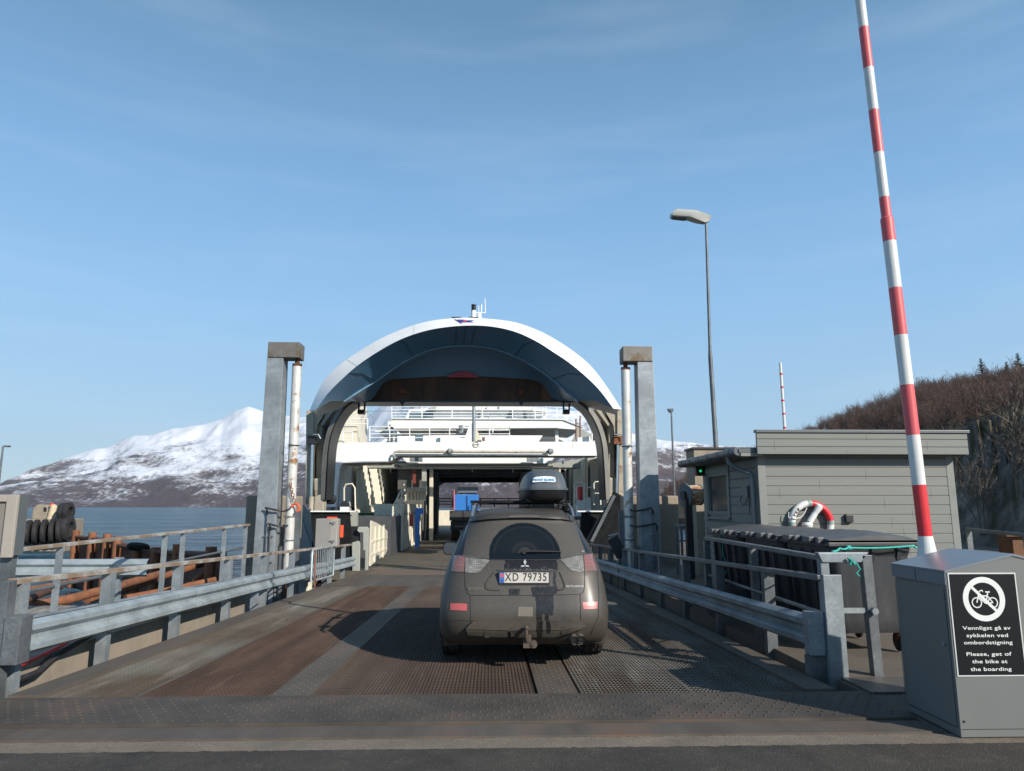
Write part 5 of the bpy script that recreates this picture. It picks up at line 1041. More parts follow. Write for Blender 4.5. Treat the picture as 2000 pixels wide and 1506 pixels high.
# ================================================================ FERRY
ferry = thing('ferry', (-.85, 60, WZ), 'white and dark blue car ferry with its bow visor raised over the open car deck', 'ferry')
def bx(name, x0, x1, y0, y1, z0, z1, mat, parent=None, bevel=0, label=None):
    b = MB(); b.box(min(x0, x1), max(x0, x1), y0, y1, z0, z1); return b.build(name, mat, parent or ferry, bevel=bevel, label=label)
def fp(pts, Y, th_, name, mat, parent=None, bevel=0, smooth=None, label=None):
    """plate standing across the ship at distance Y, outline from its seen corners, thickness th_ aft"""
    b = MB(); b.prism([W(x, y, Y=Y) for x, y in pts], (0, th_, 0)); return b.build(name, mat, parent or ferry, bevel=bevel, smooth=smooth, label=label)
mir = lambda pts: [(1818 - x, y) for x, y in pts]
def resample(pts, n):
    P = [Vector(p) for p in pts]; d = [0]
    for a, c_ in zip(P, P[1:]): d.append(d[-1] + (c_ - a).length)
    o = []
    for i in range(n):
        t_ = d[-1] * i / (n - 1); k = 0
        while k < len(d) - 2 and d[k + 1] < t_: k += 1
        f = (t_ - d[k]) / max(1e-9, d[k + 1] - d[k])
        p0, p1, p2, p3 = P[max(k - 1, 0)], P[k], P[k + 1], P[min(k + 2, len(P) - 1)]
        o.append(.5 * ((2 * p1) + (p2 - p0) * f + (2 * p0 - 5 * p1 + 4 * p2 - p3) * f * f + (3 * p1 - p0 - 3 * p2 + p3) * f ** 3))
    return o
NS = 72
O_ = resample([(604, 803), (628, 751), (660, 715), (699.5, 687.5), (739, 663.6), (779, 645.6), (819, 631.7), (859, 624), (909, 620.5), (958.5, 623), (1006, 629.5), (1048, 644), (1079.5, 660), (1111, 680), (1142.5, 704), (1165, 728), (1191, 764), (1214, 800)], NS)
B_ = resample([(618, 800), (640, 769), (669.6, 739), (699.5, 713), (739, 686.5), (779, 664.5), (819, 649.6), (859, 640.7), (909, 636), (958.5, 637.7), (1006, 648), (1048, 667), (1079.5, 687), (1111, 708), (1142.5, 734), (1170, 761), (1198, 798)], NS)
C_ = resample([(671.6, 783), (699.5, 765), (739, 740), (779, 712), (819, 690), (859, 678), (909, 673.5), (964, 680), (1006, 695), (1048, 718), (1079.5, 741), (1111, 768), (1130, 782.5)], NS)
def w3(pts, Y): return [W(p.x, p.y, Y=Y) for p in pts]
Ow, Bw, Cw = w3(O_, 26.85), w3(B_, 26.0), w3(C_, 28.2)
midc = [(b_ * .5 + c_ * .5) + Vector((0, -.18, .12)) for b_, c_ in zip(Bw, Cw)]
def lerp_l(a, c_, k): return [p.lerp(q, k) for p, q in zip(a, c_)]
D_ = resample([(688, 783.5), (723, 782), (755, 745), (800, 739), (870, 735), (932, 735), (990, 738), (1052, 746), (1081.6, 780), (1120, 784)], NS)
Dw = w3(D_, 30.0)
t = MT('white visor paint', .35); t.col(t.mix(t.ramp(t.noise(.8, 5), [(.35, 0.), (.65, 1.)]), (.78, .78, .76), (.70, .70, .68))); m_vis = t.m
b = MB(); b.loft([Ow, Bw], False); b.build('visor_rim', m_vis, ferry, smooth=60)
b = MB(); b.loft([Bw, midc, Cw], False); b.loft([Cw, [p + Vector((0, .0, -.0)) for p in Cw]], False) if 0 else None
m_navy2 = mottled('dark blue visor paint', (.085, .235, .40), (.11, .27, .45), .5, .3, .7, .33, 0, .0, 6, .01, stretch=(1, 1, 3))
b.build('visor_hull', m_navy2, ferry, smooth=60)
for k_ in (10, 22, 34, 36, 38, 50, 62):
    b = MB(); b.tube([Bw[k_] + Vector((0, .0, -.012)), midc[k_] + Vector((0, -.012, -.012)), Cw[k_] + Vector((0, -.012, -.012))], .012, 4); b.build('plate_seam', m_navy, ferry)
Cw2 = [p + Vector((0, .02, -.05)) for p in Cw]; md = [(c_ * .45 + d_ * .55) + Vector((0, 0, .42 * math.sin(math.pi * i / (NS - 1)))) for i, (c_, d_) in enumerate(zip(Cw2, Dw))]
b = MB(); b.loft([Cw2, md, Dw], False); b.build('visor_bottom', mottled('dark blue visor paint lower', (.11, .24, .38), (.13, .27, .42), .5, .3, .7, .36, 0, 0, 6, .01), ferry, smooth=60)
b = MB(); b.tube([p + Vector((0, -.02, -.03)) for p in Cw], .045, 6); b.build('visor_knuckle', plain('lighter blue knuckle', (.18, .34, .48), .4), ferry, smooth=60)
# roof and back of the raised visor
Ob = [p + Vector((0, 1.5, .0)) for p in Ow]; Oc = [p.lerp(q, .9) + Vector((0, 1.1, .1)) for p, q in zip(Ow, Dw)]
b = MB(); b.loft([Ow, [p.lerp(q, .5) + Vector((0, 0, .05)) for p, q in zip(Ow, Ob)], Ob, Oc], False); b.build('visor_top', m_vis, ferry, smooth=60)
rp = [W(x, y, Y=29.93) for x, y in resample([(874, 736), (880, 731), (890, 727), (906, 725), (920, 727), (928, 731), (934, 736)], 12)] if 0 else [W(x, y, Y=29.9) for x, y in ((873, 737), (882, 730.5), (893, 726.5), (906, 724.5), (919, 726.5), (927, 731), (935, 737))]
b = MB(); rb = [p + Vector((0, -.9, .16)) for p in rp]; rb = [Vector((( p.x + 1.05) * .0 - 1.05 + (p.x + 1.05) * 1.0, 29.8, p.z - .02)) for p in rp]; b.prism(rb, (0, .12, 0)); b.build('stem_mark', m_red, ferry)
for px in (901, 909, 917):
    pass
m_beam = mottled('rust streaked dark beam', (.035, .022, .017), (.12, .055, .03), 1.4, .35, .7, .7, 0, .15, 20, .004, stretch=(1, 1, .25), c3=(.20, .085, .04), c3sc=.7, c3lo=.56, c3hi=.66)
vb = fp([(717, 783), (750, 738), (800, 730), (870, 726), (932, 726), (990, 729), (1057, 739), (1087, 783)], 30.03, 1.2, 'visor_beam', m_beam)
fp([(690, 781), (1122, 782), (1122, 786), (690, 785)], 29.95, 1.3, 'visor_beam_flange', m_black)
for px, py in ((786, 764), (1018, 766)):
    p = W(px, py, Y=29.9); b = MB(); b.box(p.x - .1, p.x + .1, 29.88, 30.03, p.z - .1, p.z + .1); b.cyl((p.x, 29.88, p.z), (p.x, 29.8, p.z), .05); b.build('beam_lug', m_rust, vb)
    p = W(px, 785, Y=29.9); b = MB(); b.prism([(p.x - .12, 29.9, p.z), (p.x + .12, 29.9, p.z), (p.x, 29.9, p.z - .2)], (0, .1, 0)); b.build('beam_hook', m_black, vb)
# pennant emblem on the rim
def onrim(px, py): return W(px, py, Y=26.85 - .85 * max(0, min(1, (py - 620.5) / 15.5)) - .03)
b = MB(); b.add([onrim(*q) for q in ((892, 624), (905, 624.2), (912, 625.5), (927, 625.5), (920, 627.8), (926, 630), (912, 629.6), (904, 629.8), (899, 630))], [(0, 1, 2, 3, 4, 5, 6, 7, 8)]); em = b.build('emblem', plain('emblem blue', (.03, .04, .22), .5), ferry)
b = MB(); c0 = onrim(908, 627.3) + Vector((0, -.01, 0)); b.add([c0 + Vector((.07 * math.cos(2 * math.pi * i / 14), 0, .055 * math.sin(2 * math.pi * i / 14))) for i in range(14)], [tuple(range(14))]); b.build('emblem_disc', plain('emblem red', (.6, .08, .10), .5), em)
b = MB(); q = onrim(888, 623.6); r_ = onrim(902, 632.5); b.bar(q, r_, .015, .025); b.build('emblem_staff', plain('emblem dark', (.12, .04, .10), .5), em)
for a, c_ in ((O_[12], B_[12]), (O_[26], B_[25]), (O_[48], B_[47]), (O_[60], B_[60])):
    b = MB(); b.bar(W(a.x, a.y, Y=26.84), W(c_.x, c_.y, Y=25.99), .008, .008); b.build('plate_seam', m_shipgrey, ferry)
# mast and sensors behind the visor
YM = 33.5; mast = None
b = MB(); p = W(925, 626, Y=YM); b.cyl(p, W(925, 607, Y=YM), .13, .12, 12); mast = b.build('signal_mast', m_white, ferry, smooth=40)
b = MB(); p = W(925, 608, Y=YM); k = (W(926, 594, Y=YM).z - p.z) / 4
for i in range(3): b.lathe(p + Vector((0, 0, k * 1.33 * i)), (0, 0, 1), [(0, .08), (.04, .12), (k * 1.0, .12), (k * 1.2, .07)], 12)
b.build('lantern', m_black, mast, smooth=40)
b = MB(); b.cyl(W(936, 622, Y=YM), W(936, 612, Y=YM), .12, .09, 12); b.tube([W(928, 611, Y=YM), W(948, 611.5, Y=YM)], .025); b.tube([W(948, 611.5, Y=YM), W(947, 583, Y=YM)], .016); b.tube([W(935, 611, Y=YM), W(935, 597, Y=YM)], .016); b.tube([W(940, 611, Y=YM), W(940.5, 595, Y=YM)], .03); b.build('aerials', m_white, mast)
for x0 in (882, 915): b = MB(); q = W(x0, 619.7, Y=28); r_ = W(x0 + 19, 619.7, Y=28); b.box(q.x, r_.x, 28, 28.6, q.z - .25, q.z + .02); b.build('deck_hatch', m_black, ferry)

# visor arms and cylinders each side
def arms(M_, lab):
    f = (lambda pts: pts) if M_ > 0 else mir
    s_ = M_
    fp(f([(598, 803), (612, 797), (612, 985), (597, 985)]), 30.2, 1.0, 'arm_plate', m_arm)
    fp(f([(604, 801), (690, 784), (672, 800), (652, 832), (640, 872), (634, 975), (604, 985)]), 31.3, .15, 'arm_backing', m_armd)
    inner = resample([(692, 783), (672, 798), (655, 824), (643, 858), (638, 900), (634, 976)], 20); outr = resample([(680, 785), (662, 800), (645, 826), (634, 860), (629, 900), (626, 976)], 20)
    if s_ < 0: inner = [Vector((1818 - p.x, p.y)) for p in inner]; outr = [Vector((1818 - p.x, p.y)) for p in outr]
    b = MB(); A1, A2 = w3(inner, 29.8), w3(outr, 29.9); e = Vector((0, 1.6, 0)); b.loft([A2, A1, [p + e for p in A1], [p + e for p in A2]], False); b.build('arm_frame', m_armd, ferry, smooth=50)
    b = MB(); A0 = w3([Vector((p.x + (2.5 if s_ > 0 else -2.5), p.y)) for p in inner], 29.75); b.loft([[p + Vector((0, 0, 0)) for p in A0], [p + Vector((0, 1.5, 0)) for p in A0]], False); b.build('arm_lining', m_black, ferry, smooth=50)
    fp(f([(614, 806), (638, 800), (620, 830), (617, 850), (612, 850), (612, 812)]), 30.3, .5, 'arm_gusset', m_arm)
    fp(f([(619, 835), (629, 822), (628, 965), (617, 965)]), 30.5, .5, 'arm_beam', m_arm)
    fp(f([(638, 805), (655, 798), (630, 832), (627, 828)]), 30.4, .6, 'arm_gusset', m_arm)
    p0, p1 = W(611 if s_ > 0 else 1207, 866, Y=30.0), W(608.5 if s_ > 0 else 1205, 970, Y=30.0); b = MB(); b.cyl(p0, p1, .068, n=16); b.build('lift_rod', m_chrome, ferry, smooth=40)
    b = MB(); b.cyl(p1, p1 - Vector((0, 0, .65)), .12, n=16); b.build('lift_cylinder', m_arm, ferry, smooth=40)
    b = MB(); b.box(p0.x - .2, p0.x + .2, 29.85, 30.2, p0.z - .05, p0.z + .3); b.cyl((p0.x - .22, 30, p0.z + .1), (p0.x + .22, 30, p0.z + .1), .08); b.build('rod_clevis', m_black if s_ > 0 else m_rust, ferry, bevel=.03)
    b = MB(); b.tube([W(600 if s_ > 0 else 1200, 849, Y=29.7), W(622 if s_ > 0 else 1216, 849, Y=29.7), W(626 if s_ > 0 else 1218, 857, Y=29.7)], .03); b.build('rod_guard', m_galv, ferry)
    fp(f([(612, 935), (636, 930), (634, 962), (614, 972)]), 30.1, .4, 'hinge_block', m_arm, bevel=.08)
    fp(f([(614, 970), (634, 962), (632, 1000), (612, 1000)]), 29.9, .5, 'hinge_foot', m_arm, bevel=.05)
arms(1, ''); arms(-1, '')
for px in (707, 1106):
    p = W(px, 785, Y=30.6); k = 1 / 1390. * 30.6; b = MB(); b.box(p.x - 8 * k, p.x + 8 * k, 30.5, 30.9, p.z - 2 * k, p.z + 2 * k)
    for dx in (-6, 6): b.bar((p.x + dx * k, 30.6, p.z), (p.x + dx * k * .9, 30.6, p.z - 17 * k), .07, .07, (0, 1, 0))
    b.box(p.x - 7 * k, p.x + 6 * k, 30.45, 30.8, p.z - 24 * k, p.z - 16 * k); b.build('locking_lug', m_black, ferry)

# portal across the bow
YP = 36.0
fp([(630, 866), (690, 864), (1185, 862.5), (1196, 930), (1203, 1002), (1186, 1002), (1180, 950), (1172, 893), (1168, 890), (779, 890), (756, 905.5), (672, 906.5), (666, 909), (663, 916), (657, 960), (654, 1002), (622, 1002)], YP, .5, 'bow_portal', m_white)
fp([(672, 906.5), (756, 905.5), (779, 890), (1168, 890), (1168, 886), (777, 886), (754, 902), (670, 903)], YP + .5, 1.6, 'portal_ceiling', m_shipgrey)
fp([(785, 893), (1083, 893), (1075, 905), (796, 905)], 41, .5, 'deck_beam', m_white)
fp([(640, 903), (800, 905), (1072, 905.5), (1180, 890), (1180, 915), (1072, 912), (640, 914)], 41.6, .4, 'deck_beam', m_shipgrey)
# recesses in the portal legs
fp([(664, 912), (684, 911), (684, 1002), (657, 1002)], YP + 3.2, .3, 'side_wall', m_cream)
b = MB(); b.prism([W(664, 912, Y=YP + .5), W(655, 1002, Y=YP + .5), W(684, 1002, Y=YP + 3.2), W(684, 911, Y=YP + 3.2)], (-.05, 0, 0)); b.build('side_wall', m_shipgrey, ferry)
b = MB(); b.prism([W(1173, 893, Y=YP + .5), W(1183, 1002, Y=YP + .5), W(1146, 1002, Y=YP + 4), W(1146, 900, Y=YP + 4)], (.05, 0, 0)); b.build('side_wall', m_shipgrey, ferry)
# mooring deck: floor, with the openings behind the portal
zd = W(900, 863, Y=YP).z - .15
bx('mooring_deck', -7.6, 5.9, YP + .5, YP + 3.0, zd - .25, zd, m_shipgrey)
DZ = -.55
m_deck = mottled('worn green brown deck', (.075, .068, .048), (.115, .098, .072), 1.2, .35, .65, .6, 0, .1, 20, .004, c3=(.035, .075, .045), c3sc=.8, c3lo=.56, c3hi=.68)
b = MB(); b.box(-7.0, 5.4, 25.12, 88, DZ - .3, DZ - .0); b.build('car_deck', m_deck, ferry)
for y in (26.9, 29.6, 33): b = MB(); b.box(-3.9, 2.3, y, y + .03, DZ + .001, DZ + .012); b.build('deck_seam', m_rust_dark, ferry)
zc = 4.05
m_dark = mottled('dark grey steel', (.10, .10, .095), (.065, .065, .06), 1.5, .35, .65, .6)  # one dark grey for the deck ceiling, girders and casings
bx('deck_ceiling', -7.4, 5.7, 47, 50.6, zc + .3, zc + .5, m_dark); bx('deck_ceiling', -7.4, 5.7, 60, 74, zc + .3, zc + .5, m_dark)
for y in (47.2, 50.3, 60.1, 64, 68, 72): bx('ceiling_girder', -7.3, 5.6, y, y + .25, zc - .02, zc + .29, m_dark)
for k, y in enumerate((44, 47, 50, 53, 56, 60, 64)):
    pass
bx('ceiling_pipe', -7, 5.4, 42.2, 42.27, zc - .25, zc - .18, m_cream)
for x in (-5.8, -3.4, -1.0, 1.4, 3.8): bx('pipe_hanger', x, x + .05, 42.2, 42.27, zc - .45, zc - .25, m_cream)
# left and right side spaces: platforms, corrugated outer walls, inner casings
b = MB(); n = 46
for k in range(n):
    y = 39.3 + k * .5; b.add([(-7.15, y, 1.2), (-7.15, y + .25, 1.2), (-7.02, y + .32, 1.2), (-7.02, y + .45, 1.2), (-7.15, y + .5, 1.2), (-7.15, y, zc + .3), (-7.15, y + .25, zc + .3), (-7.02, y + .32, zc + .3), (-7.02, y + .45, zc + .3), (-7.15, y + .5, zc + .3)], [(i, i + 1, 6 + i, 5 + i) for i in range(4)])
b.build('outer_wall', m_cream, ferry)
b = MB()
for k in range(n):
    y = 39.3 + k * .5; b.add([(5.45, y, 1.2), (5.45, y + .25, 1.2), (5.32, y + .32, 1.2), (5.32, y + .45, 1.2), (5.45, y + .5, 1.2), (5.45, y, zc + .3), (5.45, y + .25, zc + .3), (5.32, y + .32, zc + .3), (5.32, y + .45, zc + .3), (5.45, y + .5, zc + .3)], [(i, i + 1, 6 + i, 5 + i) for i in range(4)])
b.build('outer_wall', m_cream, ferry)
m_grn = plain('green deck edge', (.04, .12, .05), .6)
m_bulw = mottled('dark grey bulwark', (.075, .08, .085), (.055, .058, .062), 1.5, .35, .65, .5)
bx('side_platform', -7.2, -4.35, 32.5, 62, DZ, 1.18, m_bulw); bx('side_platform', 2.65, 5.5, 31, 62, DZ, 1.18, m_bulw)
bx('platform_edge', -7.2, -4.3, 37, 62, 1.18, 1.3, m_grn)
# inner casing walls
bx('casing', -5.7, -4.3, 36.2, 46.5, DZ, 1.75, m_cream, bevel=.02)
b = MB()
for k in range(9): b.box(-4.30, -4.26, 36.4 + k * 1.15, 36.5 + k * 1.15, DZ, 1.75)
b.build('casing_ribs', m_cream, ferry)
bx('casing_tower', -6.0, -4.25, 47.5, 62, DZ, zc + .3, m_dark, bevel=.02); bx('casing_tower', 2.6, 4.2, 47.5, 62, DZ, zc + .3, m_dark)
for k in range(5): bx('tower_rib', -4.24, -4.12, 48 + k * 2.6, 48.15 + k * 2.6, DZ, zc + .3, m_shipgrey)
fp([(839, 912), (846, 912), (846, 1060), (838, 1060)], 47.3, .15, 'casing_post', m_cream); fp([(806, 912), (812, 912), (812, 950), (806, 950)], 47, .15, 'casing_post', plain('red brown post', (.16, .03, .02), .6)); fp([(824, 915), (833, 915), (833, 960), (824, 960)], 46.8, .15, 'casing_post', m_shipgrey)
p = fp([(811, 993), (826, 992), (826, 1003), (819, 1006), (818, 1069), (810, 1071)], 36.1, .3, 'blue_column', m_bluep)
q = W(803, 1004, Y=35.9); b = MB(); b.cyl(q, W(803, 1028, Y=35.9), .09, n=12); b.build('extinguisher', plain('dull red', (.35, .04, .05), .4), ferry, smooth=40)
for px in (797, 804, 811, 817, 823, 829):
    a = W(px, 978, Y=39); c_ = W(px, 956 + (px % 3), Y=39); b = MB(); b.tube([a, c_, c_ + Vector((.04, -.2, .08)), c_ + Vector((.08, -.35, -.05))], .085, 8); b.build('vent_pipe', m_cream, ferry, smooth=60)
# stair with railing
b = MB(); A, B2 = W(766, 1036, Y=33.5), W(792, 978, Y=38.5); b.prism([A, B2, B2 + Vector((0, 0, -.35)), A + Vector((0, 0, -.35))], (-.08, 0, 0)); st_ = b.build('stair', m_shipgrey, ferry)
for dz in (.35, .7, 1.05): b = MB(); b.tube([A + Vector((0, 0, dz)), B2 + Vector((0, 0, dz))], .035); b.build('handrail', m_cream, st_)
for k in (0, .33, .66, 1): b = MB(); q = A.lerp(B2, k); b.tube([q, q + Vector((0, 0, 1.08))], .04); b.build('baluster', m_cream, st_)
# hinged gate panel and frames at the left of the deck
b = MB(); XGp = -4.15
pts = [(25.9, 1.12), (27.0, 1.02), (28.6, .85), (30.0, .62), (30.0, -.15), (29.6, -.28), (27.6, -.36), (25.9, -.45)]
b.prism([(XGp, y, z) for y, z in pts], (-.06, 0, 0))
for y in (26.6, 27.6, 28.7): b.box(XGp, XGp + .05, y, y + .06, -.35, .9)
for z in (-.1, .35): b.box(XGp, XGp + .04, 26, 29.8, z, z + .06)
b.build('deck_gate', m_cream, ferry)
fp([(697, 1036), (700, 1029), (717, 1029), (720, 1033), (718, 1126), (712, 1130), (713, 1075), (709, 1075), (709, 1040), (701, 1040)], 25.4, .15, 'mooring_frame', m_shipgrey, bevel=.02)
fp([(683, 1028), (702, 1028), (702, 1060), (683, 1060)], 25.6, .15, 'frame_back', m_black)
fp([(687, 1060), (700, 1056), (703, 1062), (702, 1118), (688, 1125)], 25.2, .12, 'frame_door', m_shipgrey, bevel=.02)
fp([(681, 998), (697, 998), (696, 1040), (681, 1040)], 25.9, .3, 'frame_post', m_shipgrey)
# bow bulwarks (dark) with white capping, flare and hull
def wing(s_):
    f = (lambda pts: pts) if s_ > 0 else mir
    fp(f([(606, 999.5), (681, 999.5), (684, 1040), (686, 1130), (620, 1165), (616, 1090)]), 25.3, .25, 'bow_bulwark', m_matte if s_ > 0 else m_matte)
    fp(f([(606, 997.5), (690, 997.5), (690, 1000), (606, 1000)]), 25.2, .5, 'bulwark_cap', m_white)
    b = MB(); pl = [W(x, y, Y=Y) for x, y, Y in ((574, 966, 30), (604, 999, 25.35), (617, 1092, 25.35), (622, 1165, 25.35), (590, 1190, 27.5), (560, 1120, 31))]
    if s_ < 0: pl = [Vector((-1.0 - .9 + .2 - p.x + 0.0, p.y, p.z)) for p in pl]
    b.add(pl, [(0, 1, 2, 5), (5, 2, 3, 4)]); b.build('bow_flare', m_navy if s_ > 0 else m_matte, ferry)
    b = MB(); q0, q1 = pl[0] + Vector((0, -.05, 0)), pl[2] + Vector((0, -.05, 0)); b.bar(q0, q1, .05, .03); b.build('flare_edge', m_galv, ferry)
wing(1); wing(-1)
b = MB()
for s_ in (-1, 1):
    X0 = -.85 + s_ * 6.75; X1 = -.85 + s_ * 5.3
    b.add([(X1, 25.6, -2.6), (X1, 25.6, 1.3), (X0, 31, 1.6), (X0, 31, -2.6), (X0, 88, -2.6), (X0, 88, 1.6)], [(0, 1, 2, 3), (3, 2, 5, 4)])
b.build('hull', m_navy, ferry)
for s_ in (-1, 1):
    X0 = -.85 + s_ * 6.7; b = MB(); b.box(X0 - .1, X0 + .1, 37 if s_ < 0 else 50, 88, 1.61, 4.8); b.build('ship_side', m_white, ferry)
# diagonal ramp stays at the right bow
b = MB(); b.bar(W(1212, 968, Y=24.2), W(1163, 1062, Y=24.2), .35, .5); b.build('ramp_stay', m_matte, ferry); b = MB(); b.bar(W(1200, 968, Y=24.0), W(1155, 1058, Y=24.0), .1, .1); b.build('ramp_stay', m_galv_dark, ferry)
# right side rails on the platform
for u0, u1, v0, v1, Y in ((1122, 1142, 943, 995, 31), (1142, 1160, 952, 984, 31.5), (1160, 1173, 941, 986, 34)):
    b = MB(); b.tube([W(u0, v1, Y=Y), W(u0, v0 + 3, Y=Y), W(u0 + 3, v0, Y=Y), W(u1 - 3, v0, Y=Y), W(u1, v0 + 4, Y=Y), W(u1, v1, Y=Y)], .038); b.tube([W(u0, (v0 + v1) / 2, Y=Y), W(u1, (v0 + v1) / 2, Y=Y)], .025) if u0 > 1150 else None; b.build('deck_rail', m_cream, ferry, smooth=60)
b = MB(); b.cyl(W(1133, 976, Y=32), W(1133, 951, Y=32), .12, n=14); b.build('extinguisher', plain('bright red', (.55, .03, .03), .35), ferry, smooth=40)
b = MB(); q = W(1131, 950, Y=32.2); r_ = W(1126, 985, Y=32.2); b.box(r_.x, r_.x + .12, 32.2, 32.4, r_.z, q.z); b.box(r_.x, r_.x + .6, 32, 32.5, 1.2, r_.z + .3); b.build('locker', m_white, ferry)
for px, w_ in ((1092, .12), (1103, .1), (1112, .14), (1122, .1)): fp([(px, 905), (px + 3, 905), (px + 3, 985), (px, 985)], 44 + w_ * 10, .2, 'standing_pipe', m_cream if w_ > .11 else m_shipgrey)
bx('casing', 2.7, 4.4, 44.8, 47.4, DZ, zc, m_dark)
# left platform equipment: curved rail, lamp, door louvre
b = MB(); Y = 33.2; b.tube([W(672, 978, Y=Y), W(672, 953, Y=Y), W(676, 946, Y=Y), (W(688, 945, Y=Y)), W(693, 953, Y=Y), W(694, 998, Y=Y)], .04); b.build('deck_rail', m_cream, ferry, smooth=60)
b = MB(); Y = 37.5; b.tube([W(698, 985, Y=Y), W(697, 922, Y=Y), W(699, 918, Y=Y), W(708, 914, Y=Y)], .05); b.build('deck_rail', m_cream, ferry, smooth=60)
fp([(664, 985), (667, 980), (679, 980), (682, 984), (679, 990), (666, 990)], 26.2, .15, 'deck_lamp', m_black, bevel=.02); fp([(664, 990), (681, 990), (681, 998), (664, 998)], 26.2, .2, 'lamp_base', m_white)
# ladder on the portal leg
ld = MB(); Y = YP - .12; ld.tube([W(643, 873, Y=Y), W(637, 940, Y=Y)], .03); ld.tube([W(655, 873, Y=Y), W(646, 940, Y=Y)], .03)
lad = ld.build('ladder', m_galv, ferry)
for i in range(9):
    k = (i + .5) / 9; b = MB(); b.tube([W(643 - 6 * k, 873 + 67 * k, Y=Y), W(655 - 9 * k, 873 + 67 * k, Y=Y)], .018); b.build('rung', m_galv, lad)
# winch / black roller near left leg
b = MB(); b.cyl(W(636, 975, Y=31), W(650, 975, Y=31.3), .22, n=18); b.build('winch_drum', m_black, ferry, smooth=40)
# pipe on the portal with lamps
YQ = YP - .25
b = MB(); b.tube([W(752, 890, Y=YQ), (W(769, 903, Y=YQ)), W(769, 888, Y=YQ), W(771, 883, Y=YQ), W(779, 882, Y=YQ), W(930, 882.5, Y=YQ), W(1070, 883, Y=YQ)] [1:], [.05, .05, .05, .05, .07, .07, .07][1:], 10); b.build('portal_pipe', mottled('pale pipe paint', (.5, .47, .40), (.38, .36, .31), 4, .4, .6, .5, c3=(.25, .13, .07), c3sc=3, c3lo=.6, c3hi=.66), ferry, smooth=60)
for px in (878, 1074): b = MB(); q = W(px, 882, Y=YQ - .05); b.lathe(q, (.6, -1, 0), [(-.1, .1), (0, .16), (.12, .14), (.14, .05)], 12); b.build('pipe_valve', m_galv_dark, ferry, smooth=40)
b = MB(); b.tube([W(668, 906, Y=YP - .1), W(755, 904.5, Y=YP - .1), W(770, 905, Y=YP - .1), W(783, 913, Y=38)], .035); b.build('edge_pipe', m_rust, ferry)
b = MB(); b.tube([W(783, 913, Y=38), W(1080, 911, Y=38)], .035); b.build('edge_pipe', m_cream, ferry)
for px in (813, 1041): q = W(px, 898, Y=40.5); b = MB(); b.box(q.x - .35, q.x + .35, 40.3, 40.7, q.z - .1, q.z + .12); b.build('deck_light', m_galv, ferry, bevel=.03)
# round mark and rusty fairlead on the portal
b = MB(); q = W(929, 868.5, Y=YP - .02); b.torus(q, (0, 1, 0), .14, .012, 24, 5); b.box(q.x - .13, q.x + .13, q.y - .01, q.y + .01, q.z - .012, q.z + .012); b.build('load_mark', m_galv_dark, ferry)
fp([(941, 852), (949, 852), (949, 861), (941, 861)], YP + .3, .3, 'fairlead_box', m_white); fp([(943, 853.5), (947, 853.5), (947, 861), (943, 861)], YP + .25, .06, 'fairlead', m_rust)
# ---- superstructure
YS1, YS2, YS3 = 46., 44., 50.
def ss(pts, Y, d, name, mat=None, label=None): return fp(pts, Y, d, name, mat or m_white, label=label)
ss([(738, 870), (770, 838), (1100, 836), (1100, 870)], 49.5, 22, 'deckhouse', m_white)
wing_ = ss([(757, 826), (766, 816), (1100, 818), (1137, 834), (1126, 839), (1090, 836.5), (772, 838)], 43.5, 5.5, 'bridge_deck')
ss([(1084, 836), (1091, 836), (1091, 863), (1085, 863)], 44, .3, 'deck_post'); ss([(768, 838), (776, 838), (770, 863), (766, 863)], 44, .3, 'deck_post')
ss([(860, 850), (1060, 850.5), (1050, 866), (860, 866)], 43, .2, 'bulwark_plate'); ss([(776, 852), (860, 850), (860, 866), (776, 866)], 43.3, .2, 'bulwark_plate')
ss([(790, 820), (800, 799), (848, 797), (848, 790), (1018, 790), (1018, 799), (1064, 803), (1068, 821)], 50, 12, 'bridge_house')
ss([(845, 799), (870, 779), (1000, 779), (1020, 790), (1067, 806), (1067, 803), (1020, 786)][:4] + [(1070, 806), (1015, 799)], 49.3, 11, 'bridge_roof')
ss([(838, 801), (850, 784), (862, 784), (848, 801)], 49.2, 5, 'bridge_brow', m_shipgrey)
mwin = plain('grey blue bridge glass', (.10, .15, .18), .1)
for pts in ([(799, 818.5), (802, 803.5), (820, 803.5), (820, 818.5)], [(821.5, 818.5), (821.5, 803.5), (846, 803), (846, 818.5)], [(988, 817), (995, 803), (1002, 802), (1002, 818)], [(1022, 804), (1026, 803.5), (1029, 818), (1023, 818)], [(934, 807), (937, 807), (937, 818), (934, 818)]):
    ss(pts, 49.92, .06, 'window', mwin)
for pts in ([(811, 848.5), (826, 848.5), (826, 861.5), (811, 861.5)], [(875, 841), (900, 841), (900, 846), (875, 846)], [(1068, 843), (1074, 843), (1074, 847), (1068, 847)]): ss(pts, 43.28 if pts[0][1] > 848 else 49.4, .02, 'window', mwin)
lv = ss([(731, 840), (769, 839.5), (768, 862), (763, 862)], 45.2, .2, 'louvre', plain('dark louvre', (.05, .06, .065), .5))
for k in range(5): b = MB(); b.bar(W(733 + k * 6, 842 + k * 4.3, Y=45.1), W(769, 842 + k * 4.3, Y=45.1), .05, .1); b.build('slat', m_white, lv)
ss([(735, 838), (766, 828), (768, 838)], 45, .2, 'wing_bracket', m_shipgrey)
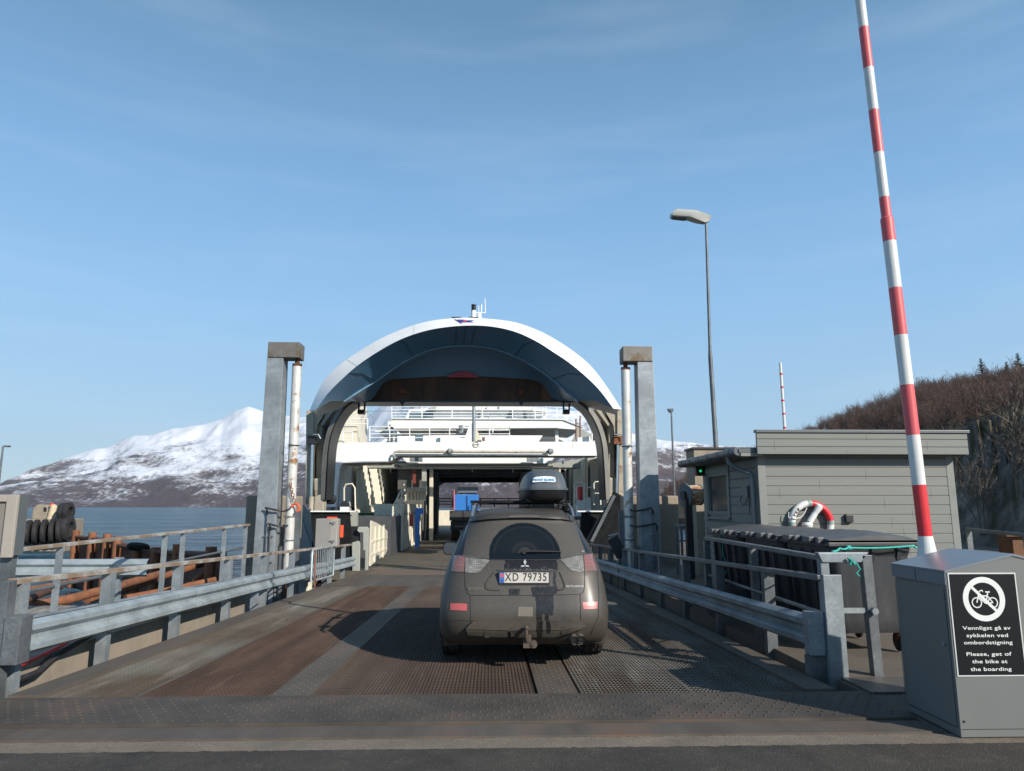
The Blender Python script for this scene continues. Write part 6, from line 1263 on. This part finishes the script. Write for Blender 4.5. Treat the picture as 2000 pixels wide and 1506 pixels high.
for pts_ in (((757, 826), (766, 818.5), (1100, 820.5), (1137, 835)), ((772, 837.5), (1090, 836)), ((790, 819.5), (1066, 820.5)), ((800, 799.5), (1064, 803.5)), ((846, 790.5), (1018, 790.5))):
    b = MB(); b.tube([W(x_, y_, Y=43.45 if y_ > 817 and pts_[0][0] in (757, 772) else 49.2) for x_, y_ in pts_], .035, 5); b.build('deck_edge', m_shipgrey, ferry)
for x_ in (860, 878, 896, 914, 950, 968): ss([(x_, 803.5), (x_ + 12, 803.5), (x_ + 12, 812), (x_, 812)], 49.92, .06, 'window', mwin) if 0 else None
for x_, y_ in ((950, 811), (975, 808), (1040, 813)): q = W(x_, y_, Y=49); b = MB(); b.box(q.x - .15, q.x + .15, 48.7, 49.2, q.z - .12, q.z + .12); b.cyl(q + Vector((0, .2, .1)), q + Vector((0, .2, .6)), .04, n=8); b.build('deck_fitting', m_galv, ferry, bevel=.03)
q = W(716, 816, Y=38.5); b = MB(); b.tube([W(706, 820, Y=38.5), W(716, 803, Y=38.5), W(733, 820, Y=38.5)], .03, 6); b.tube([W(690, 803, Y=38.5), W(790, 803, Y=46)], .02, 6); b.build('signal_frame', m_galv, ferry)
# tower left, behind the arm
ss([(630, 868), (648, 830), (672, 785), (698, 782), (698, 868)], 37.5, 3, 'side_tower', m_cream)
ss([(645, 845), (653, 845), (653, 863), (645, 863)], 37.4, .05, 'window', mwin)
# mast foot
b = MB(); b.cyl(W(925.5, 782, Y=36.8), W(925.5, 862, Y=36.8), .085, n=12); b.build('bow_mast', m_galv, ferry, smooth=40)
ss([(905, 863), (918, 827), (924, 826), (924, 863)], 36.8, .1, 'mast_foot'); ss([(927, 826), (941, 863), (927, 863)], 36.8, .15, 'mast_foot', m_cream)
b = MB(); q = W(901, 838, Y=37); b.box(q.x - .12, q.x + .1, 37, 37.25, q.z - .22, q.z + .22); b.cyl((q.x, 36.99, q.z + .05), (q.x, 36.9, q.z + .05), .09, n=14); b.build('searchlight', m_galv, ferry, bevel=.03)
# red brown vent mast on the right, white stays
b = MB(); b.cyl(W(1163, 812, Y=38), W(1163, 860, Y=38), .14, n=14); b.build('vent_mast', plain('brown red mast', (.16, .055, .05), .5), ferry, smooth=40)
for px, y0_ in ((1125, 818), (1133, 812), (1156, 800)): b = MB(); b.cyl(W(px, y0_, Y=40), W(px, 862, Y=40), .04, n=8); b.build('stanchion', m_white if px > 1150 else m_rust, ferry)
ss([(1118, 863), (1128, 835), (1160, 850), (1160, 863)], 41.5, .3, 'deck_gear', m_shipgrey); ss([(1128, 855), (1152, 852), (1156, 863), (1128, 863)], 38.5, 1, 'winch', m_white)
# railings in rows
def rail(x0, x1, y0_, y1_, Y, n, bars=3, name='railing', r=.022, yb=None):
    g_ = MB(); yb0, yb1 = yb or (y0_, y1_)
    for k in range(bars):
        f = k / max(1, bars - 0.0); g_.tube([W(x0, y0_ + (yb0 - y0_) * 0 + f * (yb0 - y0_ if yb else 0), Y=Y), W(x1, y1_ + f * (yb1 - y1_ if yb else 0), Y=Y)], r, 6)
    ro = g_.build(name, m_white, ferry)
    for k in range(n):
        f = k / (n - 1); b = MB(); b.tube([W(x0 + (x1 - x0) * f, y0_ + (y1_ - y0_) * f, Y=Y), W(x0 + (x1 - x0) * f, yb0 + (yb1 - yb0) * f, Y=Y)], r * 1.3, 6); b.build('stanchion', m_white, ro)
rail(722, 995, 833, 833, 37.2, 8, 4, yb=(862, 862)); rail(758, 880, 823, 824, 42.8, 4, 3, yb=(838, 838)); rail(668, 718, 818, 818, 37.0, 2, 2, yb=(838, 838)); rail(652, 688, 844, 843, 36.9, 3, 2, yb=(862, 862)); rail(765, 1060, 794, 794, 46, 6, 4, yb=(818, 818)); rail(1045, 1130, 794, 797, 45, 5, 3, yb=(818, 818)); rail(930, 995, 825, 825, 37.2, 3, 3, yb=(845, 845))
# far end of the car deck
b = MB(); b.tube([W(850, 948, Y=74), W(868, 938, Y=74), W(1020, 937, Y=74)], .28, 8); b.build('stern_frame', m_white, ferry); bx('stern_gate', -6, 5, 86, 86.4, DZ, 1.2, m_cream)
for x in (-6.6, 4.9): bx('stern_post', x - .3, x + .3, 73.5, 74.5, DZ, 4.3, m_white)
rail(857, 1020, 974, 974, 70, 7, 3, yb=(990, 990), r=.05)

# ---- lorry on the ferry deck
YT = 46.3; g = thing('lorry', (-2.0, YT, DZ), 'dark flatbed lorry with blue load parked inside the ferry', 'lorry')
def lp_(x0, x1, y0_, y1_, Y, d, name, mat, parent=None, bevel=0):
    a, c_ = W(x0, y0_, Y=Y), W(x1, y1_, Y=Y); b = MB(); b.box(a.x, c_.x, Y, Y + d, c_.z, a.z); return b.build(name, mat, parent or g, bevel=bevel)
lp_(878, 941, 998, 1017, YT, 6, 'tail_board', plain('dark grey board', (.045, .045, .047), .6)); lp_(904, 906, 998, 1017, YT - .03, .03, 'board_divider', m_black); lp_(880, 941, 1018, 1036, YT + .3, 6, 'chassis', m_black); lp_(888, 934, 1026, 1030, YT + .1, .1, 'rear_lights_bar', plain('grey bar', (.1, .1, .1), .5))
for x0 in (882, 925):
    a = W(x0, 1044, Y=YT + 1); b = MB(); z0 = DZ + .5; b.cyl((a.x, YT + 1.2, z0), (a.x + .5, YT + 1.2, z0), .5, n=24); b.build('wheel', m_tyre, g, smooth=40)
a, c_ = W(886, 966, Y=YT + .4), W(934, 997.5, Y=YT + .4); g2 = thing('blue_crate', (a.x, YT + 1, c_.z), 'bright blue cargo unit standing on the lorry bed', 'cargo')
b = MB(); b.box(a.x, c_.x, YT + .4, YT + 3.6, c_.z, a.z); b.build('crate_body', m_bluep, g2, bevel=.05)
b = MB(); q = W(912, 968, Y=YT + .37); b.box(q.x - .04, q.x + .04, YT + .37, YT + .4, c_.z + .05, a.z - .1); q = W(893, 951, Y=YT + .5); r_ = W(933, 965, Y=YT + .5); b.build('crate_strap', plain('dark blue', (.01, .05, .2), .5), g2)
b = MB(); b.box(q.x, r_.x, YT + .5, YT + 3.3, r_.z + .05, q.z); b.build('crate_top', plain('grey glass cab', (.16, .19, .22), .3), g2, bevel=.1)
b = MB(); b.cyl(W(887, 957, Y=YT - .2), W(887, 997, Y=YT - .2), .035, n=8); b.build('marker_pole', plain('pink pole', (.7, .12, .15), .5), g)
b = MB(); b.cyl(W(882, 959, Y=YT - .2), W(882, 997, Y=YT - .2), .03, n=8); b.build('marker_pole', m_black, g)

# ================================================================ LEFT SHORE: FENDER DOLPHIN AND RUSTED STAGE
YD = 58.
g = thing('fender_dolphin', (W(95, 1060, Y=YD).x, YD, WZ), 'small concrete mooring dolphin hung with tyres, standing in the water at the left', 'mooring dolphin')
a, c_ = W(54, 1014, Y=YD), W(128, 1058, Y=YD)
b = MB(); b.prism([(a.x - 1, YD, WZ - 2), (c_.x, YD, WZ - 2), (c_.x - .9, YD + 4, WZ - 2), (a.x - 2, YD + 4, WZ - 2)], (0, 0, a.z - WZ + 2)); b.build('block', m_conc, g, bevel=.08)
def yp(px, py): return W(px, py, Y=YD + .6)
b = MB(); b.prism([yp(60, 1016), yp(63, 992), yp(72, 985), yp(92, 986), yp(94, 1016)], (0, 1.2, 0)); b.build('deck_house', m_conc, g, bevel=.15)
b = MB(); b.prism([yp(86, 991), yp(91, 991), yp(91, 999), yp(86, 999)], (0, -.05, 0)); b.build('window', m_black, g)
q, r_ = yp(102, 1016), yp(102, 988); b = MB(); b.lathe(q, (0, 0, 1), [(0, .42), (r_.z - q.z, .24), (r_.z - q.z + .1, .12)], 12); b.build('bollard', mottled('cream bollard', (.55, .46, .30), (.42, .34, .22), 3), g, smooth=40)
b = MB(); b.lathe(r_, (0, 0, 1), [(.0, .2), (.12, .16), (.2, .05)], 10); b.build('bollard_lamp', m_orange, g)
for k in range(4): z = yp(70, 1000 + 4 * k).z; b = MB(); b.tube([(yp(56, 0).x, YD + .3, z), (yp(93, 0).x, YD + .3, z)], .03, 5); b.build('railing', m_galv, g)
ty = None
m_ty = mottled('old tyre rubber', (.009, .009, .010), (.022, .021, .022), 3, .35, .65, .8, 0, .5, 9, .05)
def tyre(c, ax, R_, w_):
    g_ = MB(); ax = Vector(ax).normalized(); g_.lathe(Vector(c) - ax * w_ / 2, ax, [(0, R_ * .5), (-.0, R_ * .62), (.02 * w_, R_ * .86), (.12 * w_, R_ * .97), (.3 * w_, R_), (.7 * w_, R_), (.88 * w_, R_ * .97), (.98 * w_, R_ * .86), (w_, R_ * .62), (w_, R_ * .5), (w_ * .7, R_ * .48), (w_ * .3, R_ * .48), (0, R_ * .5)], 26)
    g_.f = g_.f[:-2]; g_.m = g_.m[:-2]
    return g_
kk = YD / 1390.
for i, (px, py) in enumerate(((56, 1040), (71, 1039), (87, 1038.5), (103, 1037.5), (117, 1036))):
    c0 = W(px, py, Y=YD - .5); b = tyre(c0, (1, .36, .02 * i), 23 * kk, 8.5 * kk); o = b.build('tyre', m_ty, None, tuple(c0), smooth=40)
    tagp(o, ('leftmost', 'second from the left', 'middle', 'second from the right', 'rightmost')[i] + ' of the five black tyres hung along the dolphin front', 'tyre', 'tyres hung on the dolphin')
for px, py, lb in ((131, 1033, 'large black tyre at the lower right corner of the dolphin'), (124, 1000, 'black tyre standing on top of the dolphin, corner side, in front'), (133, 999, 'black tyre on top of the dolphin, outermost right')):
    c0 = W(px, py, Y=YD - .1); b = tyre(c0, (1, .15 if py > 1010 else .02, .02), (25 if py > 1010 else 17) * kk, (15 if py > 1010 else 11) * kk); o = b.build('tyre', m_ty, None, tuple(c0), smooth=40); tagp(o, lb, 'tyre', 'tyres hung on the dolphin')

# rusted sheet pile stage with pipe piles
def yy_(px): return 33 - (px - 140) / 290. * 12
g = thing('rusty_stage', (W(150, 1060, Y=32).x, 30, WZ), 'rusty brown steel stage wall with orange pipe piles in the water at the left', 'steel stage')
piles = [(149, 1036), (181, 1040), (210, 1043), (230, 1047), (269, 1062), (305, 1069), (348, 1063), (413, 1068)]
for px, py in piles:
    Y = yy_(px) - .35; p = W(px, py, Y=Y); b = MB(); b.cyl(p, (p.x, Y, WZ - 1), .155, n=16); b.build('pile', m_rust, g, smooth=40)
top = [(140, 1047), (150, 1046), (205, 1052), (240, 1063), (300, 1074), (345, 1076), (430, 1080)]
w0 = [W(x, y, Y=yy_(x)) for x, y in top]; b = MB()
for a, c_ in zip(w0, w0[1:]): b.prism([a, c_, (c_.x, c_.y, WZ - 1), (a.x, a.y, WZ - 1)], (.1, .25, 0))
b.build('sheet_wall', m_rust_dark, g)
b = MB(); b.tube([p + Vector((0, -.2, -.05)) for p in w0], .07, 6); b.build('wall_capping', m_rust_dark, g)
a = W(405, 1070, Y=yy_(405) - .3)
for (x0, y0_, x1, y1_, r_) in ((413, 1105, 380, 1135, .09), (420, 1095, 400, 1140, .05)): b = MB(); b.tube([W(x0, y0_, Y=21.6), W(x1, y1_, Y=21.6)], r_, 8); b.build('brace', m_rust, g, smooth=60)
q = W(270, 1068, Y=26.5); b = MB(); b.torus(q, (0, .3, 1), .30, .09, 24, 8); tagp(b.build('tyre', m_ty, None, tuple(q), smooth=50), 'black tyre lying on the rusty stage behind the rails', 'tyre')
for lb, pts, r_ in (('long orange rusty pipe sloping up from the gravel shore, the thickest one', ((60, 1183, 14.5), (130, 1172, 15), (230, 1145, 17), (310, 1122, 19.5)), .095),
                    ('orange rusty pipe lying above and behind the thick one', ((170, 1172, 17), (250, 1150, 18.5), (330, 1122, 20.5), (400, 1100, 22)), .09),
                    ('thin rusty pipe low behind the left guard rail, farther right', ((245, 1168, 18), (330, 1152, 19), (420, 1132, 20)), .075),
                    ('dark rusty pipe leaning at the far left above the water', ((45, 1175, 13.6), (80, 1160, 15), (118, 1146, 17)), .07),
                    ('pale brown thin pipe along the rusty stage at the left', ((60, 1150, 15), (120, 1140, 16), (228, 1118, 19)), .05)):
    P = [W(x, y, Y=Y) for x, y, Y in pts]; b = MB(); b.tube(P, r_, 14); tagp(b.build('rusty_pipe', m_rust if 'dark' not in lb else m_rust_dark, None, tuple(P[0]), smooth=60), lb, 'pipe', 'rusty pipes lying by the shore')

# ================================================================ TREES AND SCRUB
from mathutils.bvhtree import BVHTree
dg = bpy.context.evaluated_depsgraph_get(); bvh = BVHTree.FromObject(hill_ob, dg)
def ground(x, y):
    h_ = bvh.ray_cast(Vector((x, y, 200)), Vector((0, 0, -1))); return h_[0]
def twigs(rnd, hgt, nst, spread, stems=None, tw=.011, dens=1.):
    """bare bush: real three sided stems and fine twig blades"""
    b = MB()
    def limb(p, d, ln, r, lev):
        q = p; segs = 3
        pts = [p]
        for s_ in range(segs):
            d = (d + Vector((rnd.uniform(-.18, .18), rnd.uniform(-.18, .18), rnd.uniform(-.02, .16)))).normalized(); q = q + d * ln / segs; pts.append(q.copy())
        if lev < 2: b.tube(pts, [r, r * .8, r * .6, r * .4], 3)
        else:
            sd = d.cross(Vector((rnd.uniform(-1, 1), rnd.uniform(-1, 1), .2))).normalized() * r
            b.add([pts[0] - sd, pts[0] + sd, pts[1] + sd * .8, pts[1] - sd * .8, pts[2] + sd * .5, pts[2] - sd * .5, pts[3]], [(0, 1, 2, 3), (3, 2, 4, 5), (5, 4, 6)])
        if lev < 3:
            n = (int(7 * dens), int(5 * dens), 4)[lev]
            for k in range(n):
                f = .3 + .7 * (k + rnd.random()) / n; i = min(2, int(f * 3)); pp_ = pts[i].lerp(pts[i + 1], f * 3 - i)
                dd = (d * .8 + Vector((rnd.gauss(0, .55), rnd.gauss(0, .55), rnd.uniform(.0, .5)))).normalized()
                limb(pp_, dd, ln * rnd.uniform(.32, .5), max(r * .5, .011), lev + 1)
    for k in range(nst):
        a = rnd.uniform(0, 6.28); s_ = spread * rnd.uniform(.2, 1)
        limb(Vector((rnd.uniform(-.2, .2), rnd.uniform(-.2, .2), -.1)), Vector((math.cos(a) * s_, math.sin(a) * s_, 1)).normalized(), hgt * rnd.uniform(.6, .95), .03 * hgt / 3, 0)
    return b
m_twig = mottled('bare brown twigs', (.072, .046, .037), (.125, .082, .064), .6, .35, .65, .9)
m_twig2 = mottled('pale bare branches', (.15, .125, .10), (.09, .075, .06), .8, .35, .65, .9)
rnd = random.Random(5)
import numpy as np
protos = []
for k in range(6):
    b = twigs(rnd, rnd.uniform(2.0, 3.0), 6, .5, dens=.72); V = np.array([v[:] for v in b.v]); protos.append((V, b.f))
AV, AL, AT, off_ = [], [], [], 0
pos = []
for i in range(8000):
    px = rnd.uniform(1290, 2350); v = rnd.random() ** .8
    D, S = tab(px, distH), tab(px, shoreH); d = S + (D - S) * (.10 + .97 * v)
    if px > 1700 and v < .16: continue
    if rnd.random() < (.0 if px > 1500 else .35): continue
    r_ = FW + RT * ((px - CX) / FPX); hd = Vector((r_.x, r_.y, 0)).normalized(); x, y = hd.x * d, hd.y * d
    if all((x - a) ** 2 + (y - c_) ** 2 > 1.3 ** 2 for a, c_ in pos[-700:]): pos.append((x, y))
    if len(pos) > 2100: break
for x, y in pos:
    gp = ground(x, y)
    if not gp: continue
    V, F_ = protos[rnd.randrange(6)]; a = rnd.uniform(0, 6.28); s_ = rnd.uniform(.6, 1.25)
    dd = math.hypot(x, y); s_ *= .8
    c_, n_ = math.cos(a) * s_, math.sin(a) * s_
    Vn = np.stack([V[:, 0] * c_ - V[:, 1] * n_ + gp.x, V[:, 0] * n_ + V[:, 1] * c_ + gp.y, V[:, 2] * s_ * rnd.uniform(.8, 1.1) + gp.z], 1)
    AV.append(Vn); AL.append((F_, off_)); off_ += len(V)
allv = np.concatenate(AV); faces = []
fcache = {}
lv, lt = [], []
for F_, o in AL:
    k = id(F_)
    if k not in fcache: fcache[k] = (np.array([i for f in F_ for i in f]), np.array([len(f) for f in F_]))
    lv.append(fcache[k][0] + o); lt.append(fcache[k][1])
lv = np.concatenate(lv); lt = np.concatenate(lt); ls = np.concatenate([[0], np.cumsum(lt)[:-1]])
me = bpy.data.meshes.new('bare_thicket'); me.vertices.add(len(allv)); me.vertices.foreach_set('co', allv.astype(np.float32).ravel())
me.loops.add(len(lv)); me.loops.foreach_set('vertex_index', lv.astype(np.int32)); me.polygons.add(len(lt)); me.polygons.foreach_set('loop_start', ls.astype(np.int32)); me.polygons.foreach_set('loop_total', lt.astype(np.int32)); me.update(calc_edges=True); me.materials.append(m_twig)
o = bpy.data.objects.new('bare_thicket', me); scene.collection.objects.link(o); tagp(o, 'mass of bare brown scrub covering the hillside', 'scrub', None, 'stuff')
print('thicket', len(AV), len(lt))
def conifer(px, ytop, ybase, lb, seed):
    rn = random.Random(seed); D = tab(px, distH) * .97; p = W(px, ybase, Y=D * .85); hd = Vector((p.x, p.y, 0)).normalized(); 
    gp = ground(p.x, p.y) or p; hgt = W(px, ytop, Y=p.y).z - gp.z; g_ = thing('spruce_tree', tuple(gp), lb, 'tree', 'spruces on the hilltop')
    b = MB(); b.cyl(gp - Vector((0, 0, .3)), gp + Vector((0, 0, hgt)), .11, .015, 7); b.build('trunk', m_twig, g_); b = MB()
    z = .18 * hgt
    while z < hgt * .98:
        R_ = (hgt - z) * .30 + .1
        for k in range(9):
            a = rn.uniform(0, 6.28); L_ = R_ * rn.uniform(.6, 1.15); d = Vector((math.cos(a), math.sin(a), rn.uniform(.05, .35))); q = gp + Vector((0, 0, z + rn.uniform(-.1, .1)))
            for s_ in range(9):
                f = s_ / 9; c0 = q + d * L_ * f; w_ = .18 * (1 - f * .6); u = Vector((rn.gauss(0, 1), rn.gauss(0, 1), rn.gauss(-.1, .5))).normalized() * w_; v_ = d * (L_ * .18); b.add([c0 - u * .2, c0 + u, c0 + v_ + u * .5, c0 + v_ - u * .3], [(0, 1, 2, 3)])
        z += hgt * .045
    b.build('crown', mottled('dark spruce needles', (.018, .040, .022), (.035, .065, .032), 2, .35, .65, .8) if not bpy.data.materials.get('dark spruce needles') else bpy.data.materials['dark spruce needles'], g_)
conifer(1919, 699, 738, 'leftmost dark green spruce on the hilltop', 1); conifer(1968, 706, 735, 'smallest spruce, between the other two on the hilltop', 2); conifer(1992, 688, 735, 'tallest spruce on the hilltop at the right edge of the photo', 3)
def baretree(px, ybase, D, hgt, lb, seed, dens=1.3):
    p = W(px, ybase, Y=D); gp = ground(p.x, p.y)
    if not gp: gp = p
    b = twigs(random.Random(seed), hgt, 5, .55, dens=dens); g_ = thing('bare_tree', tuple(gp), lb, 'tree'); b.v = [v + gp for v in b.v]; b.build('branches', m_twig2, g_)
baretree(1905, 880, 30, 3.6, 'pale bare tree with fanned stems on the slope above the hut roof corner', 21); baretree(1990, 860, 28, 4.2, 'pale bare tree on the slope at the right edge', 22)

# ================================================================ AIR
b = MB(); b.box(-14000, 14000, -300, 16000, WZ - 5, 1500); hz = b.build('haze', None)
hm = bpy.data.materials.new('haze'); hm.use_nodes = True; hn = hm.node_tree.nodes; hn.remove(hn['Principled BSDF']); pv = hn.new('ShaderNodeVolumePrincipled')
pv.inputs['Color'].default_value = (.80, .88, 1, 1); pv.inputs['Density'].default_value = 2.2e-5; pv.inputs['Anisotropy'].default_value = .2; hm.node_tree.links.new(pv.outputs[0], hn['Material Output'].inputs['Volume'])
hz.data.materials.clear(); hz.data.materials.append(hm); hz['kind'] = 'stuff'
